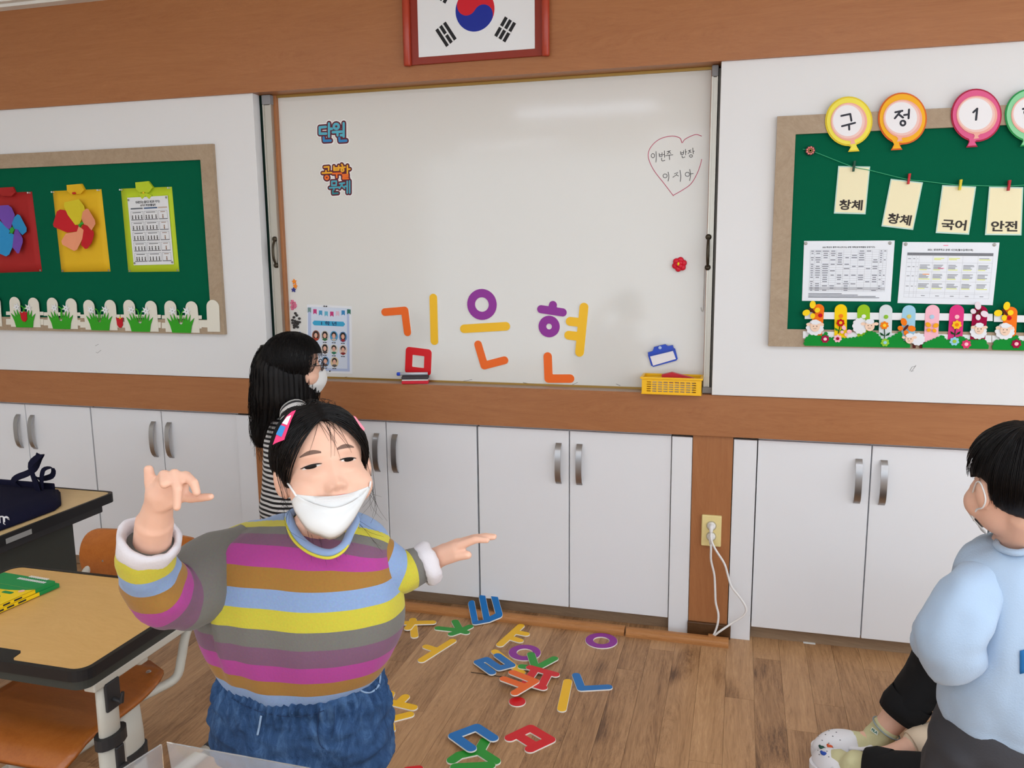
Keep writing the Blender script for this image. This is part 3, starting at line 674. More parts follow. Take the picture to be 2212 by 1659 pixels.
def taeguk(top):
    A = []; a0 = math.radians(-33.7)
    n = 24
    if top:
        A += [(R_ * math.cos(t), R_ * math.sin(t)) for t in np.linspace(0, math.pi, n)]
        A += [(-R_ / 2 + R_ / 2 * math.cos(t), R_ / 2 * math.sin(t)) for t in np.linspace(math.pi, 2 * math.pi, n)][1:]
        A += [(R_ / 2 + R_ / 2 * math.cos(t), R_ / 2 * math.sin(t)) for t in np.linspace(math.pi, 0, n)][1:-1]
    else:
        A += [(R_ * math.cos(t), R_ * math.sin(t)) for t in np.linspace(-math.pi, 0, n)]
        A += [(R_ / 2 + R_ / 2 * math.cos(t), R_ / 2 * math.sin(t)) for t in np.linspace(0, math.pi, n)][1:]
        A += [(-R_ / 2 + R_ / 2 * math.cos(t), R_ / 2 * math.sin(t)) for t in np.linspace(2 * math.pi, math.pi, n)][1:-1]
    return [rotp(p, a0) for p in A]
mk('disc_half', slab([taeguk(True)], wallmap(FY - 0.016, 0.0008)), mat('flag_red', (206, 22, 40), 0.4), t)
mk('disc_half', slab([taeguk(False)], wallmap(FY - 0.016, 0.0008)), mat('flag_blue', (14, 40, 150), 0.4), t)
for ang, pat in ((146.3, (0, 0, 0)), (33.7, (1, 0, 1)), (-146.3, (0, 1, 0)), (-33.7, (1, 1, 1))):
    a = math.radians(ang); u = (math.cos(a), math.sin(a)); v = (-math.sin(a), math.cos(a)); L_ = []
    for i, broken in enumerate(pat):
        r0 = R_ * 1.5 + i * R_ / 4 + (0.0); r1 = r0 + R_ / 6
        segs = [(-R_ / 2, -R_ / 24), (R_ / 24, R_ / 2)] if broken else [(-R_ / 2, R_ / 2)]
        for s0, s1 in segs:
            L_.append([(gc[0] + u[0] * r + v[0] * s, gc[1] + u[1] * r + v[1] * s) for r, s in ((r0, s0), (r1, s0), (r1, s1), (r0, s1))])
    mk('trigram', slab(L_, wallmap(FY - 0.016, 0.0008)), mat('flag_black', (22, 22, 26), 0.5), t)
# ================================================================== NOTICE BOARDS
bframe = wood('board_frame', [(150, 128, 104), (168, 147, 122), (182, 162, 138)], (1, 1, 1), 0.5, 6)
felt = mat('green_felt', (6, 92, 64), 0.95, spec=0.1, bump=0.15, bscale=300)
def notice(label, x0, x1, z0, z1, w=0.062):
    t = thing('notice_board', ((x0 + x1) / 2, PY, z0), label, 'notice board', 'green felt notice boards')
    y0 = PY - 0.018
    mk('felt_panel', box(x0 + 0.02, x1 - 0.02, PY - 0.008, PY, z0 + 0.02, z1 - 0.02), felt, t)
    def bar(P): return loft([[(x, y, z) for x, z in P] for y in (PY, y0)])
    mk('frame_bar', bar([(x0, z1), (x1, z1), (x1 - w, z1 - w), (x0 + w, z1 - w)]), bframe, t); mk('frame_bar', bar([(x0, z0), (x0 + w, z0 + w), (x1 - w, z0 + w), (x1, z0)]), bframe, t)
    mk('frame_bar', bar([(x0, z0), (x0, z1), (x0 + w, z1 - w), (x0 + w, z0 + w)]), bframe, t); mk('frame_bar', bar([(x1, z0), (x1 - w, z0 + w), (x1 - w, z1 - w), (x1, z1)]), bframe, t)
notice('green felt notice board hung with paper flower charts and a white picket border', -3.95, -2.138, 1.153, 1.947)
notice('green felt notice board hung with balloons, word cards and a sheep border', 0.0985, 1.9, 1.150, 1.944)
LY = PY - 0.008
steelpin = mat('thumbtack', (150, 148, 142), 0.35, 0.8); clearpin = mat('clear_pin', (210, 214, 212), 0.2)
def tack(x, z, Y, parent, r=0.0045): mk('thumbtack', lathe([(r, 0), (r * 0.9, -0.0015), (0, -0.0025)], (x, Y, z), 'Y', 10), steelpin, parent)
def pushpin(x, z, Y, parent): mk('push_pin', lathe([(0.003, 0), (0.002, -0.004), (0.0022, -0.010), (0.0035, -0.012), (0.0035, -0.014), (0, -0.015)], (x, Y, z), 'Y', 8), clearpin, parent)
z1 = zoomer(0, 180, 3.568); z7 = zoomer(0, 380, 7.542); z2 = zoomer(0, 600, 3.568)
def curl_sheet(corners, Y, thick=0.0006, bulge=0.004):
    """paper that stands a little off the felt in the middle"""
    f = quad(corners, Y); n = 8; rows = []
    front = [[np.array(f(i / n, j / n, 0)) - np.array([0, thick + bulge * math.sin(math.pi * i / n) * math.sin(math.pi * j / n), 0]) for i in range(n + 1)] for j in range(n + 1)]
    V = [tuple(p) for r in front for p in r] + [(p[0], p[1] + thick, p[2]) for r in front for p in r]; M = (n + 1) ** 2; F = []
    for j in range(n):
        for i in range(n):
            a = j * (n + 1) + i; F.append((a, a + 1, a + n + 2, a + n + 1)); F.append((M + a, M + a + n + 1, M + a + n + 2, M + a + 1))
    bd = list(range(n + 1)) + [(j + 1) * (n + 1) - 1 for j in range(1, n + 1)] + [n * (n + 1) + i for i in range(n - 1, -1, -1)] + [j * (n + 1) for j in range(n - 1, 0, -1)]
    for a, b in zip(bd, bd[1:] + bd[:1]): F.append((b, a, M + a, M + b))
    return V, F
def petal_sheet(P, Y, tip, lift):
    """folded paper petal: outline polygon raised towards its rim, low at tip"""
    L = px_poly(P, Y); c = np.mean(L, axis=0); tp = px_poly([tip], Y)[0]
    dmax = max(math.hypot(x - tp[0], y - tp[1]) for x, y in L)
    return slab([L], lambda u, v, h: (u, Y - 0.003 - lift * math.hypot(u - tp[0], v - tp[1]) / dmax - 0.001 * h, v))
def chart(label, colour, corners, bow, tacks=True):
    f = quad(corners, LY); b = f(0.5, 0, 1); t = thing('paper_chart', b, label, 'paper chart', 'paper charts on the green board')
    m = mat('chart_%d_%d_%d' % colour, colour, 0.7)
    mk('card', curl_sheet(corners, LY), m, t, smooth=True)
    if bow:
        mk('paper_bow', slab([px_poly(bow[0], LY)], wallmap(LY - 0.001, 0.008)), m, t)
        mk('bow_fold', slab([px_poly(bow[1], LY)], wallmap(LY - 0.009, 0.004)), m, t)
        if len(bow) > 2: mk('bow_tail', slab([px_poly(bow[2], LY)], wallmap(LY - 0.003, 0.006)), m, t)
    for u, v in ((0.02, 0.985), (0.96, 0.985)): p = f(u, v, 1); pushpin(p[0], p[2], LY - 0.001, t)
    for u, v in ((0.03, 0.015), (0.97, 0.015)): p = f(u, v, 1); tack(p[0], p[2], LY - 0.0015, t)
    return t
lime = (186, 208, 40); yel = (226, 180, 26); rd = (164, 30, 28)
t_l = chart('lime paper chart with a folded bow carrying a printed poster', lime, z1([(932, 812), (1325, 797), (1383, 1450), (990, 1455)]),
      (z1([(1053, 765), (1155, 755), (1190, 800), (1150, 845), (1090, 848), (1058, 815)]), z1([(1128, 790), (1160, 762), (1192, 802), (1160, 845)]), z1([(1075, 850), (1120, 838), (1180, 862), (1160, 892), (1132, 868), (1105, 892)])))
t_y = chart('yellow paper chart carrying a red, yellow and peach paper flower', yel, z1([(407, 830), (782, 815), (852, 1450), (475, 1455)]),
      (z1([(525, 785), (640, 775), (665, 820), (632, 852), (560, 858), (528, 830)]), z1([(603, 800), (635, 776), (666, 822), (636, 856)])))
p = at(*z1([(587, 848)])[0], LY)
mk('red_bead', ellipsoid((p[0] - 0.004, LY - 0.013, p[2]), 0.005, 0.004, 0.005, 2), mat('bead_red', (200, 20, 30), 0.3), t_y); mk('red_bead', ellipsoid((p[0] + 0.005, LY - 0.013, p[2]), 0.005, 0.004, 0.005, 2), mat('bead_red', (200, 20, 30), 0.3), t_y)
p = at(*z1([(1118, 845)])[0], LY)
mk('yellow_bead', ellipsoid((p[0], LY - 0.010, p[2]), 0.005, 0.004, 0.005, 2), mat('flower_yellow', (244, 208, 40), 0.4), t_l)
t_r = chart('red paper chart carrying a purple and blue paper flower', rd, [(-38, 418), (69.2, 414), (91, 586.4), (-17, 590)],
      (z7([(20, 195), (235, 182), (280, 275), (230, 330), (60, 330), (0, 270)]), z7([(130, 290), (200, 260), (280, 275), (230, 332), (150, 330)])))
def paper_flower(label, pet, tip, centre, Y):
    tp = at(*z7([tip])[0], Y); t = thing('paper_flower', (tp[0], Y, tp[2] - 0.1), label, 'paper flower', 'folded paper flowers')
    for (P, c), l in zip(pet, (0.020, 0.014, 0.024, 0.018, 0.022)):
        mk('petal', petal_sheet(z7(P), Y, z7([tip])[0], l), mat('petal_%d_%d_%d' % c, c, 0.7), t)
    mk('green_centre', slab([px_poly(z7(centre), Y)], wallmap(Y - 0.006, 0.005)), mat('petal_green', (50, 160, 50), 0.7), t)
FYL = LY - 0.005
pe = (232, 150, 112); r2 = (192, 20, 32); pu = (112, 72, 170); cy = (40, 140, 196)
paper_flower('paper flower of red, yellow and peach petals on the yellow chart', [
    ([(1115, 435), (1350, 385), (1420, 490), (1430, 560), (1360, 690), (1310, 790), (1250, 800), (1150, 640), (1105, 500)], (214, 196, 36)),
    ([(975, 580), (1025, 548), (1130, 570), (1165, 680), (1250, 795), (1300, 805), (1285, 905), (1130, 925), (930, 835), (915, 790)], r2),
    ([(1470, 540), (1510, 540), (1620, 720), (1630, 785), (1550, 890), (1470, 815), (1385, 785), (1360, 690), (1400, 590)], pe),
    ([(1340, 850), (1370, 790), (1465, 810), (1570, 905), (1580, 960), (1550, 1090), (1480, 1185), (1445, 1190), (1370, 1125), (1385, 900)], r2),
    ([(1300, 820), (1385, 880), (1380, 1030), (1320, 1200), (1275, 1222), (1090, 1120), (1070, 1060), (1125, 940), (1280, 910)], pe)],
    (1335, 800), [(1300, 800), (1370, 745), (1390, 780), (1345, 800), (1330, 840)], FYL)
paper_flower('paper flower of purple and blue petals on the red chart', [
    ([(0, 520), (30, 490), (200, 478), (250, 520), (290, 640), (215, 790), (200, 850), (150, 870), (90, 790), (20, 640)], pu),
    ([(215, 770), (220, 720), (335, 625), (375, 645), (485, 850), (480, 910), (405, 965), (330, 900), (240, 860)], cy),
    ([(250, 930), (280, 860), (330, 880), (430, 1020), (435, 1090), (390, 1260), (360, 1262), (260, 1160)], pu),
    ([(30, 1000), (130, 950), (200, 930), (265, 965), (268, 1100), (205, 1280), (160, 1310), (0, 1240), (-30, 1100)], cy),
    ([(-160, 640), (0, 680), (100, 800), (190, 900), (150, 960), (40, 1000), (-130, 930)], cy)],
    (215, 890), [(190, 870), (230, 830), (260, 880), (230, 940), (195, 930)], FYL)
# printed poster on the lime chart
pq = z1([(982, 882), (1293, 865), (1340, 1395), (1032, 1402)]); f = quad(pq, LY - 0.006, 0, 0.001); t = thing('printed_poster', f(0.5, 0, 1), 'white printed poster of small black line drawings pinned to the lime chart', 'poster')
mk('paper', sheet(f), mat('paper_white', (226, 228, 230), 0.6), t)
g1 = quad(pq, LY - 0.006, 0.0012, 0.0003); g2 = quad(pq, LY - 0.006, 0.0016, 0.0003)
pk = mat('print_black', (40, 40, 44), 0.6)
mk('title', join(text('미세먼지는 줄이고 건강은 지키는', (0.20, 0.905, 0.80, 0.945), g1, 0.03), text('10가지 학생생활실천', (0.31, 0.86, 0.69, 0.895), g1, 0.03)), pk, t, recalc=False, kind='stuff')
for (a, b), c in zip(((0.06, 0.36), (0.39, 0.72), (0.74, 0.96)), ((90, 96, 104), (60, 90, 130), (196, 176, 160))):
    mk('heading_bar', slab([[(a, 0.825), (b, 0.825), (b, 0.845), (a, 0.845)]], g1), mat('bar_%d' % c[0], c, 0.6), t)
rows = [0.665, 0.51, 0.36, 0.205, 0.05]; cols = [(0.05, 0.36), (0.385, 0.715), (0.74, 0.955)]
rng = random.Random(3)
for rv in rows:
    for ci, (a, b) in enumerate(cols):
        tu, tv = 0.005, 0.0035; h = 0.125
        pn = mk('drawing_panel', rects(g1, [(a, rv, b, rv + tv), (a, rv + h, b, rv + h + tv), (a, rv, a + tu, rv + h), (b - tu, rv, b, rv + h), (a, rv, b, rv + 0.012)]), mat('panel_line', (130, 130, 136), 0.6), t, recalc=False, kind='stuff')
        S = []; n = 4 if ci < 2 else 1
        for i in range(n):
            u = a + (b - a) * (i + 0.6) / (n + 0.2) + rng.uniform(-0.01, 0.01)
            S += [rects(g2, [(u - 0.012, rv + 0.015, u + 0.012, rv + 0.05)]), slab([circle((u, rv + 0.062), 0.013, 8, 0.011)], g2)]
        S.append(rects(g2, [(a + 0.05, rv + 0.105, b - 0.05, rv + 0.113)]))
        mk('drawing', join(*S), mat('sketch_%d' % (ci == 2), (70, 66, 64) if ci < 2 else (150, 110, 84), 0.6), pn, recalc=False, kind='stuff')
for u, v in ((0.03, 0.965), (0.965, 0.975), (0.03, 0.03), (0.97, 0.03)): p = f(u, v, 1); tack(p[0], p[2], LY - 0.008, t, 0.005)

# ---- white picket border on the left board
FB = PY - 0.019
creamf = mat('cream_felt', (226, 222, 208), 0.9, spec=0.1); grassm = mat('grass_felt', (60, 160, 44), 0.9, spec=0.1); lilyw = mat('lily_white', (232, 234, 236), 0.8); tulipr = mat('tulip_red', (190, 20, 34), 0.8); yelf = mat('felt_yellow', (244, 204, 30), 0.8)
SP = 1 / 3.568 * abs(wx(300, 680, FB) - wx(301, 680, FB))          # metres for one zoom pixel
def picket(xt, yt, xb, yb, w, Y, th=0.002):
    a = at(*z2([(xt, yt)])[0], Y); b = at(*z2([(xb, yb)])[0], Y); r = w / 2
    top = [(a[0] + r * math.cos(t), a[2] - r + r * math.sin(t)) for t in np.linspace(0, math.pi, 12)]
    return slab([[(b[0] + r, b[2])] + top + [(b[0] - r, b[2])]], wallmap(Y, th))
def rail2(P, Y, th): return slab([px_poly(z2(P), Y)], wallmap(Y, th))
pw = 0.060
def lily(c, Y, flip):
    L = []
    for i in range(12):
        a = i * math.pi / 6 + 0.2; r = 0.021 if i % 2 == 0 else 0.009; L.append((c[0] + r * math.cos(a) * 1.05, c[1] + r * math.sin(a)))
    return slab([L], lambda u, v, h: (u, Y - 0.002 * h - 0.10 * math.hypot(u - c[0], v - c[1]), v))
def grass(c, w, h, Y):
    L = [(-0.42 * w, 0)]
    for x, y in ((-0.48, 0.35), (-0.62, 0.78), (-0.40, 0.55), (-0.46, 0.95), (-0.30, 0.60), (-0.30, 1.0), (-0.18, 0.62), (-0.16, 0.85), (-0.07, 0.48), (0, 0.42), (0.07, 0.48), (0.16, 0.85), (0.18, 0.62), (0.30, 1.0), (0.30, 0.60), (0.46, 0.95), (0.40, 0.55), (0.62, 0.78), (0.48, 0.35)):
        L.append((x * w, y * h))
    L.append((0.42 * w, 0)); return slab([[(c[0] + x, c[1] + y) for x, y in L]], wallmap(Y, 0.002))
units = [((110, 147, 128, 378), (255, 153, 275, 381)), ((400, 153, 415, 390), (545, 158, 560, 394)), ((682, 170, 705, 400), (846, 170, 865, 404)), ((992, 170, 1012, 410), (1160, 177, 1180, 415)), ((1310, 176, 1325, 418), (1474, 181, 1495, 424))]
for i, (A, B) in enumerate(units):
    b = at(*z2([((A[2] + B[2]) / 2, (A[3] + B[3]) / 2)])[0], FB)
    names = ['with a red tulip in front of its grass', 'standing next to the tulip-fronted panel', 'ending beside the loose red tulip', 'starting right after the loose red tulip', 'next to the lone end picket']
    t = thing('picket_panel', tuple(b), 'cream picket pair with lilies, ' + names[i], 'border', 'cream picket panels')
    for q in (A, B): mk('picket', picket(*q, pw, FB - 0.001), creamf, t)
    x0, x1 = A[0] - 62, B[2] + 60; dy = (B[1] - A[1]) * 0.3
    mk('rail', rail2([(x0, A[1] + 113), (x1, A[1] + 113 + dy), (x1, A[1] + 140 + dy), (x0, A[1] + 140)], FB, 0.001), creamf, t)
    mk('rail', rail2([(x0, A[1] + 170), (x1, A[1] + 170 + dy), (x1, A[1] + 214 + dy), (x0, A[1] + 214)], FB, 0.001), creamf, t)
    gm = ((A[2] + B[2]) / 2 - 4, (A[3] + B[3]) / 2 + 2); g = at(*z2([gm])[0], FB)
    mk('grass', grass((g[0], g[2]), 0.112, 0.083, FB - 0.005), grassm, t)
    for q, s in ((A, 1), (B, -1)):
        c = at(*z2([(q[0] + s * 28, q[1] + 78)])[0], FB); lo = mk('lily', lily((c[0], c[2]), FB - 0.005, s), lilyw, t)
        st_ = [at(*z2([(q[0] + s * x, q[1] + y)])[0], FB - 0.006) for x, y in ((48, 70), (66, 80), (76, 110), (76, 160))]
        mk('stem', tube(smooth_path(st_, 3), 0.0028, 6, flat=0.5), grassm, t)
        mk('stamen', ellipsoid((c[0], FB - 0.009, c[2]), 0.0022, 0.002, 0.0022, 1), pk, lo)
mk('lone_picket', picket(1638, 170, 1650, 416, 0.062, FB - 0.0005), creamf, label='single bare cream picket at the board corner', cat='picket')
mk('lone_picket', picket(-40, 140, -22, 374, 0.060, FB - 0.0005), creamf, label='cream picket standing before the tulip-fronted picket pair', cat='picket')
mk('tie_rail', rail2([(1525, 325), (1640, 328), (1640, 385), (1525, 380)], FB, 0.0005), creamf, label='short cream rail joining the lone end picket', cat='rail')
def tulip(cx_, cy_, w, h, Y, lab):
    c = at(*z2([(cx_, cy_)])[0], Y); P = [(-0.5, 0.5), (-0.28, 0.34), (-0.05, 0.42), (0.0, 0.30), (0.22, 0.36), (0.5, 0.5), (0.42, 0.1), (0.40, -0.25), (0.1, -0.5), (-0.2, -0.45), (-0.42, -0.2), (-0.44, 0.1)]
    t = thing('felt_tulip', (c[0], Y, c[2] - h / 2), lab, 'felt flower', 'red felt tulips')
    mk('bloom', slab([[(c[0] + x * w, c[2] + y * h) for x, y in P]], wallmap(Y, 0.003)), tulipr, t)
    mk('heart', slab([[(c[0] - 0.12 * w, c[2] + 0.35 * h), (c[0] + 0.1 * w, c[2] + 0.3 * h), (c[0] + 0.25 * w, c[2] + 0.48 * h), (c[0], c[2] + 0.52 * h)]], wallmap(Y - 0.0005, 0.001)), yelf if cx_ > 500 else tulipr, t)
tulip(187, 300, 0.040, 0.048, FB - 0.0075, 'red felt tulip overlapping the grass of a picket pair'); tulip(926, 345, 0.036, 0.048, FB - 0.003, 'red felt tulip with a yellow heart on the rail between picket pairs')

# ================================================================== RIGHT BOARD
z3 = zoomer(1640, 160, 3.867); z4 = zoomer(1640, 480, 3.867); RY = PY - 0.019
def blob(c, rx, ry, knot, kw, Y):
    """balloon outline in zoom pixels"""
    P = []
    for i in range(40):
        t = 2 * math.pi * i / 40; x, y = c[0] + rx * math.cos(t), c[1] + ry * math.sin(t)
        P.append((x, y))
    k = int(round(10 + (c[0] - knot[0]) / rx * 6)) % 40
    P[k:k + 1] = [(knot[0] + kw * 0.55, knot[1] - kw * 0.75), (knot[0] + kw, knot[1]), (knot[0] - kw, knot[1] + 6), (knot[0] - kw * 0.55, knot[1] - kw * 0.75)]
    return [(p[0], p[2]) for p in [at(*z3([q])[0], Y) for q in P]]
gradm = {}
def balloon(lab, c, r, knot, inner, ir, iknot, outer_c, fill_c, word, wr_):
    b = at(*z3([knot])[0], RY); t = thing('balloon_sign', tuple(b), lab, 'balloon sign', 'paper balloons along the board top')
    mk('rim', slab([blob(c, r[0], r[1], knot, 48, RY)], wallmap(RY, 0.003)), mat('bal_rim_%d_%d' % outer_c[:2], outer_c, 0.6), t)
    mk('balloon', slab([blob(c, r[0] - 13, r[1] - 13, (knot[0], knot[1] - 12), 38, RY)], wallmap(RY - 0.003, 0.002)), mat('bal_fill_%d_%d' % fill_c[:2], fill_c, 0.6), t)
    o = mk('inner_balloon', slab([blob(inner, ir[0], ir[1], iknot, 24, RY)], wallmap(RY - 0.005, 0.0015)), mat('bal_pink', (238, 172, 156), 0.5), t)
    g = [(p[0], p[2]) for p in [at(*z3([(inner[0] - 12 + (ir[0] - 30) * math.cos(a), inner[1] - 8 + (ir[1] - 28) * math.sin(a))])[0], RY) for a in np.linspace(0, 2 * math.pi, 32, endpoint=False)]]
    g0 = [(p[0], p[2]) for p in [at(*z3([(inner[0] - 6 + (ir[0] - 14) * math.cos(a), inner[1] - 4 + (ir[1] - 13) * math.sin(a))])[0], RY) for a in np.linspace(0, 2 * math.pi, 32, endpoint=False)]]
    mk('pale_print', slab([g0], wallmap(RY - 0.0065, 0.0003)), mat('bal_paler', (240, 200, 190), 0.5), o)
    mk('white_print', slab([g], wallmap(RY - 0.0068, 0.0003)), mat('bal_white', (238, 236, 238), 0.5), o)
    S = [[tuple(at(*z3([q])[0], RY)[[0, 2]]) for q in st_] for st_ in word]; u_ = abs(at(*z3([(1000, 300)])[0], RY)[0] - at(*z3([(1001, 300)])[0], RY)[0])
    mk('lettering', slab(outline(S, 8.5 * u_, 1.6 * u_), wallmap(RY - 0.0071, 0.0004)), mat('print_dark', (32, 34, 46), 0.5), t, kind='stuff')
def ring_(x, y, r): return [(x + r * math.cos(2 * math.pi * i / 14), y + r * math.sin(2 * math.pi * i / 14)) for i in range(15)]
balloon('yellow paper balloon sign with one Hangul syllable', (748, 395), (198, 207), (790, 645), (748, 400), (152, 158), (780, 582), (226, 200, 44), (240, 226, 84), [[(684, 352), (758, 336), (768, 392)], [(690, 438), (798, 410)], [(748, 426), (750, 466)]], None)
balloon('orange paper balloon sign with one Hangul syllable', (1195, 372), (204, 217), (1147, 632), (1196, 375), (162, 158), (1172, 560), (214, 98, 26), (244, 178, 22), [[(1134, 322), (1192, 310)], [(1178, 314), (1130, 372)], [(1166, 342), (1198, 366)], [(1208, 345), (1240, 340)], [(1248, 300), (1244, 372)], ring_(1197, 412, 20)], None)
balloon('pink paper balloon sign with the numeral one', (1812, 345), (212, 222), (1775, 608), (1815, 345), (170, 160), (1810, 538), (172, 22, 62), (222, 92, 140), [[(1784, 322), (1816, 292), (1806, 384)]], None)
balloon('green paper balloon sign with one Hangul syllable at the board end', (2262, 345), (212, 222), (2225, 600), (2265, 345), (165, 160), (2260, 538), (30, 150, 74), (140, 214, 160), [[(2222, 266), (2240, 270)], [(2198, 294), (2262, 286)], ring_(2228, 322, 18), [(2288, 266), (2284, 346)], [(2286, 304), (2312, 302)], [(2216, 366), (2284, 360), (2282, 404)]], None)

# cord with pegs and laminated word cards
cordY = PY - 0.014
P = z3([(365, 628), (460, 650), (770, 770), (930, 805), (1230, 878), (1380, 895), (1640, 925), (1830, 932), (2080, 935), (2300, 915), (2600, 850), (2900, 760)])
mk('hanging_cord', tube(smooth_path([at(x, y, cordY) for x, y in P], 4), 0.0012, 6), mat('cord_green', (60, 170, 120), 0.6), label='thin green cord strung across the board carrying pegged cards', cat='cord')
q = at(*z3([(427, 640)])[0], cordY); t = thing('flower_pin', (q[0], PY - 0.02, q[2] - 0.012), 'dark flower-shaped pin with pink petals holding the green cord', 'pin')
mk('base', slab([petals((q[0], q[2]), 10, 0.0165, 0.15, 5)], wallmap(PY - 0.008, 0.010)), mat('pin_dark', (48, 28, 30), 0.5), t)
for i in range(9):
    a = i * 2 * math.pi / 9; c = (q[0] + 0.0108 * math.cos(a), q[2] + 0.0108 * math.sin(a)); mk('petal', ellipsoid((c[0], PY - 0.0185, c[1]), 0.0035, 0.0015, 0.0035, 2), mat('pin_pink', (226, 130, 120), 0.5), t)
mk('eye', lathe([(0.006, 0), (0.006, -0.002), (0.0035, -0.002), (0.0035, 0.001), (0, 0.001)], (q[0], PY - 0.018, q[2]), 'Y', 14), mat('pin_tan', (176, 130, 60), 0.5), t)
cardm = mat('card_cream', (240, 230, 190), 0.5); lam = mat('laminate', (180, 214, 200), 0.15, spec=0.6)
cards = [([(660, 768), (927, 772), (888, 1172), (623, 1165)], '창체', (790, 770), (10, 70, 46), 'dark green', 'cream word card on the dark green peg'),
         ([(1098, 875), (1368, 905), (1285, 1303), (1020, 1272)], '창체', (1247, 875), (196, 34, 40), 'red', 'strongly tilted cream word card on a red peg'),
         ([(1528, 928), (1812, 940), (1752, 1342), (1473, 1328)], '국어', (1675, 925), (222, 200, 40), 'yellow', 'cream word card on the yellow peg'),
         ([(1920, 940), (2205, 945), (2190, 1348), (1885, 1345)], '안전', (2080, 930), (176, 26, 40), 'red', 'cream word card on the red peg over the timetable sheet')]
for i, (cr, word, peg, pc_, pn_, lab) in enumerate(cards):
    Yc = PY - 0.0105 - 0.0
    f = quad(z3(cr), Yc, 0, 0.0012); b = f(0.5, 0, 1); t = thing('word_card', b, lab, 'card', 'laminated word cards')
    mk('laminate', sheet(f), lam, t)
    f2_ = quad(z3(cr), Yc, 0.0012, 0.0004); mk('card', slab([[(0.035, 0.03), (0.965, 0.03), (0.965, 0.975), (0.035, 0.975)]], f2_), cardm, t)
    f3_ = quad(z3(cr), Yc, 0.0018, 0.0003); mk('lettering', text(word, (0.14, 0.08, 0.88, 0.30), f3_, 0.03), mat('print_brown', (44, 34, 26), 0.5), t, recalc=False)
    a = at(*z3([(peg[0] + 6, peg[1] - 42)])[0], Yc); c = at(*z3([(peg[0] - 6, peg[1] + 45)])[0], Yc); pm = mat('peg_%s_%d' % (pn_, pc_[1]), pc_, 0.4)
    t = thing('clothes_peg', (c[0], Yc - 0.006, c[2]), ('small dark green clothes peg on the green cord', 'small red clothes peg clipping the strongly tilted card', 'small yellow clothes peg on the green cord', 'small red clothes peg clipping the card over the timetable sheet')[i], 'peg', 'small pegs on the cord')
    dx = (a[0] - c[0])
    for yo in (0.001, 0.008): mk('jaw', loft([[(c[0] - 0.0032, Yc - yo, c[2]), (c[0] + 0.0032, Yc - yo, c[2]), (c[0] + 0.0032, Yc - yo - 0.004, c[2]), (c[0] - 0.0032, Yc - yo - 0.004, c[2])],
                     [(a[0] - 0.0034, Yc - yo - (0.003 if yo > 0.004 else -0.001), a[2]), (a[0] + 0.0034, Yc - yo - (0.003 if yo > 0.004 else -0.001), a[2]), (a[0] + 0.0034, Yc - yo - 0.004 - (0.003 if yo > 0.004 else -0.001), a[2]), (a[0] - 0.0034, Yc - yo - 0.004 - (0.003 if yo > 0.004 else -0.001), a[2])]]), pm, t)
    mk('spring', tube([((a[0] + c[0]) / 2 - 0.0045, Yc - 0.0075, (a[2] + c[2]) / 2), ((a[0] + c[0]) / 2 + 0.0045, Yc - 0.0075, (a[2] + c[2]) / 2)], 0.0022, 8), steel, t)

# two printed sheets
def doc(corners, lab):
    f = quad(z4(corners), PY - 0.0085, 0, 0.001); t = thing('printed_sheet', f(0.5, 0, 1), lab, 'paper', 'white printed sheets on the green board'); mk('paper', sheet(f), mat('paper_bright', (232, 236, 242), 0.6), t)
    return t, quad(z4(corners), PY - 0.0085, 0.0012, 0.0002), quad(z4(corners), PY - 0.0085, 0.0015, 0.0002)
gl = mat('print_grey', (150, 152, 158), 0.6); pg = mat('print_mid', (96, 98, 106), 0.6); hy = mat('highlighter', (232, 240, 110), 0.6); ho = mat('highlight_orange', (246, 150, 70), 0.6); hp_ = mat('highlight_pink', (240, 110, 150), 0.6)
t, f, g = doc([(375, 157), (1132, 153), (1098, 663), (357, 657)], 'white printed sheet with a dense grid table and grey bottom row')
mk('title', text('2021학년도 통학 버스(마고2) 운행 계획(방과후활동 운영기간)', (0.21, 0.875, 0.79, 0.91), f, 0.02), pk, t, recalc=False, kind='stuff')
u0, u1, v0, v1 = 0.075, 0.925, 0.165, 0.85
us = [u0, 0.125, 0.205, 0.295, 0.37, 0.45, 0.53, 0.61, 0.69, 0.765, 0.84, 0.885, u1]; vs = [v1 - i * (v1 - v0) / 19 for i in range(20)]
mk('summary_row', slab([[(u0, 0.185), (u1, 0.185), (u1, 0.235), (u0, 0.235)]], f), mat('print_pale', (196, 198, 204), 0.6), t)
mk('table_lines', rects(g, grid_lines(u0, v0, u1, v1, us, vs, 0.0007, 0.001)), gl, t, recalc=False, kind='stuff')
rng = random.Random(5); R = []
for i in range(19):
    for j in range(12):
        if rng.random() < (0.85 if j < 3 else 0.42):
            a, b = us[j] + 0.008, us[j + 1] - 0.008; mid = (a + b) / 2; w_ = (b - a) * rng.uniform(0.3, 0.5); R.append((mid - w_, vs[i] - 0.024, mid + w_, vs[i] - 0.013))
mk('table_print', rects(g, R), pg, t, recalc=False, kind='stuff')
mk('footnote', rects(g, [(0.07, 0.12 - 0.021 * i, 0.07 + l, 0.13 - 0.021 * i) for i, l in enumerate((0.38, 0.56, 0.76, 0.8))]), pg, t, recalc=False, kind='stuff')
for u in (0.02, 0.95): q = f(u, 0.96, 1); tack(q[0], q[2], PY - 0.0095, t, 0.0062)
g9 = quad(z4([(1198, 165), (2007, 170), (1950, 693), (1155, 675)]), PY - 0.0085, 0.0019, 0.0002)
t, f, g = doc([(1198, 165), (2007, 170), (1950, 693), (1155, 675)], 'white printed timetable sheet with yellow highlighter and a dark heading row')
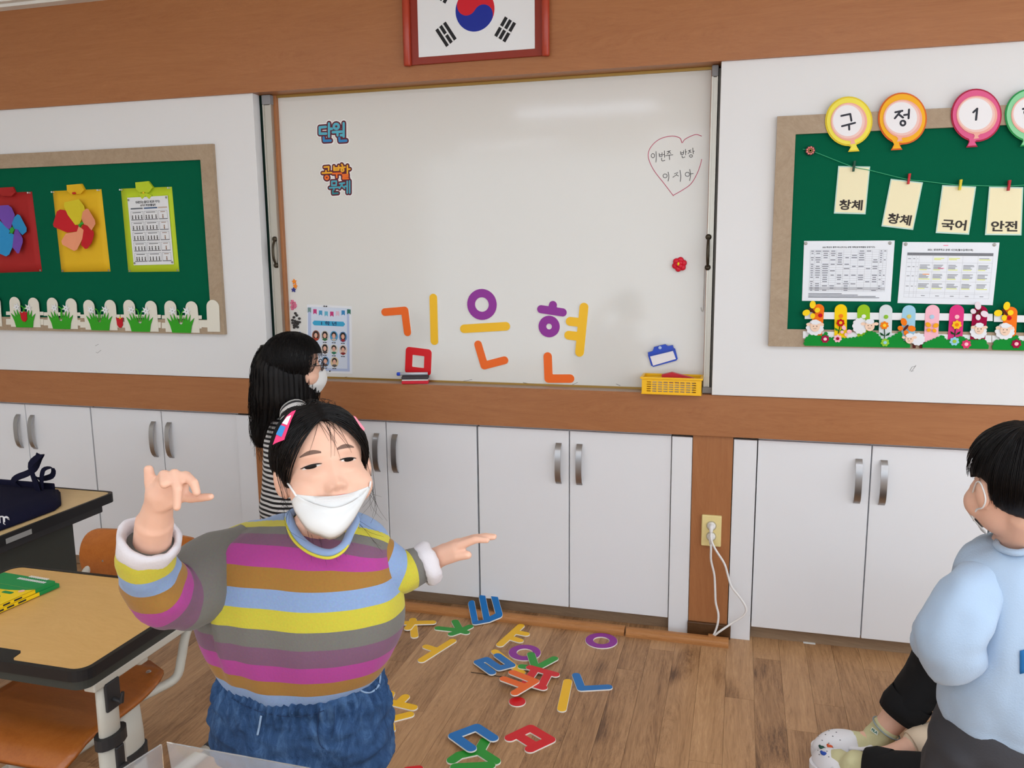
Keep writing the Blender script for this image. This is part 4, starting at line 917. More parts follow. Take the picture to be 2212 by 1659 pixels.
mk('title', text('2021. 방과후학교 운영 시간표(월수금/화수목)', (0.27, 0.855, 0.74, 0.895), f, 0.02), pk, t, recalc=False, kind='stuff')
mk('heading_row', slab([[(0.06, 0.785), (0.95, 0.785), (0.95, 0.83), (0.06, 0.83)]], f), mat('print_head', (120, 122, 128), 0.6), t)
us = [0.06, 0.115, 0.16, 0.19, 0.335, 0.49, 0.645, 0.80, 0.95]; vs = [0.83, 0.785, 0.67, 0.52, 0.365, 0.19, 0.165, 0.10]
mk('table_lines', rects(g, grid_lines(0.06, 0.10, 0.95, 0.83, us, vs, 0.0006, 0.001)), gl, t, recalc=False, kind='stuff')
R, Hh = [], []
for r_, (a, b) in enumerate(((0.77, 0.68), (0.66, 0.53), (0.51, 0.38), (0.355, 0.2))):
    for j in range(3, 8):
        if r_ == 0 and j in (3, 6): continue
        n = 2 if r_ == 0 else 5
        for i in range(n):
            v = a - 0.035 - i * 0.019; l = rng.uniform(0.07, 0.12); (Hh if i == n - 1 or (r_ == 0 and j < 6) else R).append((us[j] + 0.012, v, us[j] + 0.012 + l, v + 0.011))
    for j in range(0, 3): R.append((us[j] + 0.012, (a + b) / 2, us[j + 1] - 0.012, (a + b) / 2 + 0.012))
for j in range(3, 8): R.append(((us[j] + us[j + 1]) / 2 - 0.02, 0.125, (us[j] + us[j + 1]) / 2 + 0.02, 0.137))
mk('table_print', rects(g, R), gl, t, recalc=False, kind='stuff'); mk('highlight', rects(g9, Hh), hy, t, recalc=False, kind='stuff')
mk('highlight', rects(g9, [(0.24, 0.475, 0.31, 0.488)]), ho, t, recalc=False, kind='stuff'); mk('highlight', rects(g9, [(0.395, 0.575, 0.46, 0.585), (0.43, 0.945, 0.48, 0.955)]), hp_, t, recalc=False, kind='stuff')
for u in (0.035, 0.95): q = f(u, 0.965, 1); tack(q[0], q[2], PY - 0.0095, t, 0.0062)

# ---- felt farm border
def feltm(c): return mat('felt_%d_%d_%d' % c, c, 0.9, spec=0.1)
def Z4(x, y, Y=RY): p = at(*z4([(x, y)])[0], Y); return (p[0], p[2])
UZ = abs(Z4(1000, 800)[0] - Z4(1001, 800)[0])
def fslab(P, y, th=0.002): return slab([[Z4(*p) for p in P]], wallmap(RY - y, th))
whitef = (232, 234, 236)
def border_rail(P, lab): mk('border_rail', fslab(P, 0, 0.0012), feltm(whitef), label=lab, cat='rail', group='white felt border rails')
border_rail([(380, 750), (1950, 765), (1950, 826), (380, 808)], 'upper white felt rail behind the coloured pickets'); border_rail([(1960, 775), (2700, 785), (2700, 845), (1960, 832)], 'upper white felt rail behind the end pickets')
border_rail([(365, 910), (1940, 945), (1940, 1004), (365, 970)], 'lower white felt rail behind the bushes'); border_rail([(1945, 945), (2700, 960), (2700, 1018), (1945, 1004)], 'lower white felt rail behind the end bush')
pcs = [((498, 683), (476, 960), 96, (240, 120, 34), (196, 20, 44), 'orange', (510, 778)), ((684, 685), (678, 975), 106, (246, 208, 26), (240, 130, 40), 'yellow', (682, 783)), ((874, 687), (872, 960), 106, (150, 196, 40), (230, 234, 226), 'lime', (872, 786)),
       ((1060, 688), (1050, 975), 108, (214, 222, 224), (140, 190, 60), 'pale grey', (1058, 790)), ((1253, 693), (1240, 985), 110, (160, 206, 228), (214, 200, 110), 'sky blue', (1250, 787)), ((1450, 690), (1432, 1000), 114, (244, 186, 200), (176, 208, 230), 'light pink', (1441, 790)),
       ((1653, 690), (1632, 1010), 116, (220, 60, 130), (250, 190, 196), 'hot pink', (1650, 790)), ((1848, 697), (1820, 1000), 118, (160, 20, 66), None, 'crimson', None), ((2102, 706), (2080, 1010), 106, (240, 120, 34), (196, 20, 44), 'orange', (2085, 800)), ((2290, 706), (2270, 1010), 106, (246, 208, 26), (240, 130, 40), 'yellow', (2288, 800))]
for i, ((xt, yt), (xb, yb), w_, c, dot, nm, dp) in enumerate(pcs):
    a = Z4(xt, yt); b = Z4(xb, yb); r = w_ * UZ / 2; where = {0: ' beside the first sheep', 8: ' beside the last sheep', 1: ' with a red flower', 9: ' past the last sheep'}.get(i, '')
    t = thing('felt_picket', (b[0], RY, b[1]), nm + ' felt picket with rounded top' + where, 'picket', 'coloured felt pickets')
    top = [(a[0] + r * math.cos(q), a[1] - r + r * math.sin(q)) for q in np.linspace(0, math.pi, 14)]
    mk('board', slab([[(b[0] + r, b[1])] + top + [(b[0] - r, b[1])]], wallmap(RY - 0.0012, 0.002)), feltm(c), t)
    if dot: d = Z4(*dp); mk('button', lathe([(0.0072, 0), (0.0072, -0.0015), (0, -0.002)], (d[0], RY - 0.0032, d[1]), 'Y', 16), feltm(dot), t)
def bush(P, lab, y=0.004): mk('felt_bush', fslab(P, y), feltm((26, 140, 54)), label=lab, cat='bush', group='green felt bushes')
def bumpy(P, amp=9, per=26):
    """scalloped top edge between outline points"""
    out = []
    for (x0, y0), (x1, y1) in zip(P[:-1], P[1:]):
        n = max(2, int(math.hypot(x1 - x0, y1 - y0) / per)) * 4; dx, dy = x1 - x0, y1 - y0; L = math.hypot(dx, dy); nx, ny = dy / L, -dx / L
        for i in range(n):
            s = i / n; k = abs(math.sin(math.pi * s * n / 4)) * amp; out.append((x0 + dx * s + nx * k, y0 + dy * s + ny * k))
    return out + [P[-1]]
bush(bumpy([(375, 1022), (385, 975), (430, 935), (520, 955), (560, 915), (575, 965), (740, 972), (860, 955), (920, 905), (980, 930), (1030, 990), (1100, 960), (1180, 915), (1200, 990), (1260, 1030)]) + [(1255, 1048), (380, 1030)], 'long green felt bush running from the first sheep to the small sheep')
bush(bumpy([(1355, 1030), (1400, 1000), (1440, 985), (1530, 945), (1560, 990), (1690, 955), (1740, 985), (1820, 985), (1880, 980), (1912, 1045)]) + [(1910, 1058), (1355, 1046)], 'green felt bush under the hot pink picket')
bush(bumpy([(1945, 1050), (1965, 990), (2030, 980), (2110, 965), (2150, 945), (2165, 985), (2260, 1010), (2400, 1000), (2500, 1060)]) + [(2500, 1075), (1945, 1064)], 'green felt bush under the last sheep')
wool = feltm((230, 232, 236)); fcs = feltm((240, 208, 184)); brn = feltm((86, 40, 34))
def sheep(lab, body, br, head, hr, side=False):
    b = Z4(body[0], body[1] + br[1]); t = thing('felt_sheep', (b[0], RY, b[1]), lab, 'felt sheep', 'felt sheep on the border')
    def cloud(c, rx, ry, n): return [(c[0] + rx * (1 - 0.12 + 0.12 * abs(math.sin(n * q / 2))) * math.cos(q), c[1] + ry * (1 - 0.12 + 0.12 * abs(math.sin(n * q / 2))) * math.sin(q)) for q in np.linspace(0, 2 * math.pi, n * 5, endpoint=False)]
    if side:
        for dx in (-0.45, 0.45): mk('leg', fslab([(body[0] + dx * br[0] - 12, body[1] + br[1] * 0.6), (body[0] + dx * br[0] + 12, body[1] + br[1] * 0.6), (body[0] + dx * br[0] + 12, body[1] + br[1] * 1.4), (body[0] + dx * br[0] - 12, body[1] + br[1] * 1.4)], 0.004), brn, t)
    mk('body', fslab(cloud(body, *br, 11), 0.006, 0.003), wool, t)
    h = mk('face', fslab([(head[0] + hr * math.cos(q), head[1] + hr * 1.05 * math.sin(q)) for q in np.linspace(0, 2 * math.pi, 24, endpoint=False)], 0.009, 0.003), fcs, t)
    for s in (-1, 1): mk('ear', fslab([(head[0] + s * hr * 1.35 + hr * 0.5 * math.cos(q), head[1] - hr * 0.45 + hr * 0.34 * math.sin(q)) for q in np.linspace(0, 2 * math.pi, 14, endpoint=False)], 0.008, 0.002), fcs, t)
    mk('wool_cap', fslab(cloud((head[0], head[1] - hr * 0.95), hr * 0.95, hr * 0.55, 7), 0.012, 0.002), wool, t)
    for s in (-1, 1): c = Z4(head[0] + s * hr * 0.36, head[1] - hr * 0.1); mk('eye', lathe([(0.0016, 0), (0.0014, -0.001), (0, -0.0012)], (c[0], RY - 0.012, c[1]), 'Y', 10), pk, h)
    m_ = [at(*z4([(head[0] + x * hr, head[1] + y * hr)])[0], RY - 0.0122) for x, y in ((-0.28, 0.42), (-0.12, 0.55), (0, 0.42), (0.12, 0.55), (0.28, 0.42))]
    mk('mouth', tube(m_, 0.0005, 5), pk, h)
sheep('white felt sheep under the yellow butterfly at the board corner', (464, 880), (76, 66), (465, 870), 40)
sheep('white felt sheep standing sideways by the lime picket', (840, 865), (66, 70), (920, 865), 40)
sheep('small white felt sheep with brown legs in front of the bushes', (1320, 975), (62, 54), (1250, 975), 34, True)
sheep('white felt sheep in front of the crimson picket', (1826, 915), (72, 62), (1832, 893), 38)
sheep('white felt sheep under the second yellow butterfly', (2046, 910), (84, 70), (2046, 900), 42)
def fflower(lab, c, r, col, eye, stem=None):
    p = Z4(*c); t = thing('felt_flower', (p[0], RY, p[1] - r * UZ), lab, 'felt flower', 'small felt flowers')
    mk('bloom', slab([petals(p, 7, r * UZ, 0.25, 6)], wallmap(RY - 0.0062, 0.0025)), feltm(col), t); mk('eye', lathe([(r * UZ * 0.4, 0), (r * UZ * 0.4, -0.001), (0, -0.0015)], (p[0], RY - 0.0087, p[1]), 'Y', 14), feltm(eye), t)
    if stem:
        S = [at(*z4([q])[0], RY - 0.0045) for q in stem]; mk('stem', tube(S, 0.0014, 6), feltm((16, 70, 34)), t)
        m_ = stem[len(stem) // 2]
        for s in (-1, 1): mk('leaf', fslab([(m_[0], m_[1] + 20), (m_[0] + s * 22, m_[1] - 2), (m_[0] + s * 44, m_[1] - 12), (m_[0] + s * 34, m_[1] + 12)], 0.0055, 0.0015), feltm((16, 70, 34) if col[0] > 200 and col[1] > 100 else (50, 130, 40)), t)
fflower('red felt flower on the yellow picket', (678, 838), 36, (190, 22, 34), (246, 196, 40), [(675, 860), (670, 890), (660, 930)])
fflower('crimson felt flower on the bush by the first sheep', (549, 974), 37, (166, 20, 70), (248, 206, 210)); fflower('pale pink felt flower at the foot of the yellow picket', (653, 970), 37, (244, 190, 204), (160, 20, 50))
fflower('orange felt flower on the pale grey picket', (1043, 860), 37, (240, 130, 30), (248, 206, 60), [(1045, 890), (1048, 930), (1046, 970)]); fflower('lime felt flower below the pale grey picket', (1048, 1003), 37, (150, 200, 60), (150, 206, 224))
fflower('yellow felt flower on the hot pink picket', (1646, 855), 40, (246, 196, 40), (240, 130, 30), [(1640, 885), (1636, 920), (1632, 960)]); fflower('light blue felt flower on the bush under the hot pink picket', (1626, 993), 40, (150, 206, 228), (160, 200, 70))
fflower('hot pink felt flower at the end of the bush', (1725, 1017), 40, (220, 60, 110), (250, 196, 206)); fflower('crimson felt flower on the end bush', (2142, 1014), 40, (160, 20, 66), (250, 196, 200))
def butterfly(lab, c, s, col, ang, y=0.0065, body=True):
    p = Z4(*c); t = thing('felt_butterfly', (p[0], RY, p[1] - 0.01), lab, 'felt butterfly', 'felt butterflies'); ca, sa = math.cos(ang), math.sin(ang)
    def el(dx, dy, rx, ry, a2):
        L = []
        for q in np.linspace(0, 2 * math.pi, 18, endpoint=False):
            x, yv = rx * math.cos(q), ry * math.sin(q); x, yv = x * math.cos(a2) - yv * math.sin(a2) + dx, x * math.sin(a2) + yv * math.cos(a2) + dy
            L.append((c[0] + (x * ca - yv * sa) * s, c[1] + (x * sa + yv * ca) * s))
        return L
    for k_, a_ in enumerate(((-0.55, -0.35, 0.42, 0.32, 0.5), (-0.4, 0.4, 0.3, 0.26, -0.5), (0.55, -0.35, 0.42, 0.32, -0.5), (0.4, 0.4, 0.3, 0.26, 0.5))):
        mk('wing', fslab(el(*a_), y + 0.0004 * k_, 0.0018), feltm(col), t)
    if body: mk('body', fslab(el(0, 0, 0.13, 0.42, 0), y + 0.003, 0.0018), brn, t)
butterfly('yellow felt butterfly above the first sheep', (440, 738), 78, (248, 212, 40), -0.9); butterfly('pale pink felt butterfly low on the yellow picket', (718, 910), 50, (246, 190, 200), 0.6, body=False)
butterfly('orange felt butterfly on the sky blue picket', (1220, 880), 78, (240, 126, 34), 0.7); butterfly('amber felt butterfly on the light pink picket', (1438, 878), 58, (242, 168, 40), 0.1, body=False)
butterfly('white felt butterfly on the crimson picket', (1828, 748), 80, (234, 220, 228), 0.9); butterfly('yellow felt butterfly above the last sheep', (2045, 750), 84, (248, 212, 40), -0.7)
# wall scuffs: pencil marks with a shape of their own
for P, lab in ((z2([(735, 525), (760, 512)]), 'short pencil cross mark under the white picket border'), (z2([(740, 575), (752, 580), (778, 558)]), 'small pencil tick mark under the white picket border'), (z4([(1258, 1245), (1275, 1210), (1300, 1205), (1310, 1195), (1290, 1225), (1268, 1248), (1290, 1240)]), 'grey pencil scribble on the white panel under the sheep border')):
    mk('pencil_mark', tube([at(x, y, PY - 0.0002) for x, y in P], 0.0007, 5), mat('pencil', (110, 108, 104), 0.7), label=lab, cat='mark')
# ================================================================== FLOOR LETTERS
zf = zoomer(820, 1280, 3.95)
def floor_letter(label, colour, strokes, r=0.016, z=0.0, tilt=None):
    S = []
    for s in strokes:
        if s[0] in ('ring', 'disc'):
            c = onz(*zf([s[1]])[0], 0); e = onz(*zf([(s[1][0] + s[2], s[1][1])])[0], 0); R = math.hypot(e[0] - c[0], e[1] - c[1])
            S.append(ring_stroke((c[0], c[1]), R) if s[0] == 'ring' else [(c[0], c[1])])
            if s[0] == 'disc': r = R
        else: S.append([tuple(onz(*q, z)[:2]) for q in zf(s)])
    L = outline(S, r, 0.0025); a = np.array([p for l in L for p in l]); ctr = a.mean(axis=0)
    t = thing('floor_letter', (ctr[0], ctr[1], z), label, 'letter', 'foam letters scattered on the floor')
    lift = (lambda u, v: 0.0) if tilt is None else tilt
    mk('foam_base', slab(L, lambda u, v, h: (u, v, z + lift(u, v) + 0.004 * h)), foamw, t)
    mk('colour_face', slab(outline(S, r - 0.0012, 0.0025), lambda u, v, h: (u, v, z + lift(u, v) + 0.004 + 0.0012 * h)), lcol(colour), t)
T = 0.0055
floor_letter('yellow foam bar lying under a yellow letter near the girl\'s elbow', 'yellow', [[(284, 240), (298, 378)]])
floor_letter('yellow foam letter with a short foot crossing another yellow bar', 'yellow', [[(100, 270), (452, 262)], [(272, 275), (242, 312)]], z=T)
floor_letter('green foam letter with five arms beside the blue three-pronged letter', 'green', [[(500, 312), (650, 328), (690, 336)], [(645, 255), (690, 336)], [(770, 298), (690, 336)], [(615, 362), (690, 336)], [(738, 348), (690, 336)]])
bt = onz(*zf([(830, 275)])[0], 0); 
floor_letter('blue three-pronged foam letter leaning on the wooden moulding', 'blue', [[(818, 268), (1022, 230)], [(785, 170), (818, 268)], [(878, 150), (918, 250)], [(960, 115), (1022, 230)]], 0.0142, 0.004,
             tilt=lambda u, v: max(0, (v - 3.035)) * 0.55)
floor_letter('yellow foam letter with two stubs above the purple ring in the pile', 'yellow', [[(1205, 292), (1028, 452)], [(1150, 342), (1248, 362)], [(1100, 388), (1195, 418)]])
floor_letter('yellow foam letter with one stub below the green five-armed letter', 'yellow', [[(622, 420), (360, 585)], [(490, 500), (398, 470)]])
floor_letter('purple foam ring in the pile under the green letter', 'purple', [('ring', (1238, 520), 103)], 0.0158)
floor_letter('yellow foam bar mostly hidden under the blue zigzag letter', 'yellow', [[(985, 512), (1210, 690)]])
floor_letter('blue zigzag foam letter in the pile', 'blue', [[(1008, 545), (1125, 628), (1022, 655), (912, 578), (838, 602), (958, 690)]], 0.016, T)
floor_letter('green foam letter with long arms between the purple ring and the red letter', 'green', [[(1292, 535), (1330, 650)], [(1490, 572), (1335, 655)], [(1215, 640), (1335, 655)]], z=T)
floor_letter('red foam letter with two crossbars and two posts in the pile', 'red', [[(1285, 648), (1500, 708)], [(1245, 778), (1395, 820)], [(1330, 662), (1250, 775)], [(1440, 695), (1380, 812)]], 0.016, 2 * T)
floor_letter('orange three-armed foam letter on top of the red letter', 'orange', [[(1135, 690), (1325, 765), (1155, 865)], [(1060, 745), (1245, 812)]], 0.016, 3 * T)
floor_letter('small solid red foam disc below the orange letter', 'red', [('disc', (1175, 940), 73)], 0.02)
floor_letter('lone straight yellow foam bar beside the blue corner letter', 'yellow', [[(1605, 768), (1555, 1002)]], 0.0165)
floor_letter('blue foam corner letter beside the lone yellow bar', 'blue', [[(1678, 715), (1722, 828), (1950, 815)]], 0.016)
floor_letter('purple foam ring lying alone near the wooden moulding', 'purple', [('ring', (1892, 418), 103)], 0.0158)
floor_letter('yellow foam letter with two stubs next to the girl\'s jeans', 'yellow', [[(10, 925), (285, 990)], [(92, 872), (62, 938)], [(218, 900), (155, 960)]], 0.0165)
floor_letter('yellow foam letter with one stub half behind the girl\'s jeans', 'yellow', [[(20, 1110), (255, 1050)], [(75, 1095), (95, 1178)]], 0.0165)
floor_letter('green forked foam letter partly under the blue open-box letter', 'green', [[(900, 1275), (850, 1362)], [(850, 1362), (985, 1448)], [(850, 1362), (680, 1398), (620, 1440)]], 0.0178)
floor_letter('plain green foam bar beside the green forked letter', 'green', [[(650, 1500), (940, 1485)]], 0.0178, T)
floor_letter('blue open-box foam letter on top of the green letter', 'blue', [[(968, 1250), (828, 1158), (632, 1232), (780, 1338)]], 0.0178, 2 * T)
floor_letter('red boxy foam letter with two horns lying by itself', 'red', [[(1112, 1250), (1288, 1166), (1455, 1265), (1285, 1345)], [(1180, 1228), (1325, 1318)]], 0.0178)
floor_letter('plain red foam bar on the floor beside the girl\'s jeans', 'red', [[(240, 1525), (330, 1515)]], 0.0158)
hw = [onz(*q, 0.003) for q in zf([(780, 680), (860, 690), (950, 705), (1050, 718)])]
mk('hair_tie_wire', tube(smooth_path(hw, 4), 0.0012, 5), mat('dark_gap', (26, 22, 20)), label='thin dark wire poking out from the letter pile', cat='wire')

# ================================================================== DESKS
topw = wood('desk_top', [(204, 158, 92), (214, 170, 104), (222, 180, 114)], (0.5, 2, 1), 0.38, 3, fine=0.3)
topw2 = wood('desk_top_pale', [(206, 176, 126), (214, 184, 134), (220, 192, 144)], (0.5, 2, 1), 0.42, 3, fine=0.3)
blk = mat('black_edge', (28, 28, 30), 0.4, spec=0.4); legm = mat('ivory_steel', (196, 192, 180), 0.4, spec=0.45); drk = mat('dark_plastic', (46, 46, 48), 0.5)
tray = mat('grey_tray', (58, 60, 55), 0.6); ply = wood('plywood_seat', [(150, 82, 30), (172, 98, 40), (186, 112, 50)], (0.6, 2, 1), 0.28, 3, fine=0.4, spec=0.5)
def rounded(x0, x1, y0, y1, r, n=6):
    P = []
    for cx_, cy_, a0 in ((x1 - r, y0 + r, -90), (x1 - r, y1 - r, 0), (x0 + r, y1 - r, 90), (x0 + r, y0 + r, 180)):
        for i in range(n + 1): a = math.radians(a0 + 90 * i / n); P.append((cx_ + r * math.cos(a), cy_ + r * math.sin(a)))
    return P
DZ = 0.60
def desk(label, x0, x1, y0, y1, z, notch=True, topm=None):
    t = thing('school_desk', ((x0 + x1) / 2, (y0 + y1) / 2, 0), label, 'desk', 'school desks')
    P = rounded(x0 + 0.012, x1 - 0.012, y0 + 0.012, y1 - 0.012, 0.03)
    if notch:
        nx0, nx1, nd = x0 + 0.16, x0 + 0.47, 0.045
        k = len(P) - 1
        P = P + [(nx0 - 0.012, y0 + 0.012), (nx0, y0 + 0.012 + 0.010), (nx0 + 0.004, y0 + nd), (nx0 + 0.012, y0 + nd + 0.008), (nx1 - 0.012, y0 + nd + 0.008), (nx1 - 0.004, y0 + nd), (nx1, y0 + 0.022), (nx1 + 0.012, y0 + 0.012)]
    mk('top', slab([P], lambda u, v, h: (u, v, z - 0.018 + 0.018 * h)), topm or topw, t)
    E_ = rounded(x0, x1, y0, y1, 0.04)
    mk('edge_band', slab([E_, P], lambda u, v, h: (u, v, z - 0.024 + 0.0255 * h)), blk, t)
    if notch: mk('pen_groove', box(nx0, nx1, y0 + 0.014, y0 + 0.05, z - 0.024, z - 0.008, 0.003), blk, t)
    mk('under_tray', slab([rounded(x0 + 0.02, x1 - 0.02, y0 + 0.02, y1 - 0.02, 0.03)], lambda u, v, h: (u, v, z - 0.055 + 0.034 * h)), tray, t)
    for sx, xx in ((1, x1 - 0.035), (-1, x0 + 0.035)):
        ym = y0 + 0.10
        mk('top_arm', box(xx - 0.016, xx + 0.016, y0 + 0.05, y1 - 0.05, z - 0.076, z - 0.054, 0.004), legm, t)
        up = mk('upper_leg', loft([[(xx + 0.016 * math.cos(a), ym + 0.03 * math.sin(a) + (0 if zz > 0.4 else -0.03 * (0.40 - zz)), zz) for a in np.linspace(0, 2 * math.pi, 16, endpoint=False)] for zz in (0.30, z - 0.06)]), legm, t, smooth=True)
        lo = mk('lower_leg', loft([[(xx + 0.021 * math.cos(a), ym + 0.037 * math.sin(a), zz) for a in np.linspace(0, 2 * math.pi, 16, endpoint=False)] for zz in (0.03, 0.38)]), legm, t, smooth=True)
        mk('collar', loft([[(xx + 0.027 * math.cos(a), ym + 0.043 * math.sin(a), zz) for a in np.linspace(0, 2 * math.pi, 16, endpoint=False)] for zz in (0.372, 0.40)]), drk, t, smooth=False)
        kn = mk('adjust_knob', lathe([(0.0, 0), (0.022, 0), (0.024, 0.012), (0.018, 0.022), (0, 0.022)], (xx + sx * 0.018, ym, 0.30), 'X', 16) if sx > 0 else lathe([(0.0, 0), (0.022, 0), (0.024, -0.012), (0.018, -0.022), (0, -0.022)], (xx - 0.018, ym, 0.30), 'X', 16), drk, lo, smooth=True)
        mk('lever', box(xx + sx * 0.020 - 0.006, xx + sx * 0.020 + 0.006, ym - 0.013, ym + 0.013, 0.29, 0.37, 0.005), drk, lo)
        mk('bag_hook', join(box(xx + sx * 0.016 - 0.004, xx + sx * 0.016 + 0.004, ym - 0.022, ym + 0.022, 0.46, 0.53, 0.003), tube([(xx + sx * 0.018, ym, 0.485), (xx + sx * 0.04, ym, 0.482), (xx + sx * 0.045, ym, 0.505)], [0.006, 0.006, 0.004], 8)), drk, up)
        mk('foot', tube(smooth_path([(xx, y0 - 0.02, 0.014), (xx, y0 + 0.08, 0.03), (xx, y1 - 0.15, 0.03), (xx, y1 + 0.02, 0.014)], 4), 0.019, 10), legm, t, smooth=True)
        for yy in (y0 - 0.02, y1 + 0.02): mk('rubber_foot', tube([(xx, yy - 0.02, 0.016), (xx, yy + 0.02, 0.016)], 0.0155, 10), drk, t)
    mk('cross_bar', box(x0 + 0.04, x1 - 0.04, y0 + 0.22, y0 + 0.25, z - 0.10, z - 0.06, 0.005), legm, t)
    return t
desk('school desk with a black rimmed top carrying green and yellow workbooks', -2.03, -1.352, 1.362, 1.845, DZ)
# desk turned sideways carrying the bag
FZ = 0.62
t = thing('school_desk', (-2.5, 2.1, 0), 'school desk with pale top and grey front panel under the navy bag', 'desk', 'school desks')
dx0, dx1, dy0, dy1 = -2.75, -2.232, 1.78, 2.49
P = rounded(dx0 + 0.01, dx1 - 0.01, dy0 + 0.01, dy1 - 0.01, 0.03)
mk('top', slab([P], lambda u, v, h: (u, v, FZ - 0.02 + 0.02 * h)), topw2, t); mk('edge_band', slab([rounded(dx0, dx1, dy0, dy1, 0.03), P], lambda u, v, h: (u, v, FZ - 0.032 + 0.0335 * h)), blk, t)
mk('modesty_panel', box(dx1 - 0.09, dx1 - 0.075, dy0 + 0.07, dy1 - 0.14, 0.22, FZ - 0.03, 0.003), tray, t); mk('name_label', box(dx1 - 0.002, dx1 + 0.0012, 2.0, 2.10, FZ - 0.029, FZ - 0.012), mat('label_grey', (150, 150, 148), 0.5), t)
mk('apron', box(dx1 - 0.06, dx1 - 0.012, dy0 + 0.05, dy1 - 0.06, FZ - 0.060, FZ - 0.031, 0.004), drk, t)
for yy in (dy0 + 0.09, dy1 - 0.14):
    mk('leg', loft([[(dx1 - 0.12 + 0.035 * math.cos(a), yy + 0.02 * math.sin(a), zz) for a in np.linspace(0, 2 * math.pi, 16, endpoint=False)] for zz in (0.03, FZ - 0.03)]), tray, t, smooth=True)
    mk('foot', tube([(dx0 + 0.02, yy, 0.018), (dx1 - 0.02, yy, 0.018)], 0.018, 10), legm, t, smooth=True)

# ---- chair pushed under the near desk from its far side
CX = -1.70
t = thing('school_chair', (CX, 1.75, 0), 'plywood school chair with ivory steel frame pushed under the desk with the workbooks', 'chair')
def seat():
    n, m = 14, 16; x0, x1 = CX - 0.205, CX + 0.205; y0, y1 = 1.44, 1.835; V = []; prof = []
    for i in range(n + 1):
        s = i / n; y = y0 + (y1 - y0) * s; zz = 0.345 - 0.05 * max(0, 1 - s / 0.22) ** 2 + 0.018 * max(0, (s - 0.6) / 0.4) ** 2 - 0.006 * math.sin(math.pi * s); prof.append((y, zz, s))
    rings = []
    for y, zz, s in prof:
        hw = 0.205 * (1 - 0.10 * max(0, (s - 0.55) / 0.45) ** 2) * (1 - 0.10 * max(0, 1 - s / 0.12) ** 2) * (1 - 0.35 * max(0, (s - 0.88) / 0.12) ** 3)
        top = [(CX + hw * (2 * j / m - 1), y, zz - 0.004 * (1 - (2 * j / m - 1) ** 2)) for j in range(m + 1)]; bot = [(a, b, c - 0.011) for a, b, c in reversed(top)]; rings.append(top + bot)
    return loft(rings)
mk('seat', seat(), ply, t, smooth=True)
for sx in (-1, 1):
    mk('screw', lathe([(0.0075, 0), (0.006, 0.002), (0, 0.0025)], (CX + sx * 0.15, 1.79, 0.356), 'Z', 12), steel, t)
def backrest():
    n, m = 36, 10; z0_, z1_ = 0.50, 0.675; rings = []
    for i in range(n + 1):
        s = math.sin(math.pi / 2 * (2 * i / n - 1)); x = CX + 0.222 * s; yb_ = 1.975 + 0.03 * (1 - s * s) - 0.01; ed = max(0, (abs(s) - 0.72) / 0.28); hz_ = (z1_ - z0_) / 2 * math.sqrt(max(0.02, 1 - ed ** 2.2)); zc_ = (z0_ + z1_) / 2
        fr_ = [(x, yb_ + 0.05 * (zc_ + hz_ * (2 * j / m - 1) - z0_), zc_ + hz_ * (2 * j / m - 1)) for j in range(m + 1)]; rings.append(fr_ + [(a, b + 0.010, c) for a, b, c in reversed(fr_)])
    return loft(rings)
auto_smooth(mk('backrest', backrest(), ply, t))
for sx in (-1, 1): mk('screw', lathe([(0.008, 0), (0.006, -0.003), (0, -0.004)], (CX + sx * 0.155, 1.988, 0.575), 'Y', 12), steel, t)
for sx in (-1, 1):
    x = CX + sx * 0.185; xo = CX + sx * 0.215
    mk('frame_tube', tube(smooth_path([(CX + sx * 0.15, 1.66, 0.318), (CX + sx * 0.19, 1.76, 0.322), (CX + sx * 0.218, 1.815, 0.335), (CX + sx * 0.222, 1.84, 0.385), (CX + sx * 0.222, 1.865, 0.44), (CX + sx * 0.21, 1.955, 0.52), (CX + sx * 0.185, 2.028, 0.61)], 5), 0.0125, 12), legm, t, smooth=True)
    mk('leg', loft([[(x + 0.016 * math.cos(a), 1.665 + 0.045 * math.sin(a) * (1 if zz < 0.25 else 0.8), zz) for a in np.linspace(0, 2 * math.pi, 16, endpoint=False)] for zz in (0.03, 0.24, 0.33)]), legm, t, smooth=True)
    mk('collar', loft([[(x + 0.023 * math.cos(a), 1.665 + 0.052 * math.sin(a), zz) for a in np.linspace(0, 2 * math.pi, 16, endpoint=False)] for zz in (0.175, 0.205)]), drk, t)
    mk('foot', tube(smooth_path([(x, 1.46, 0.016), (x, 1.60, 0.03), (x, 1.80, 0.03), (x, 1.96, 0.016)], 4), 0.017, 10), legm, t, smooth=True)
    for yy in (1.45, 1.97): mk('rubber_foot', tube([(x, yy - 0.02, 0.0165), (x, yy + 0.02, 0.0165)], 0.0165, 10), drk, t)
mk('cross_bar', box(CX - 0.18, CX + 0.18, 1.65, 1.68, 0.29, 0.325, 0.004), legm, t)

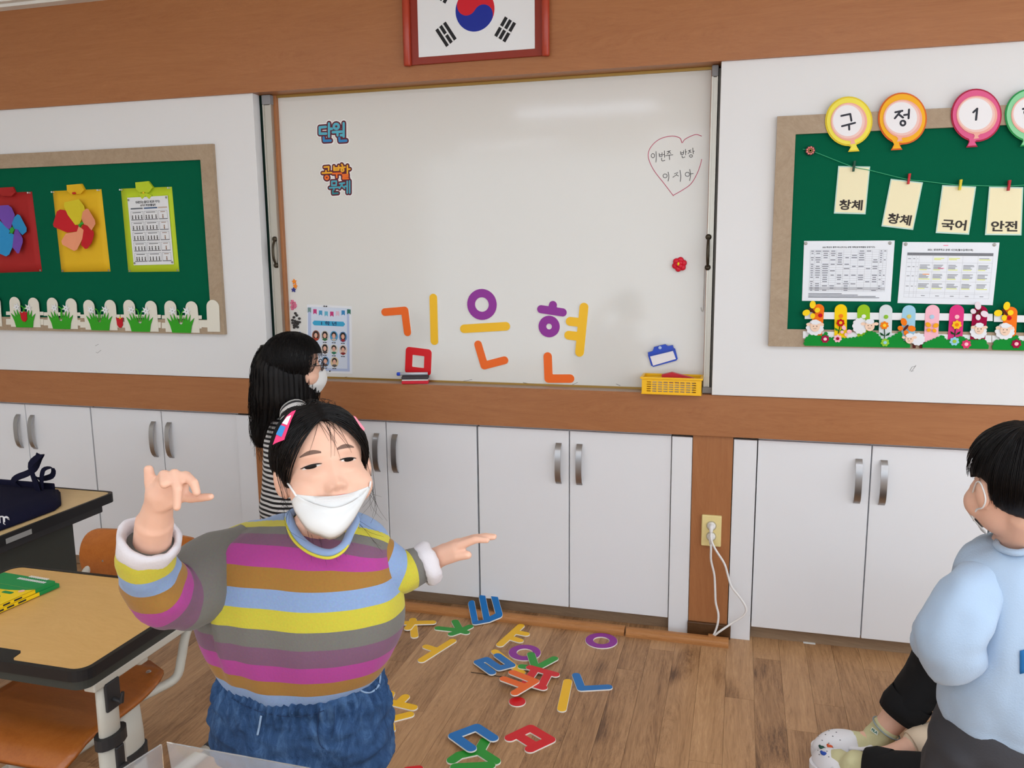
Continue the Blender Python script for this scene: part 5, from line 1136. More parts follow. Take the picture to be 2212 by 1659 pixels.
# ---- two workbooks stacked on the near desk
by = mat('book_yellow', (246, 208, 26), 0.4); bg_ = mat('book_green', (16, 140, 72), 0.4); pap = mat('book_paper', (236, 228, 206), 0.7); bwht = mat('book_white', (236, 238, 236), 0.4)
def book(label, cx_, cy_, ang, z0, cover=True):
    # local u along spine, v along the short side; far end green
    ca, sa = math.cos(ang), math.sin(ang); Lb, Wb, H = 0.262, 0.19, 0.0105
    f = lambda u, v, h: (cx_ + ca * u - sa * v, cy_ + sa * u + ca * v, z0 + h)
    t = thing('workbook', (cx_, cy_, z0), label, 'book', 'workbooks stacked on a desk')
    def bx(u0, u1, v0, v1, h0, h1): return loft([[f(u0, v0, h), f(u1, v0, h), f(u1, v1, h), f(u0, v1, h)] for h in (h0, h1)])
    mk('pages', bx(-Lb / 2 + 0.002, Lb / 2 - 0.002, -Wb / 2 + 0.002, Wb / 2 - 0.003, 0.0008, H - 0.0008), pap, t)
    cv = mk('cover', join(bx(-Lb / 2, 0.07, -Wb / 2, Wb / 2, 0, 0.0008), bx(-Lb / 2, 0.07, -Wb / 2, Wb / 2, H - 0.0008, H), bx(-Lb / 2, 0.07, -Wb / 2, -Wb / 2 + 0.001, 0, H)), by, t)
    mk('green_end', join(bx(0.07, Lb / 2, -Wb / 2, Wb / 2, 0, 0.0008), bx(0.07, Lb / 2, -Wb / 2, Wb / 2, H - 0.0008, H + 0.0001), bx(0.07, Lb / 2, -Wb / 2 - 0.0002, -Wb / 2 + 0.001, 0, H)), bg_, t)
    if cover:
        g = lambda u, v, h: f(u, v, H + 0.0001 + 0.0003 * h)
        arc = [(0.07 - 0.02 + 0.03 * math.sin(math.pi * i / 12), -Wb / 2 + Wb * i / 12) for i in range(13)]
        mk('green_arc', slab([[(0.069, -Wb / 2)] + [(0.071 - 0.028 * math.sin(math.pi * i / 12) ** 0.8, -Wb / 2 + Wb * i / 12) for i in range(1, 12)] + [(0.069, Wb / 2)]], g), bg_, t)
        mk('title_field', slab([rounded(-0.075, 0.012, -0.055, 0.075, 0.02)], g), bwht, t)
        g2_ = lambda u, v, h: f(u, v, H + 0.0005 + 0.0002 * h)
        rr = rounded(-0.075, 0.012, -0.055, 0.075, 0.02); mk('title_rim', slab([rr, rounded(-0.071, 0.008, -0.051, 0.071, 0.018)], g2_), bg_, t)
        gt = lambda u, v, h: f(0.0 + -0.06 + v * 0.055, 0.062 - u * 0.105, H + 0.0007)
        gt = lambda u, v, h: f(-0.004 - v * 0.055, -0.048 + u * 0.105, H + 0.0007)
        mk('title', text('1', (0.72, 0.1, 0.86, 0.9), gt, 0.02), bg_, t, recalc=False)
        gt2 = lambda u, v, h: f(0.118 - v * 0.012, -0.082 + u * 0.10, H + 0.0007)
        mk('cover_print', rects(gt2, [(0.078 * i, 0.05, 0.078 * i + 0.056, 0.95) for i in range(13)] + [(0.12 + 0.078 * i, -1.6, 0.12 + 0.078 * i + 0.056, -0.7) for i in range(9)]), bwht, t, recalc=False, kind='stuff')
        mk('cover_label', slab([rounded(0.026, 0.038, -0.06, -0.025, 0.004, 3)], g2_), bg_, t); mk('cover_label', slab([rounded(0.026, 0.038, -0.01, 0.025, 0.004, 3)], g2_), bg_, t)
        mk('cover_picture', slab([circle((0.05, -0.07), 0.008, 12)], g2_), mat('cover_pink', (240, 190, 170), 0.5), t)
    sp = lambda u, v, h: f(-0.06 + u * 0.09, -Wb / 2 - 0.0006, 0.003 + v * 0.0045)
    mk('spine_print', rects(sp, [(0, 0, 0.3, 1), (0.4, 0, 0.62, 1), (0.75, 0, 1, 1)]), pk, t, recalc=False, kind='stuff')
    mk('spine_label', rects(lambda u, v, h: f(-0.128 + u * 0.03, -Wb / 2 - 0.0006, 0.001 + v * 0.0085), [(0, 0, 1, 1)]), bwht, t, recalc=False)
pA = onz(128, 1258, DZ + 0.012); pB = onz(0, 1313, DZ + 0.012)
ang = math.atan2(pA[1] - pB[1], pA[0] - pB[0])
def book_c(dz, sh=0.0):
    e = onz(128, 1262, DZ + 0.01); u = np.array([math.cos(ang), math.sin(ang)]); v = np.array([-math.sin(ang), math.cos(ang)])
    c = np.array(e[:2]) - u * (0.131 + sh) + v * 0.095; return c
c = book_c(0); book('lower yellow workbook with a green end, under the other workbook', c[0], c[1], ang, DZ + 0.0018, False)
c = book_c(0, 0.012); book('top yellow workbook with a green end and white title field', c[0], c[1], ang + 0.02, DZ + 0.0125)

# ---- navy tote bag lying on the far desk
navy = mat('navy_cloth', (22, 22, 44), 0.9, spec=0.15, bump=0.2, bscale=400)
def B(px, py, z): return tuple(onz(px, py, z))
bagb = onz(60, 1120, FZ)
t = thing('tote_bag', (bagb[0], bagb[1], FZ), 'navy cloth tote bag lying on a desk with its straps up', 'bag')
zb = FZ + 0.002
Pb = [onz(px, py, zb)[:2] for px, py in ((-160, 1120), (-40, 1045), (20, 1052), (95, 1066), (130, 1068), (132, 1092), (118, 1103), (60, 1125), (0, 1147), (-80, 1175))]
cb = np.mean(Pb, axis=0)
rings = []
for s, hz_ in ((1.0, 0.0), (1.01, 0.008), (0.96, 0.018), (0.8, 0.028), (0.5, 0.033), (0.1, 0.035)):
    rings.append([(cb[0] + (p[0] - cb[0]) * s, cb[1] + (p[1] - cb[1]) * s, zb + hz_ + 0.003 * math.sin(7 * i + s * 5) * (s < 0.97)) for i, p in enumerate(Pb)])
o = mk('body', loft(rings), navy, t, smooth=True)
def band_strip(P, w, th=0.003):
    """flat strap along P (world points) of width w across wdir"""
    rings = []
    Q = smooth_path(P, 4)
    for (p, tt, n_, b_) in frames(Q):
        wd = Vector((1, -0.25, 0)); wd = (wd - tt * wd.dot(tt)).normalized(); nn = tt.cross(wd); rings.append([p + wd * w / 2 + nn * th / 2, p - wd * w / 2 + nn * th / 2, p - wd * w / 2 - nn * th / 2, p + wd * w / 2 - nn * th / 2])
    return loft(rings)
yb_ = float(onz(70, 1066, FZ + 0.02)[1])
def S(px, py, dy=0.0): return at(px, py, yb_ + dy)
mk('strap', band_strip([S(84, 1066), S(72, 1030), S(66, 1004), S(84, 986), S(86, 984, .02), S(76, 1010, .04), S(60, 1022, .04), S(36, 1032, .04), S(28, 1044, .04), S(44, 1060, .03)], 0.028), navy, t)
mk('strap', band_strip([S(90, 1066, .01), S(90, 1030, .01), S(96, 1014, .01), S(114, 1012, .02), S(112, 1028, .03), S(88, 1034, .035), S(74, 1030, .03), S(86, 1050, .03)], 0.022), navy, t)
mk('turned_hem', box(*sorted((Pb[2][0], Pb[4][0] - 0.01)), Pb[4][1] - 0.02, Pb[4][1] - 0.008, zb + 0.004, zb + 0.045, 0.004), navy, t)
bbv = BVHTree.FromPolygons([tuple(p) for p in loft(rings)[0]], loft(rings)[1])
def gtx(u, v, h):
    p = Vector(onz(-22 + 42 * u, 1122 - 2 * u - 9 * v, zb + 0.034)); k = bbv.ray_cast(Vector((p.x, p.y, zb + 0.3)), Vector((0, 0, -1))); return (p.x, p.y, (k[0].z if k[0] is not None else p.z) + 0.0012)
mk('bag_print', text('um', (0, 0, 1, 1), gtx, 0.02), mat('print_white2', (235, 235, 238), 0.6), t, recalc=False)

# ---- clear acrylic divider standing on a desk in front of the girl
acr = mat('clear_acrylic', (250, 250, 250), 0.04, trans=0.86, ior=1.3, spec=0.5)
AY = 0.95
def A(px, py, Y=AY): return at(px, py, Y)
dd0 = A(366, 1603); dd1 = A(742, 1657)
t = thing('acrylic_divider', ((dd0[0] + dd1[0]) / 2, AY, DZ + 0.0015), 'clear acrylic desk divider in front of the girl\'s jeans', 'divider')
za = dd0[2]
mk('front_pane', box(dd0[0] + 0.035, dd1[0] + 0.12, AY - 0.042, AY - 0.039, DZ + 0.0015, za - 0.012), acr, t)
mk('top_flange', loft([[(dd0[0] - 0.005, AY, za), (dd1[0] + 0.16, AY + 0.0, za - 0.004), (dd1[0] + 0.12, AY - 0.042, za - 0.014), (dd0[0] + 0.035, AY - 0.042, za - 0.012)],
                       [(dd0[0] - 0.005, AY, za - 0.003), (dd1[0] + 0.16, AY, za - 0.007), (dd1[0] + 0.12, AY - 0.042, za - 0.017), (dd0[0] + 0.035, AY - 0.042, za - 0.015)]]), acr, t)
wg0 = A(350, 1608, AY - 0.005); wg1 = A(250, 1672, AY - 0.12)
mk('side_pane', loft([[(wg0[0], wg0[1], DZ + 0.0015), (wg0[0], wg0[1], wg0[2]), (wg1[0], wg1[1], wg1[2]), (wg1[0], wg1[1], DZ + 0.0015)],
                      [(wg0[0] - 0.003, wg0[1], DZ + 0.0015), (wg0[0] - 0.003, wg0[1], wg0[2]), (wg1[0] - 0.003, wg1[1], wg1[2]), (wg1[0] - 0.003, wg1[1], DZ + 0.0015)]]), acr, t)
desk('school desk carrying the clear acrylic divider', -1.05, -0.38, 0.56, 1.03, DZ)

q = onz(1748, 1389, 0.0015); mk('paper_scrap', box(q[0] - 0.022, q[0] + 0.022, q[1] - 0.006, q[1] + 0.006, 0.0002, 0.0026, 0.0008), bwht, label='white paper scrap on the floor by the cabinet kick board', cat='scrap')
# ================================================================== PEOPLE
def fuse(shapes, voxel, it=6, fac=0.5):
    V, F = join(*shapes); me = bpy.data.meshes.new('fuse'); me.from_pydata(V, [], F)
    bm = bmesh.new(); bm.from_mesh(me); bmesh.ops.recalc_face_normals(bm, faces=bm.faces[:]); bm.to_mesh(me); bm.free()
    o = bpy.data.objects.new('fuse', me); C.objects.link(o)
    r = o.modifiers.new('r', 'REMESH'); r.mode = 'VOXEL'; r.voxel_size = voxel; r.adaptivity = 0
    s = o.modifiers.new('s', 'SMOOTH'); s.factor = fac; s.iterations = it
    m2 = bpy.data.meshes.new_from_object(o.evaluated_get(bpy.context.evaluated_depsgraph_get()))
    a = np.empty(len(m2.vertices) * 3); m2.vertices.foreach_get('co', a); V = a.reshape(-1, 3)
    F = [tuple(p.vertices) for p in m2.polygons]
    bpy.data.objects.remove(o); bpy.data.meshes.remove(me); bpy.data.meshes.remove(m2)
    return V, F
def limb(P, n=14):
    """chain of tapered round segments: P = [(point, radius), ...]"""
    out = []
    for (a, ra), (b, rb) in zip(P[:-1], P[1:]):
        a, b = Vector(a), Vector(b); d = b - a; L = d.length
        if L < 1e-6: continue
        t = d / L; x = t.orthogonal().normalized(); y = t.cross(x); rings = []
        for ph in (-80, -50, -20): q = math.radians(ph); rings.append((a + t * ra * math.sin(q), ra * math.cos(q)))
        for ph in (20, 50, 80): q = math.radians(ph); rings.append((b + t * rb * math.sin(q), rb * math.cos(q)))
        out.append(loft([[c + (x * math.cos(2 * math.pi * j / n) + y * math.sin(2 * math.pi * j / n)) * r for j in range(n)] for c, r in rings]))
    return out
def hframe(ef, roll=0.0):
    ef = Vector(ef).normalized(); up = Vector((0, 0, 1)); eu = (up - ef * up.dot(ef)).normalized(); ex = eu.cross(ef)
    c, s = math.cos(roll), math.sin(roll); ex2 = ex * c + eu * s; eu2 = eu * c - ex * s
    return Matrix((ex2, eu2, ef)).transposed()
class Head:
    """x = the person's left, y = up, z = forward; s = scale (1 = head 0.205 m tall)"""
    def __init__(h, c, ef, roll=0, s=1.0): h.c = Vector(c); h.R = hframe(ef, roll); h.s = s
    def w(h, x, y, z): return h.c + h.R @ (Vector((x, y, z)) * h.s)
    def ell(h, c, r, sub=3): return ellipsoid(h.w(*c), r[0] * h.s, r[1] * h.s, r[2] * h.s, sub, h.R)
    def shapes(h, ears=True):
        S = [h.ell((0, 0.028, -0.012), (0.073, 0.078, 0.088), 4), h.ell((0, -0.026, 0.020), (0.066, 0.075, 0.064), 4), h.ell((0, -0.070, 0.038), (0.034, 0.030, 0.034))]
        for s in (-1, 1): S += [h.ell((s * 0.035, -0.038, 0.040), (0.036, 0.034, 0.034))]
        for s in ((-1, 1) if ears else ()): S += [h.ell((s * 0.0765, -0.008, -0.010), (0.0095, 0.028, 0.0175)), h.ell((s * 0.071, -0.029, -0.002), (0.008, 0.011, 0.009))]
        return S
    def sculpt(h, V):
        A = np.array(h.R.transposed()); P = (V - np.array(h.c)) @ A.T / h.s; x, y, z = P[:, 0], P[:, 1], P[:, 2]
        fr = np.clip((z - 0.02) / 0.03, 0, 1) * (np.abs(x) < 0.08) * (y > -0.12) * (y < 0.11)
        def g(cx, cy, sx, sy): return np.exp(-((x - cx) / sx) ** 2 - ((y - cy) / sy) ** 2)
        d = 0.0165 * g(0, -0.030, 0.0100, 0.0100) + 0.0050 * g(0, -0.010, 0.0085, 0.017)
        for s in (-1, 1):
            d += 0.0080 * g(s * 0.0120, -0.0345, 0.0058, 0.0062) - 0.0068 * g(s * 0.030, 0.006, 0.017, 0.009) + 0.0022 * g(s * 0.031, 0.024, 0.02, 0.008) + 0.0042 * g(s * 0.034, -0.012, 0.017, 0.0075) + 0.003 * g(s * 0.044, -0.030, 0.018, 0.014)
            d -= 0.0055 * g(s * 0.0065, -0.0395, 0.0036, 0.0024)
            d -= 0.0030 * g(s * 0.021, -0.036, 0.005, 0.009)
        d += 0.0045 * g(0, -0.0505, 0.017, 0.0045) + 0.0050 * g(0, -0.0615, 0.015, 0.005) - 0.0045 * g(0, -0.0560, 0.021, 0.0022) - 0.002 * g(0, -0.043, 0.005, 0.004)
        V = V + np.outer(d * fr * h.s, np.array(h.R.col[2])); return V
def body_mesh(shapes, head, voxel, it=5):
    V, F = fuse(shapes, voxel, it); V = head.sculpt(V); return V, F, BVHTree.FromPolygons([tuple(p) for p in V], F)
def on_face(head, bvh, x, y, off):
    o = head.w(x, y, 0.3); d = -Vector(head.R.col[2]); hit = bvh.ray_cast(o, d, 0.6 * head.s)
    p = hit[0] if hit[0] is not None else head.w(x, y, 0.07)
    return p - d * off * head.s
def face_strip(head, bvh, P, hw, off, k=4):
    """patch along P (local x, y) with half-widths hw (up, down), laid on the face"""
    rings = []
    for (x, y), w in zip(P, hw):
        up, dn = w if isinstance(w, tuple) else (w, w); rings.append([on_face(head, bvh, x, y + dn * -1 + (up + dn) * i / k, off) for i in range(k + 1)])
    n = k + 1; V = [tuple(p) for r in rings for p in r]; dv = Vector(head.R.col[2]) * 0.0012; N = len(V); V += [tuple(Vector(p) - dv) for p in V]; F = []
    for i in range(len(rings) - 1):
        for j in range(k): a = i * n + j; F.append((a, a + 1, a + n + 1, a + n)); F.append((N + a, N + a + n, N + a + n + 1, N + a + 1))
    bd = list(range(n)) + [(i + 1) * n - 1 for i in range(1, len(rings))] + [(len(rings) - 1) * n + j for j in range(k - 1, -1, -1)] + [i * n for i in range(len(rings) - 2, 0, -1)]
    for a, b in zip(bd, bd[1:] + bd[:1]): F.append((b, a, N + a, N + b))
    return V, F
skin = mat('skin', (230, 184, 160), 0.5, spec=0.35, sub=0.12); lipm = mat('lips', (206, 118, 112), 0.45); hairm = mat('black_hair', (15, 12, 12), 0.48, spec=0.3); browm = mat('brow_hair', (118, 92, 80), 0.8); eyem = mat('eye_dark', (20, 13, 11), 0.4, spec=0.25); eyew = mat('eye_white', (226, 218, 212), 0.35); maskm = mat('mask_white', (220, 221, 220), 0.75); loopm = mat('ear_loop', (238, 238, 238), 0.7)
def face_features(head, bvh, body, smile=True):
    for s in (-1, 1):
        xs = np.linspace(-1, 1, 11); c = (s * 0.0315, 0.0045)
        slant = 0.0012 * s
        def P(wd, dy=0): return [(c[0] + wd * t, c[1] + dy + slant * 0 + 0.0016 * (1 - t * t) + 0.0010 * s * -t) for t in xs]
        mk('eye_white', face_strip(head, bvh, P(0.0145), [(0.0026 * (1 - t ** 4) + 0.0002, 0.0020 * (1 - t * t) + 0.0002) for t in xs], 0.0006), eyew, body)
        mk('iris', face_strip(head, bvh, [(c[0] + 0.0096 * t + 0.001 * s, c[1] + 0.0014) for t in xs], [(0.0034 * math.sqrt(max(0, 1 - t * t)) + 0.0001, 0.0030 * math.sqrt(max(0, 1 - t * t)) + 0.0001) for t in xs], 0.0012), eyem, body)
        mk('eyelid_line', face_strip(head, bvh, P(0.0165, 0.0026), [0.0014 * (1 - 0.7 * t * t) for t in xs], 0.0014, 2), browm if False else eyem, body)
        br = [(s * (0.0135 + 0.033 * i / 8), 0.0245 + 0.006 * math.sin(math.pi * (0.12 + 0.72 * i / 8)) - 0.0022 * i / 8) for i in range(9)]
        mk('eyebrow', face_strip(head, bvh, br, [0.0036 * math.sin(math.pi * (0.14 + 0.78 * i / 8)) for i in range(9)], 0.0006, 3), browm, body)
    mk('upper_lip', face_strip(head, bvh, [(0.021 * t, -0.0515 + 0.0012 * t * t) for t in np.linspace(-1, 1, 11)], [(0.0030 * (1 - t * t) + 0.0003, 0.0028 * (1 - t * t) + 0.0003) for t in np.linspace(-1, 1, 11)], 0.0004, 3), lipm, body)
def strands(paths, r=0.0012, taper=0.35, n=3):
    V, F = [], []
    for P in paths:
        m = len(P); P = np.array(P, float); T = np.gradient(P, axis=0); T /= np.linalg.norm(T, axis=1)[:, None] + 1e-9
        up = np.array([0.31, 0.77, 0.55]); A = np.cross(T, up); A /= np.linalg.norm(A, axis=1)[:, None] + 1e-9; B_ = np.cross(T, A); o = len(V)
        for i in range(m):
            q = r * (1 - (1 - taper) * (i / (m - 1)) ** 2)
            for j in range(n): a = 2 * math.pi * j / n; V.append(tuple(P[i] + (A[i] * math.cos(a) + B_[i] * math.sin(a)) * q))
        for i in range(m - 1):
            for j in range(n): k = (j + 1) % n; F.append((o + i * n + j, o + i * n + k, o + (i + 1) * n + k, o + (i + 1) * n + j))
        F.append(tuple(o + j for j in range(n))); F.append(tuple(o + (m - 1) * n + j for j in reversed(range(n))))
    return V, F
class Cap:
    def __init__(k, head, c=(0, 0.028, -0.014), r=(0.0825, 0.087, 0.098)): k.h, k.cc, k.r = head, np.array(c), np.array(r)
    def dirn(k, p): d = (np.array(p) - k.cc) / k.r; return d / np.linalg.norm(d)
    def pt(k, d, off=0.0): d = d / np.linalg.norm(d); return np.array(k.h.w(*(k.cc + d * (k.r + off))))
    def path(k, a, b, n=10, off=0.001, wob=0.0, rng=random):
        a, b = k.dirn(a), k.dirn(b); w1, w2 = rng.uniform(-1, 1) * wob, rng.uniform(-1, 1) * wob; out = []
        om = math.acos(max(-1, min(1, float(a @ b)))) or 1e-6
        for i in range(n + 1):
            t = i / n; d = (math.sin((1 - t) * om) * a + math.sin(t * om) * b) / math.sin(om); out.append(k.pt(d, off + w1 * math.sin(math.pi * t) + 0.6 * w2 * math.sin(2 * math.pi * t)))
        return out
    def shell(k, keep, sub=5, th=0.004):
        bm = bmesh.new(); bmesh.ops.create_icosphere(bm, subdivisions=sub, radius=1); dele = []
        for v in bm.verts:
            p = k.cc + np.array(v.co) * k.r
            if not keep(*p): dele.append(v)
        bmesh.ops.delete(bm, geom=dele, context='VERTS')
        bmesh.ops.smooth_vert(bm, verts=[v for v in bm.verts if v.is_boundary], factor=0.5, use_axis_x=True, use_axis_y=True, use_axis_z=True)
        outer = [(np.array(v.co)) for v in bm.verts]; bm.verts.index_update(); N = len(outer)
        V = [tuple(k.h.w(*(k.cc + d * k.r))) for d in outer] + [tuple(k.h.w(*(k.cc + d * (k.r - th * 2.2)))) for d in outer]
        F = [tuple(v.index for v in f.verts) for f in bm.faces]; F += [tuple(N + i for i in reversed(f)) for f in F[:]]
        for e in bm.edges:
            if e.is_boundary: a, b = e.verts[0].index, e.verts[1].index; F.append((a, b, N + b, N + a))
        bm.free(); return V, F
def hair_part(name, shape, parent, **kw): return mk(name, shape, hairm, parent, smooth=True, recalc=kw.get('recalc', True), kind='stuff')
def grid_sheet(G, th):
    """G[i][j] world points -> closed sheet of thickness th towards its back"""
    n, m = len(G), len(G[0]); P = [[Vector(p) for p in r] for r in G]; V = [tuple(p) for r in P for p in r]; back = []
    for i in range(n):
        for j in range(m):
            a = P[min(n - 1, i + 1)][j] - P[max(0, i - 1)][j]; b = P[i][min(m - 1, j + 1)] - P[i][max(0, j - 1)]; nn = a.cross(b); nn = nn.normalized() if nn.length > 1e-12 else Vector((0, 1, 0)); back.append(tuple(P[i][j] + nn * th))
    N = len(V); V += back; F = []
    for i in range(n - 1):
        for j in range(m - 1): a = i * m + j; F.append((a, a + 1, a + m + 1, a + m)); F.append((N + a, N + a + m, N + a + m + 1, N + a + 1))
    bd = list(range(m)) + [(i + 1) * m - 1 for i in range(1, n)] + [(n - 1) * m + j for j in range(m - 2, -1, -1)] + [i * m for i in range(n - 2, 0, -1)]
    for a, b in zip(bd, bd[1:] + bd[:1]): F.append((b, a, N + a, N + b))
    return V, F
def cup_mask(head, body, hidden=False):
    G = []
    for i in range(13):
        t = i / 12; y = -0.012 - 0.087 * t; ez = 0.043 - 0.008 * t; w_ = 0.058 * (0.80 + 0.20 * math.sin(math.pi * min(1, t * 1.1))) * (1 - 0.35 * max(0, t - 0.6) / 0.4); zc_ = 0.086 + 0.026 * math.sin(math.pi * (0.15 + 0.75 * t)) - 0.012 * t; row = []
        for j in range(17):
            s = 2 * j / 16 - 1; row.append(head.w(w_ * s, y + 0.012 * s * s * (1 - t) * -1, ez + (zc_ - ez) * (1 - abs(s) ** 2.4)))
        G.append(row)
    m_ = mk('face_mask', grid_sheet(G, 0.0015), maskm, body, smooth=True)
    for s in (-1, 1):
        if hidden: mk('ear_loop', tube([head.w(s * 0.050, -0.030, 0.055), head.w(s * 0.0665, -0.018, 0.034), head.w(s * 0.074, -0.010, 0.016)], 0.0016, 6), loopm, m_, smooth=True); continue
        mk('ear_loop', tube(smooth_path([head.w(s * 0.050, -0.030, 0.055), head.w(s * 0.066, -0.012, 0.030), head.w(s * 0.078, 0.010, 0.006), head.w(s * 0.083, 0.012, -0.012), head.w(s * 0.083, -0.012, -0.026), head.w(s * 0.079, -0.032, -0.014), head.w(s * 0.066, -0.046, 0.020), head.w(s * 0.048, -0.075, 0.050)], 4), 0.0016, 6), loopm, m_, smooth=True)
    return m_
def fold(V, amp, sc, seed=0, axis=None):
    """cloth folds: soft noise moves the points along the outward direction"""
    V = np.array(V); c = V.mean(axis=0); out = []
    for p in V:
        q = Vector((p[0] * sc[0] + seed, p[1] * sc[1], p[2] * sc[2])); n_ = noise.noise(q) + 0.5 * noise.noise(q * 2.1); d = np.array([p[0] - c[0], p[1] - c[1], 0]); L = np.linalg.norm(d) + 1e-6; out.append(p + d / L * amp * n_)
    return np.array(out)
def rings_px(rows, Yc, n=48, shape=2.3):
    """horizontal rings from pixel rows: (py, left, right, depth half, optional y shift)"""
    out = []
    for r_ in rows:
        py, l, rr, dh = r_[:4]; dy = r_[4] if len(r_) > 4 else 0; a = at(l, py, Yc + dy); b = at(rr, py, Yc + dy); c = (a + b) / 2; hw = (b[0] - a[0]) / 2
        ring = []
        for j in range(n):
            t = 2 * math.pi * j / n; ct, st_ = math.cos(t), math.sin(t); ring.append((c[0] + hw * math.copysign(abs(ct) ** (2 / shape), ct), c[1] + dh * math.copysign(abs(st_) ** (2 / shape), st_), c[2]))
        out.append(ring)
    return out
def dense(rings, k):
    R = [np.array(r) for r in rings]; P = smooth_path([r.reshape(-1) for r in R], k); return [p.reshape(-1, 3) for p in P]
def stripes(name, cols, rough=0.9):
    if name in MATS: return MATS[name]
    m = bpy.data.materials.new(name); m.use_nodes = True; nt = m.node_tree; b = nt.nodes['Principled BSDF']; b.inputs['Roughness'].default_value = rough; b.inputs['Specular IOR Level'].default_value = 0.15; b.inputs['Sheen Weight'].default_value = 0.15; L = nt.links.new
    a = nt.nodes.new('ShaderNodeAttribute'); a.attribute_name = 'stripe'; f = nt.nodes.new('ShaderNodeMath'); f.operation = 'FLOORED_MODULO'; f.inputs[1].default_value = len(cols); L(a.outputs['Fac'], f.inputs[0])
    dv = nt.nodes.new('ShaderNodeMath'); dv.operation = 'DIVIDE'; dv.inputs[1].default_value = len(cols); L(f.outputs[0], dv.inputs[0])
    cr = nt.nodes.new('ShaderNodeValToRGB'); cr.color_ramp.interpolation = 'CONSTANT'; e = cr.color_ramp.elements; e[0].position = 0; e[0].color = lin(cols[0]); e[1].position = 1 / len(cols); e[1].color = lin(cols[1])
    for i, c in enumerate(cols[2:]): k = e.new((i + 2) / len(cols)); k.color = lin(c)
    L(dv.outputs[0], cr.inputs['Fac'])
    tc = nt.nodes.new('ShaderNodeTexCoord'); n = nt.nodes.new('ShaderNodeTexNoise'); n.inputs['Scale'].default_value = 260; L(tc.outputs['Object'], n.inputs['Vector'])
    mx = nt.nodes.new('ShaderNodeMix'); mx.data_type = 'RGBA'; mx.blend_type = 'MULTIPLY'; mx.inputs['Factor'].default_value = 0.22; L(cr.outputs['Color'], mx.inputs['A']); L(n.outputs['Color'], mx.inputs['B'])
    L(mx.outputs['Result'], b.inputs['Base Color'])
    bp = nt.nodes.new('ShaderNodeBump'); bp.inputs['Strength'].default_value = 0.25; bp.inputs['Distance'].default_value = 0.0015; L(n.outputs['Fac'], bp.inputs['Height']); L(bp.outputs['Normal'], b.inputs['Normal'])
    MATS[name] = m; return m
def denim_mat():
    m = mat('denim', (58, 92, 136), 0.85, spec=0.2, bump=0.5, bscale=500); nt = m.node_tree; L = nt.links.new; b = nt.nodes['Principled BSDF']
    tc = nt.nodes.new('ShaderNodeTexCoord'); mp = nt.nodes.new('ShaderNodeMapping'); mp.inputs['Scale'].default_value = (24, 24, 11); L(tc.outputs['Object'], mp.inputs['Vector'])
    n = nt.nodes.new('ShaderNodeTexNoise'); n.inputs['Scale'].default_value = 1.0; n.inputs['Detail'].default_value = 8; n.inputs['Roughness'].default_value = 0.7; n.inputs['Distortion'].default_value = 1.5; L(mp.outputs['Vector'], n.inputs['Vector'])
    cr = nt.nodes.new('ShaderNodeValToRGB'); e = cr.color_ramp.elements; e[0].position = 0.30; e[0].color = lin((30, 52, 86)); e[1].position = 0.74; e[1].color = lin((84, 116, 156)); k = e.new(0.5); k.color = lin((48, 77, 116))
    L(n.outputs['Fac'], cr.inputs['Fac']); L(cr.outputs['Color'], b.inputs['Base Color']); return m
denim = denim_mat()

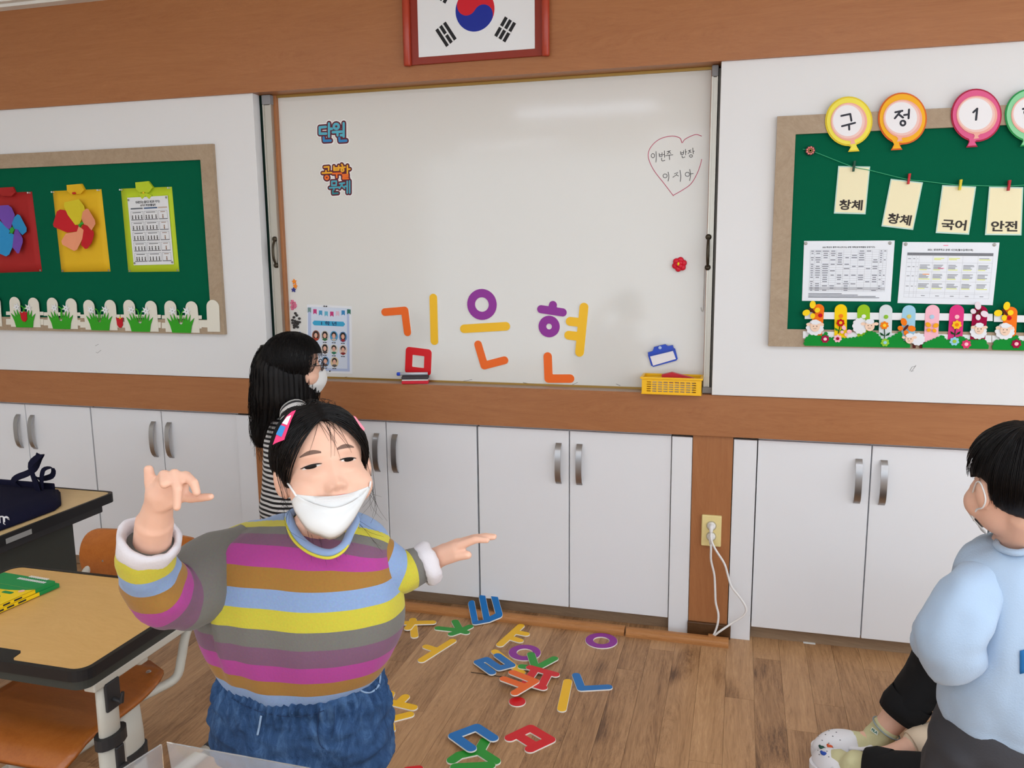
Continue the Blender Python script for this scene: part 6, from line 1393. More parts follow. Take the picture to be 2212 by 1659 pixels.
# ------------------------------------------------------------------ the girl in the striped sweater
def girl_striped():
    HY = 1.22
    hc = at(699, 1012, HY); tocam = (CAM - hc) / np.linalg.norm(CAM - hc)
    ef = tocam + 0.20 * _r2 + 0.05 * _u3
    H = Head(hc, ef, math.radians(4.5), 0.96)
    nb = at(700, 1150, 1.31); sh = {}
    S = H.shapes() + limb([(H.w(0, -0.05, -0.02), 0.041), (nb, 0.040)])
    pel = at(655, 1500, 1.33)
    S += limb([(nb, 0.06), (at(660, 1230, 1.33), 0.10), (at(655, 1380, 1.33), 0.10), (pel, 0.10)])
    # raised arm on the picture's left
    shL = at(545, 1200, 1.34); elL = at(372, 1300, 1.15); wrL = at(341, 1098, 1.045)
    S += limb([(shL, 0.040), (elL, 0.030), (at(327, 1192, 1.082), 0.032), (at(333, 1135, 1.055), 0.031), (wrL, 0.0235)])
    S += limb([(nb, 0.045), (shL, 0.040)])
    def hp(px, py, dy=0): return at(px, py, 1.035 + dy)
    fing = []
    fing += limb([(wrL, 0.0235), (hp(346, 1068), 0.023), (hp(358, 1048), 0.018)]) + limb([(hp(344, 1072), 0.021), (hp(384, 1052, 0.006), 0.017)]) + limb([(hp(350, 1085), 0.018), (hp(388, 1070, 0.006), 0.013)])
    fing += limb([(hp(332, 1068), 0.0125), (hp(325, 1040, -0.004), 0.0098), (hp(321, 1014, -0.006), 0.0078)])
    fing += limb([(hp(348, 1042), 0.011), (hp(354, 1026, -0.014), 0.0088), (hp(355, 1046, -0.030), 0.0078)])
    fing += limb([(hp(366, 1040, 0.002), 0.011), (hp(377, 1024, -0.012), 0.0088), (hp(384, 1058, -0.030), 0.0080), (hp(382, 1096, -0.034), 0.0066)])
    fing += limb([(hp(384, 1046, 0.006), 0.0105), (hp(402, 1028, -0.004), 0.0085), (hp(419, 1044, -0.016), 0.0078), (hp(425, 1064, -0.022), 0.0066)])
    fing += limb([(hp(388, 1068, 0.008), 0.0105), (hp(412, 1076, 0.004), 0.0082), (hp(436, 1075, 0.002), 0.0072), (hp(455, 1073, 0.0), 0.0062)])
    # arm stretched to the picture's right
    shR = at(800, 1180, 1.34); elR = at(868, 1238, 1.37); wrR = at(938, 1208, 1.42)
    S += limb([(nb, 0.045), (shR, 0.036), (elR, 0.034), (wrR, 0.0225)])
    def hq(px, py, dy=0): return at(px, py, 1.425 + dy)
    fing += limb([(wrR, 0.0225), (hq(960, 1197), 0.0215), (hq(988, 1181), 0.0165)]) + limb([(hq(955, 1202, 0.01), 0.02), (hq(990, 1178, 0.018), 0.0145)]) + limb([(hq(955, 1200, -0.008), 0.02), (hq(985, 1184, -0.016), 0.014)])
    for i, (dy, e) in enumerate(((-0.020, (1052, 1166)), (-0.006, (1066, 1160)), (0.008, (1068, 1158)), (0.021, (1052, 1160)))):
        fing += limb([(hq(994, 1178 - i * 2, dy), 0.0095), (hq(1026, 1166 - i * 1.5, dy), 0.0080), (hq(e[0] - 18, e[1], dy), 0.0072), (hq(e[0], e[1] + 1, dy), 0.0060)])
    fing += limb([(hq(958, 1208, -0.012), 0.014), (hq(988, 1201, -0.024), 0.0105), (hq(1010, 1199, -0.026), 0.0085)])
    S += fing
    for sx, px in ((-1, 600), (1, 735)):
        hip = at(px, 1560, 1.33); kn = (hip[0], 1.32, 0.30); an = (hip[0], 1.36, 0.07)
        S += limb([(hip, 0.075), (kn, 0.052), (an, 0.036)]) + limb([(an, 0.034), ((hip[0], 1.26, 0.032), 0.028)])
    V, F, bvh = body_mesh(S, H, 0.0032, 4)
    base = (pel[0], 1.33, 0)
    t = thing('person', base, 'child in a colourful striped sweater, jeans and lowered white mask, arms spread', 'person')
    body = mk('body', (V, F), skin, t, smooth=True)
    face_features(H, bvh, body)
    # ---- sweater
    rows = [(1118, 632, 776, 0.058, 0.0), (1128, 600, 800, 0.072), (1142, 545, 824, 0.086), (1160, 492, 836, 0.098), (1190, 448, 846, 0.112), (1240, 428, 856, 0.124), (1300, 430, 863, 0.130), (1360, 446, 860, 0.128), (1410, 468, 842, 0.120), (1445, 486, 824, 0.112), (1466, 498, 808, 0.102), (1470, 508, 798, 0.092)]
    rg = dense(rings_px(rows, 1.325, 96, 2.15), 7)
    A = np.array(rg); 
    n_r, n_p = A.shape[:2]
    for i in range(n_r):
        s = i / (n_r - 1); c = A[i].mean(axis=0)
        for j in range(n_p):
            th_ = 2 * math.pi * j / n_p; d = A[i, j] - c; d[2] = 0; L = np.linalg.norm(d) + 1e-6; d /= L; p = A[i, j]
            k = 0.0055 * noise.noise(Vector((p[0] * 9 + 3, p[1] * 9, p[2] * 5))) + 0.0035 * noise.noise(Vector((p[0] * 22, p[1] * 22, p[2] * 9)))
            fx = (p[0] - c[0]) / 0.17                                            # long fold running down from the raised arm
            k += 0.010 * math.exp(-((fx + 0.62 - 0.22 * s) / 0.10) ** 2) * math.sin(math.pi * min(1, s * 1.1)) - 0.009 * math.exp(-((fx + 0.80 - 0.20 * s) / 0.08) ** 2) * math.sin(math.pi * min(1, s * 1.1))
            k += 0.004 * math.sin(26 * th_) * max(0, (s - 0.86) / 0.14)           # gathers above the waistband
            k += 0.006 * noise.noise(Vector((p[0] * 15 + 7, p[1] * 15, p[2] * 2.5)))
            A[i, j] += d * k
    cxm = A[:, :, 0].mean()
    for i in range(n_r):
        s = i / (n_r - 1); A[i, :, 2] += 0.20 * max(0, (s - 0.55) / 0.45) * np.maximum(0, A[i, :, 0] - cxm - 0.02)
    Vt = A.reshape(-1, 3); jf = int(n_p * 0.735); prof = [(proj(A[i, jf])[1], A[i, jf, 2]) for i in range(n_r)]; pyp = np.array([q[0] for q in prof]); pzp = np.array([q[1] for q in prof]); od = np.argsort(pyp)
    zz = np.array([np.interp(py, pyp[od], pzp[od]) + (0.00040 * (1132 - py) if py < 1132 else 0) for py in (1038, 1082, 1132, 1177, 1223, 1270, 1312, 1356, 1396, 1434, 1468, 1497, 1530)]); bz_ = zz; idx = np.arange(len(bz_)) + 1.0
    # colours downwards from index 1: yellow grey mauve magenta ochre blue yellow grey mauve magenta ochre blue
    zc_ = A[int(n_r * 0.42), jf, 2]; wgt = np.clip((Vt[:, 2] - zc_) / 0.05, 0, 1); zef = Vt[:, 2] + 0.62 * np.maximum(0, Vt[:, 1] - 1.235) * wgt
    attr = np.interp(-zef, -zz, idx)
    sw = stripes('sweater_stripes', [(140, 166, 206), (202, 192, 66), (118, 116, 110), (126, 90, 114), (176, 70, 148), (164, 120, 58)])
    mk('sweater', loft([list(r) for r in A], True), sw, t, smooth=True, attr=list(attr), label='sweater with wide yellow, grey, mauve, magenta, ochre and blue stripes')
    def sleeve(P, seed, a0, nm='sleeve', n=40):
        Q = smooth_path([list(p) + [r] for p, r in P], 10); pts = [Vector(q[:3]) for q in Q]; rs = [q[3] for q in Q]; rings, at_, dist = [], [], 0.0
        for i, (p, tt, a, b) in enumerate(frames(pts)):
            if i: dist += (pts[i] - pts[i - 1]).length
            for j in range(n):
                th_ = 2 * math.pi * j / n; q = p + (a * math.cos(th_) + b * math.sin(th_)) * rs[i]; k = 0.009 * noise.noise(q * 13 + Vector((seed, 0, 0))) + 0.004 * noise.noise(q * 30)
                rings.append(p + (a * math.cos(th_) + b * math.sin(th_)) * (rs[i] + k)); at_.append(max(a0 - dist / 0.034 + 0.12 * noise.noise(q * 9), -3.9))
        return mk(nm, loft([rings[i * n:(i + 1) * n] for i in range(len(pts))], True), sw, t, smooth=True, attr=at_)
    sleeve([(at(319, 1172, 1.065), 0.041), (at(318, 1205, 1.075), 0.046), (at(334, 1258, 1.105), 0.052), (at(370, 1290, 1.15), 0.056), (at(420, 1268, 1.21), 0.070), (at(478, 1235, 1.27), 0.076), (at(545, 1205, 1.32), 0.070)], 5, 2.25)
    sleeve([(at(914, 1222, 1.405), 0.033), (at(895, 1230, 1.39), 0.036), (at(860, 1240, 1.365), 0.041), (at(820, 1225, 1.34), 0.050), (at(785, 1205, 1.33), 0.055)], 11, 2.9)
    cuffm = mat('cuff_white', (214, 210, 214), 0.9, bump=0.3, bscale=200)
    def cuff(c, ax, r0, r1, L, seed):
        ax = Vector(ax).normalized(); x = ax.orthogonal().normalized(); y = ax.cross(x); prof = [(-0.2, r0 * 0.90), (-0.15, r0 + 0.004), (0.2, (r0 + r1) / 2 + 0.006), (0.75, r1 + 0.004), (1.0, r1), (0.95, r1 - 0.006), (0.5, r1 - 0.010), (-0.1, r0 - 0.010)]
        return loft([[Vector(c) + ax * (h * L + 0.005 * noise.noise(Vector((math.cos(a) * 2 + seed, math.sin(a) * 2, h)))) + (x * math.cos(a) + y * math.sin(a)) * (r + 0.005 * noise.noise(Vector((math.cos(a) * 1.7, math.sin(a) * 1.7 + seed, h * 1.5)))) for a in np.linspace(0, 2 * math.pi, 40, endpoint=False)] for r, h in [(q[1], q[0]) for q in prof]] , False)
    cc = cuff(at(318, 1186, 1.07), np.array(at(336, 1120, 1.05)) - np.array(at(319, 1185, 1.07)), 0.041, 0.045, 0.034, 1); mk('cuff', cc, cuffm, t, smooth=True, label='rolled white cuff')
    cc = cuff(at(912, 1222, 1.402), np.array(at(938, 1208, 1.42)) - np.array(at(905, 1224, 1.40)), 0.034, 0.036, 0.026, 4); mk('cuff', cc, cuffm, t, smooth=True, label='rolled white cuff')
    # collar: blue ribbed band with a yellow line
    colp = [at(626, 1112, 1.30), at(634, 1142, 1.26), at(652, 1168, 1.228), at(680, 1188, 1.205), at(714, 1195, 1.200), at(742, 1180, 1.215), at(756, 1152, 1.245), at(768, 1122, 1.30), at(745, 1106, 1.36), at(700, 1100, 1.385), at(655, 1102, 1.36)]
    cp = smooth_path(colp, 6, True)
    mk('collar', tube(cp + [cp[0], cp[1]], 0.0075, 10), mat('collar_blue', (142, 168, 208), 0.9), t, smooth=True)
    c0 = np.mean(np.array(colp), axis=0)
    yp = [p + (p - c0) / np.linalg.norm(p - c0) * 0.006 + np.array([0, -0.0035, -0.004]) for p in cp]; mk('collar_piping', tube(yp + [yp[0], yp[1]], 0.0028, 6), mat('collar_yellow', (214, 204, 70), 0.9), t, smooth=True)
    # ---- jeans
    jr = dense(rings_px([(1440, 506, 802, 0.098), (1462, 498, 814, 0.106), (1500, 486, 829, 0.116), (1560, 481, 836, 0.122), (1620, 490, 838, 0.124)], 1.325, 60, 2.3), 4)
    js = [loft([list(r) for r in jr])]
    for px, sx in ((592, -1), (740, 1)):
        hip = at(px, 1600, 1.325); js += limb([(hip, 0.078), ((hip[0] - sx * 0.004, 1.33, 0.34), 0.078), ((hip[0], 1.35, 0.09), 0.070)], 24)
    Vj, Fj = fuse(js, 0.0045, 6); Vj = fold(Vj, 0.009, (9, 9, 22), 2); Vj = fold(Vj, 0.007, (22, 22, 40), 9)
    for q in Vj:
        gz = max(0, 1 - abs(q[2] - (pel[2] + 0.030)) / 0.045)
        a_ = math.atan2(q[1] - 1.325, q[0] - pel[0]); k_ = 1 + 0.05 * gz * math.sin(46 * a_) ; q[0] = pel[0] + (q[0] - pel[0]) * k_; q[1] = 1.325 + (q[1] - 1.325) * k_
    mk('jeans', (Vj, Fj), denim, t, smooth=True, label='loose blue denim jeans')
    jb = BVHTree.FromPolygons([tuple(p) for p in Vj], Fj)
    def on_j(px, py, off=0.002):
        d = Vector(ray(px, py)).normalized(); h = jb.ray_cast(Vector(CAM), d); p = h[0] if h[0] is not None else Vector(at(px, py, 1.2)); return p - d * off
    def jstrip(P, r, m, nm): return mk(nm, tube([on_j(*q) for q in smooth_path([np.array(p) for p in P], 5)], r, 6, flat=0.6), m, t, smooth=True)
    lt = mat('denim_pale', (140, 166, 196), 0.9); dkd = mat('denim_dark', (34, 56, 92), 0.9)
    jstrip([(500, 1508), (540, 1530), (600, 1546), (660, 1546), (700, 1535)], 0.0009, dkd, 'waist_seam'); jstrip([(768, 1475), (780, 1492), (800, 1496), (818, 1480), (822, 1450)], 0.0022, lt, 'pocket_edge')
    jstrip([(690, 1530), (686, 1570), (690, 1605), (700, 1618)], 0.0010, dkd, 'fly_seam'); jstrip([(722, 1525), (722, 1560), (716, 1595)], 0.0008, dkd, 'fly_stitch'); jstrip([(564, 1546), (560, 1570), (556, 1588)], 0.0022, lt, 'pocket_edge')
    bp_ = on_j(695, 1509, 0.003); mk('button', ellipsoid(bp_, 0.0085, 0.004, 0.0085, 2), mat('copper_button', (176, 150, 140), 0.4, 0.4), t, smooth=True)
    for sx, px in ((-1, 600), (1, 735)):
        hip = at(px, 1560, 1.33); sv, sf = fuse(limb([((hip[0], 1.385, 0.040), 0.040), ((hip[0], 1.30, 0.036), 0.040), ((hip[0], 1.235, 0.032), 0.034)]), 0.006, 4); sv = np.array(sv); sv[:, 2] = np.maximum(sv[:, 2], 0.001)
        mk('shoe', (sv, sf), mat('shoe_white', (226, 226, 226), 0.6), t, smooth=True)
    # ---- hair
    cap = Cap(H)
    def keep(x, y, z):
        hl = 0.080 - 0.030 * (abs(x - 0.004) / 0.066) ** 2.2
        if z > 0.012 and abs(x) < 0.0715 and y < hl: return False
        if y < -0.055 or (y < -0.015 and z > -0.012): return False
        return True
    hair_part('hair', cap.shell(keep), t)
    rg_ = random.Random(4); P = []
    for i in range(900):
        s = rg_.choice((-1, 1)); u = rg_.random(); a = (0.004 + rg_.uniform(-0.004, 0.004), 0.082 + 0.032 * u, 0.062 - 0.10 * u)
        b = (s * rg_.uniform(0.078, 0.084), rg_.uniform(-0.045, 0.03) * (1 - 0.0 * u), rg_.uniform(-0.03, 0.012) - 0.05 * u); P.append(cap.path(a, b, 12, 0.0012, 0.0022, rg_))
    for i in range(520):
        u = rg_.random(); s = rg_.choice((-1, 1)); a = (s * rg_.uniform(0, 0.05), 0.105, rg_.uniform(-0.06, 0.03)); b = (s * rg_.uniform(0.0, 0.06), rg_.uniform(-0.05, -0.02), -0.10); P.append(cap.path(a, b, 12, 0.001, 0.002, rg_))
    hair_part('hair_strand', strands(P, 0.0009), t)
    W = []
    def loc(*q): return np.array(H.w(*q))
    for i in range(46):          # fuzz on the crown
        a = (rg_.uniform(-0.05, 0.05), 0.112, rg_.uniform(-0.03, 0.04)); d = cap.dirn(a); p0 = cap.pt(d, 0.0); p1 = cap.pt(d + np.array([rg_.uniform(-.2, .2), 0, -0.1]), rg_.uniform(0.004, 0.012)); p2 = cap.pt(d + np.array([rg_.uniform(-.35, .35), -0.02, -0.25]), rg_.uniform(0.002, 0.012)); W.append(smooth_path([p0, p1, p2], 4))
    for i in range(12):          # fine fringe wisps over the forehead
        x0 = 0.004 + rg_.uniform(-0.012, 0.02); x1 = x0 + rg_.choice((-1, 1, 1)) * rg_.uniform(0.0, 0.03) ; ln = rg_.uniform(0.03, 0.075)
        P4 = [on_face(H, bvh, x0 + (x1 - x0) * q, 0.080 - ln * q, 0.0016) for q in np.linspace(0, 1, 8)]; W.append([np.array(p) for p in P4])
    for s in (-1, 1):            # locks in front of the ears and below them
        for i in range(10 if s > 0 else 8):
            x = s * rg_.uniform(0.068, 0.081); z = rg_.uniform(-0.01, 0.022); L_ = rg_.uniform(0.03, 0.10)
            W.append(smooth_path([loc(x * 0.96, 0.035, z + 0.012), loc(x * 1.02, 0.0, z + 0.004), loc(x * 1.0 + rg_.uniform(-0.004, 0.006), -0.02 - L_ * 0.35, z + rg_.uniform(-0.006, 0.004)), loc(x * 0.98 + rg_.uniform(-0.012, 0.016), -0.02 - L_ * 0.7, z - rg_.uniform(0, 0.015)), loc(x * 0.98 + rg_.uniform(-0.02, 0.026), -0.02 - L_, z - rg_.uniform(0, 0.02))], 4))
    for i in range(16):          # low ponytail behind the neck
        x = rg_.uniform(-0.03, 0.045); W.append(smooth_path([loc(x * 0.6, -0.02, -0.098), loc(x, -0.07, -0.10 + rg_.uniform(-0.02, 0.01)), loc(x * 1.5 + 0.012, -0.12 + rg_.uniform(-0.01, 0.01), -0.085), loc(x * 2.0 + 0.02, -0.155 + rg_.uniform(-0.02, 0.02), -0.06)], 4))
    hair_part('hair_wisp', strands(W, 0.00042), t)
    # ---- clips
    pinkc = mat('clip_pink', (232, 48, 110), 0.4); bluec = mat('clip_sky', (46, 130, 196), 0.4); whc = mat('clip_white2', (240, 240, 240), 0.4)
    def rayat(px, py, zf):
        d = ray(px, py); e = np.array(H.R.col[2]); k = (zf * H.s + e @ (np.array(H.c) - CAM)) / (e @ d); return CAM + d * k
    def cslab(P, z0, th): 
        return slab([[(x, -y) for x, y in P]], lambda u, v, h: tuple(rayat(u, -v, z0 + th * h)))
    cl = mk('hair_clip', cslab([(589, 961), (600, 930), (618, 900), (630, 889), (639, 886), (630, 905), (614, 950), (596, 957)], 0.040, 0.005), pinkc, t, label='pink hair clip with a blue patch')
    mk('clip_patch', cslab([(596, 938), (606, 918), (617, 922), (608, 944)], 0.045, 0.0015), bluec, cl); mk('clip_patch', cslab([(609, 914), (620, 900), (629, 897), (620, 918)], 0.045, 0.0015), whc, cl)
    mk('hair_clip', cslab([(763, 898), (768, 900), (788, 926), (786, 931), (778, 922)], 0.048, 0.005), mat('clip_rose', (236, 130, 150), 0.4), t, label='narrow pink hair clip')
    # ---- mask pulled down under the nose
    def surf(px, py, zf, off=0.002):
        p = rayat(px, py, zf); d = Vector(ray(px, py)).normalized(); h = bvh.ray_cast(Vector(CAM), d)
        if h[0] is not None:
            q = np.array(h[0]) - np.array(d) * off
            if np.linalg.norm(p - CAM) > np.linalg.norm(q - CAM): p = q
        return p
    n = 25; S_ = np.linspace(0, 1, n)
    def curve(P): 
        Q = np.array(smooth_path([np.array(p, float) for p in P], 12)); d = np.r_[0, np.cumsum(np.linalg.norm(np.diff(Q, axis=0), axis=1))]; d /= d[-1]; return [(np.interp(s, d, Q[:, 0]), np.interp(s, d, Q[:, 1])) for s in S_]
    Tc = curve([(641, 1069), (680, 1072), (720, 1071), (760, 1064), (800, 1050)]); Rc = curve([(640, 1070), (670, 1086), (715, 1098), (750, 1090), (780, 1072), (800, 1051)])
    Bc = curve([(629, 1082), (638, 1108), (664, 1146), (690, 1158), (714, 1166), (738, 1155), (760, 1130), (784, 1088), (801, 1053)])
    G = [[surf(*Bc[j], 0.030 + 0.050 * math.sin(math.pi * S_[j])) for j in range(n)]]
    for k in range(1, 9):
        q = k / 9; G.append([surf(Bc[j][0] + (Rc[j][0] - Bc[j][0]) * q, Bc[j][1] + (Rc[j][1] - Bc[j][1]) * q, 0.034 + (0.046 + 0.030 * math.sin(math.pi * min(1, 0.25 + 0.6 * q))) * math.sin(math.pi * S_[j]) ** 0.75) for j in range(n)])
    G.append([surf(*Rc[j], 0.036 + 0.066 * math.sin(math.pi * S_[j]) ** 0.75) for j in range(n)])
    mo = mk('face_mask', grid_sheet(G, 0.0016), maskm, t, smooth=True, label='white folded mask worn below the nose')
    G2 = [[surf(Rc[j][0], Rc[j][1] + 1.0, 0.034 + 0.064 * math.sin(math.pi * S_[j]) ** 0.75, 0.001) for j in range(n)], [surf((Rc[j][0] + Tc[j][0]) / 2, (Rc[j][1] + Tc[j][1]) / 2, 0.034 + 0.058 * math.sin(math.pi * S_[j]) ** 0.75, 0.001) for j in range(n)], [surf(*Tc[j], 0.034 + 0.054 * math.sin(math.pi * S_[j]) ** 0.75, 0.0015) for j in range(n)]]
    mk('mask_flap', grid_sheet(G2, 0.0012), maskm, mo, smooth=True)
    
    wi = [surf(x, y, 0.100, 0.004) for x, y in ((679, 1078), (776, 1066), (777, 1073), (680, 1086))]
    mk('nose_wire', tube([tuple(p) for p in wi] + [tuple(wi[0])], 0.0004, 5), mat('wire_grey', (222, 225, 228), 0.6), mo)
    mk('ear_loop', tube(smooth_path([surf(640, 1072, 0.035, 0.003), surf(630, 1056, 0.02, 0.003), surf(619, 1040, 0.0, 0.003), rayat(612, 1030, -0.012)], 4), 0.0018, 6), loopm, mo, smooth=True)
    mk('ear_loop', tube(smooth_path([surf(799, 1053, 0.034, 0.003), surf(800, 1042, 0.03, 0.003), rayat(801, 1030, 0.01)], 4), 0.0016, 6), loopm, mo, smooth=True)
    # beaded bracelet
    ax = (Vector(hq(960, 1197)) - Vector(wrR)).normalized(); x = ax.orthogonal().normalized(); y = ax.cross(x); c_ = Vector(at(932, 1209, 1.417))
    br = mk('bracelet', join(*[ellipsoid(c_ + (x * math.cos(a) + y * math.sin(a)) * 0.0265, 0.0026, 0.0026, 0.0026, 1) for a in np.linspace(0, 2 * math.pi, 30, endpoint=False)]), mat('bead_silver', (150, 140, 130), 0.3, 0.7), t, label='thin beaded bracelet', kind='stuff')
girl_striped()

# ------------------------------------------------------------------ the girl at the board, seen from the side
def girl_board():
    Y0 = 2.66
    H = Head(at(641, 789, Y0), 0.955 * _r + 0.30 * _f - 0.04 * _u, 0, 1.0)
    nb = Vector(at(636, 872, Y0 + 0.01)); S = H.shapes(False) + limb([(H.w(0, -0.06, -0.02), 0.042), (nb, 0.044)])
    pel = at(648, 1120, Y0 + 0.02)
    S += limb([(nb, 0.05), (at(645, 950, Y0 + 0.02), 0.09), (pel, 0.09)])
    for dy, ex in ((-0.10, 0), (0.10, 6)):
        sh = at(640, 900, Y0 + dy); el = at(652 + ex, 1005, Y0 + dy * 1.25); wr = at(702 + ex, 1050, Y0 + dy * 1.1); S += limb([(nb, 0.045), (sh, 0.038), (el, 0.032), (wr, 0.022)])
        hd = Vector(wr); fw = Vector(_r); S += limb([(hd, 0.021), (hd + fw * 0.05, 0.018)])
        for k in range(4): o = Vector((0, 0, 0.018 - 0.012 * k)); S += limb([(hd + fw * 0.045 + o, 0.009), (hd + fw * 0.075 + o + Vector((0, 0, -0.004)), 0.0078), (hd + fw * (0.098 - 0.006 * abs(k - 1.4)) + o + Vector((0, 0, -0.014)), 0.0065)])
        S += limb([(hd + fw * 0.012 + Vector((0, 0, 0.014)), 0.011), (hd + fw * 0.035 + Vector((0, 0, 0.036)), 0.0085), (hd + fw * 0.056 + Vector((0, 0, 0.044)), 0.007)])
    for dy in (-0.055, 0.055):
        S += limb([((pel[0], pel[1] + dy, 0.50), 0.07), ((pel[0] + 0.01, pel[1] + dy, 0.28), 0.05), ((pel[0], pel[1] + dy, 0.07), 0.035), ((pel[0] + 0.10, pel[1] + dy + 0.03, 0.035), 0.028)])
    V, F, bvh = body_mesh(S, H, 0.0045, 4)
    t = thing('person', (pel[0], pel[1], 0), 'child in a black and white striped top with long hair and glasses facing the whiteboard', 'person')
    body = mk('body', (V, F), skin, t, smooth=True); face_features(H, bvh, body); cup_mask(H, t, True)
    rows = [(862, 606, 678, 0.05), (878, 598, 694, 0.075), (900, 590, 712, 0.105), (950, 582, 722, 0.115), (1020, 576, 724, 0.12), (1090, 574, 726, 0.12), (1130, 574, 728, 0.12), (1140, 580, 722, 0.11)]
    A = np.array(dense(rings_px(rows, Y0 + 0.02, 48, 2.2), 6)); Vt = fold(A.reshape(-1, 3), 0.010, (10, 10, 8), 3); bw = stripes('mono_stripes', [(30, 28, 30), (222, 220, 218)])
    at_ = [p[2] / 0.0088 + 0.9 * noise.noise(Vector(p) * 7) for p in Vt]; n = A.shape[1]
    mk('top', loft([list(map(tuple, Vt[i * n:(i + 1) * n])) for i in range(A.shape[0])]), bw, t, smooth=True, attr=at_, label='black and white striped top')
    for dy, ex in ((-0.10, 0), (0.10, 6)):
        P = [Vector(at(636, 888, Y0 + dy * 0.8)), Vector(at(641, 905, Y0 + dy * 1.1)), Vector(at(647, 955, Y0 + dy * 1.2)), Vector(at(652 + ex, 1005, Y0 + dy * 1.25)), Vector(at(690 + ex, 1040, Y0 + dy * 1.15))]
        Q = smooth_path([list(p) + [r] for p, r in zip(P, (0.05, 0.055, 0.05, 0.045, 0.036))], 6); rings, aa, ds = [], [], 0
        for i, (p, tt, a, b) in enumerate(frames([Vector(q[:3]) for q in Q])):
            ds += 0 if i == 0 else (Vector(Q[i][:3]) - Vector(Q[i - 1][:3])).length
            for j in range(24): th_ = 2 * math.pi * j / 24; q = p + (a * math.cos(th_) + b * math.sin(th_)) * Q[i][3]; rings.append(q + (q - p).normalized() * 0.004 * noise.noise(q * 16)); aa.append(ds / 0.0088 + 0.3)
        mk('sleeve', loft([rings[i * 24:(i + 1) * 24] for i in range(len(Q))]), bw, t, smooth=True, attr=aa)
    js = [loft([list(r) for r in rings_px([(1120, 576, 724, 0.115), (1160, 576, 726, 0.12), (1210, 582, 722, 0.115)], Y0 + 0.02, 40)])]
    for dy in (-0.055, 0.055): js += limb([((pel[0], pel[1] + dy, 0.48), 0.085), ((pel[0] + 0.005, pel[1] + dy, 0.30), 0.07), ((pel[0], pel[1] + dy, 0.08), 0.055)], 18)
    Vj, Fj = fuse(js, 0.008, 5); mk('trousers', (fold(Vj, 0.008, (9, 9, 18), 6), Fj), mat('dark_trousers', (44, 46, 56), 0.9), t, smooth=True)
    for dy in (-0.055, 0.055):
        sv, sf = fuse(limb([((pel[0] - 0.03, pel[1] + dy, 0.036), 0.036), ((pel[0] + 0.05, pel[1] + dy + 0.015, 0.034), 0.037), ((pel[0] + 0.115, pel[1] + dy + 0.03, 0.030), 0.031)]), 0.007, 4); sv[:, 2] = np.maximum(sv[:, 2], 0.001); mk('shoe', (sv, sf), mat('shoe_white', (226, 226, 226), 0.6), t, smooth=True)
    # glasses
    gm = mat('glasses_frame', (44, 26, 28), 0.35); G = mk('glasses', join(*[tube([H.w(s * 0.032 + 0.021 * math.cos(a), 0.0 + 0.017 * math.sin(a), 0.094 - 0.006 * abs(math.cos(a) + s) ) for a in np.linspace(0, 2 * math.pi, 25)], 0.0016, 6) for s in (-1, 1)],
        tube([H.w(-0.011, 0.004, 0.096), H.w(0, 0.007, 0.098), H.w(0.011, 0.004, 0.096)], 0.0016, 6), *[tube([H.w(s * 0.053, 0.006, 0.088), H.w(s * 0.066, 0.006, 0.07), H.w(s * 0.078, 0.006, 0.01), H.w(s * 0.078, -0.008, -0.012)], 0.0016, 6) for s in (-1, 1)]), gm, t, smooth=True)
    # hair: cap, hanging mass, strands
    cap = Cap(H, (0, 0.028, -0.016), (0.094, 0.093, 0.106))
    def keep(x, y, z):
        if z > 0.042 and abs(x) < 0.086 and y < 0.044: return False
        return y > -0.075
    hair_part('hair', cap.shell(keep), t)
    mass = dense(rings_px([(745, 570, 660, 0.070, 0.0), (785, 556, 674, 0.108, 0.0), (830, 553, 678, 0.110, 0.0), (868, 550, 676, 0.102, 0.0), (905, 549, 648, 0.076, 0.0), (940, 548, 612, 0.05, -0.02), (965, 556, 592, 0.022, -0.03)], Y0, 40, 2.1), 5)
    Vm = fold(np.array(mass).reshape(-1, 3), 0.007, (40, 40, 5), 8); n = 40; hair_part('hair_mass', loft([list(map(tuple, Vm[i * n:(i + 1) * n])) for i in range(len(mass))]), t)
    rg = random.Random(9); P = []
    for i in range(650):
        s = rg.choice((-1, 1)); u = rg.random(); a = (0.0, 0.112 - 0.02 * u, 0.03 - 0.09 * u); b = (s * rg.uniform(0.06, 0.094), -0.06, rg.uniform(-0.09, 0.042)) if rg.random() < 0.7 else (s * rg.uniform(0, 0.06), -0.05, -0.105); Q = cap.path(a, b, 10, 0.0015, 0.002, rg); L_ = rg.uniform(0.06, 0.24); e = Q[-1]; ph = rg.uniform(0, 6); bk_ = np.array(H.R.col[2]) * -0.03
        Q += [e + np.array([0, 0, -L_ * q]) + bk_ * q * (1.6 if L_ > 0.15 else 1) + np.array([0.004 * math.sin(9 * q + ph), 0.003 * math.sin(7 * q + ph), 0]) for q in (0.15, 0.3, 0.45, 0.6, 0.8, 1.0)]; P.append(Q)
    for i in range(70):
        x = rg.uniform(-0.07, 0.07); P.append(cap.path((x * 0.4, 0.11, 0.03), (x, rg.uniform(0.024, 0.05), 0.10), 8, 0.002, 0.001, rg))
    m_ = np.array(mass); nr = len(mass)
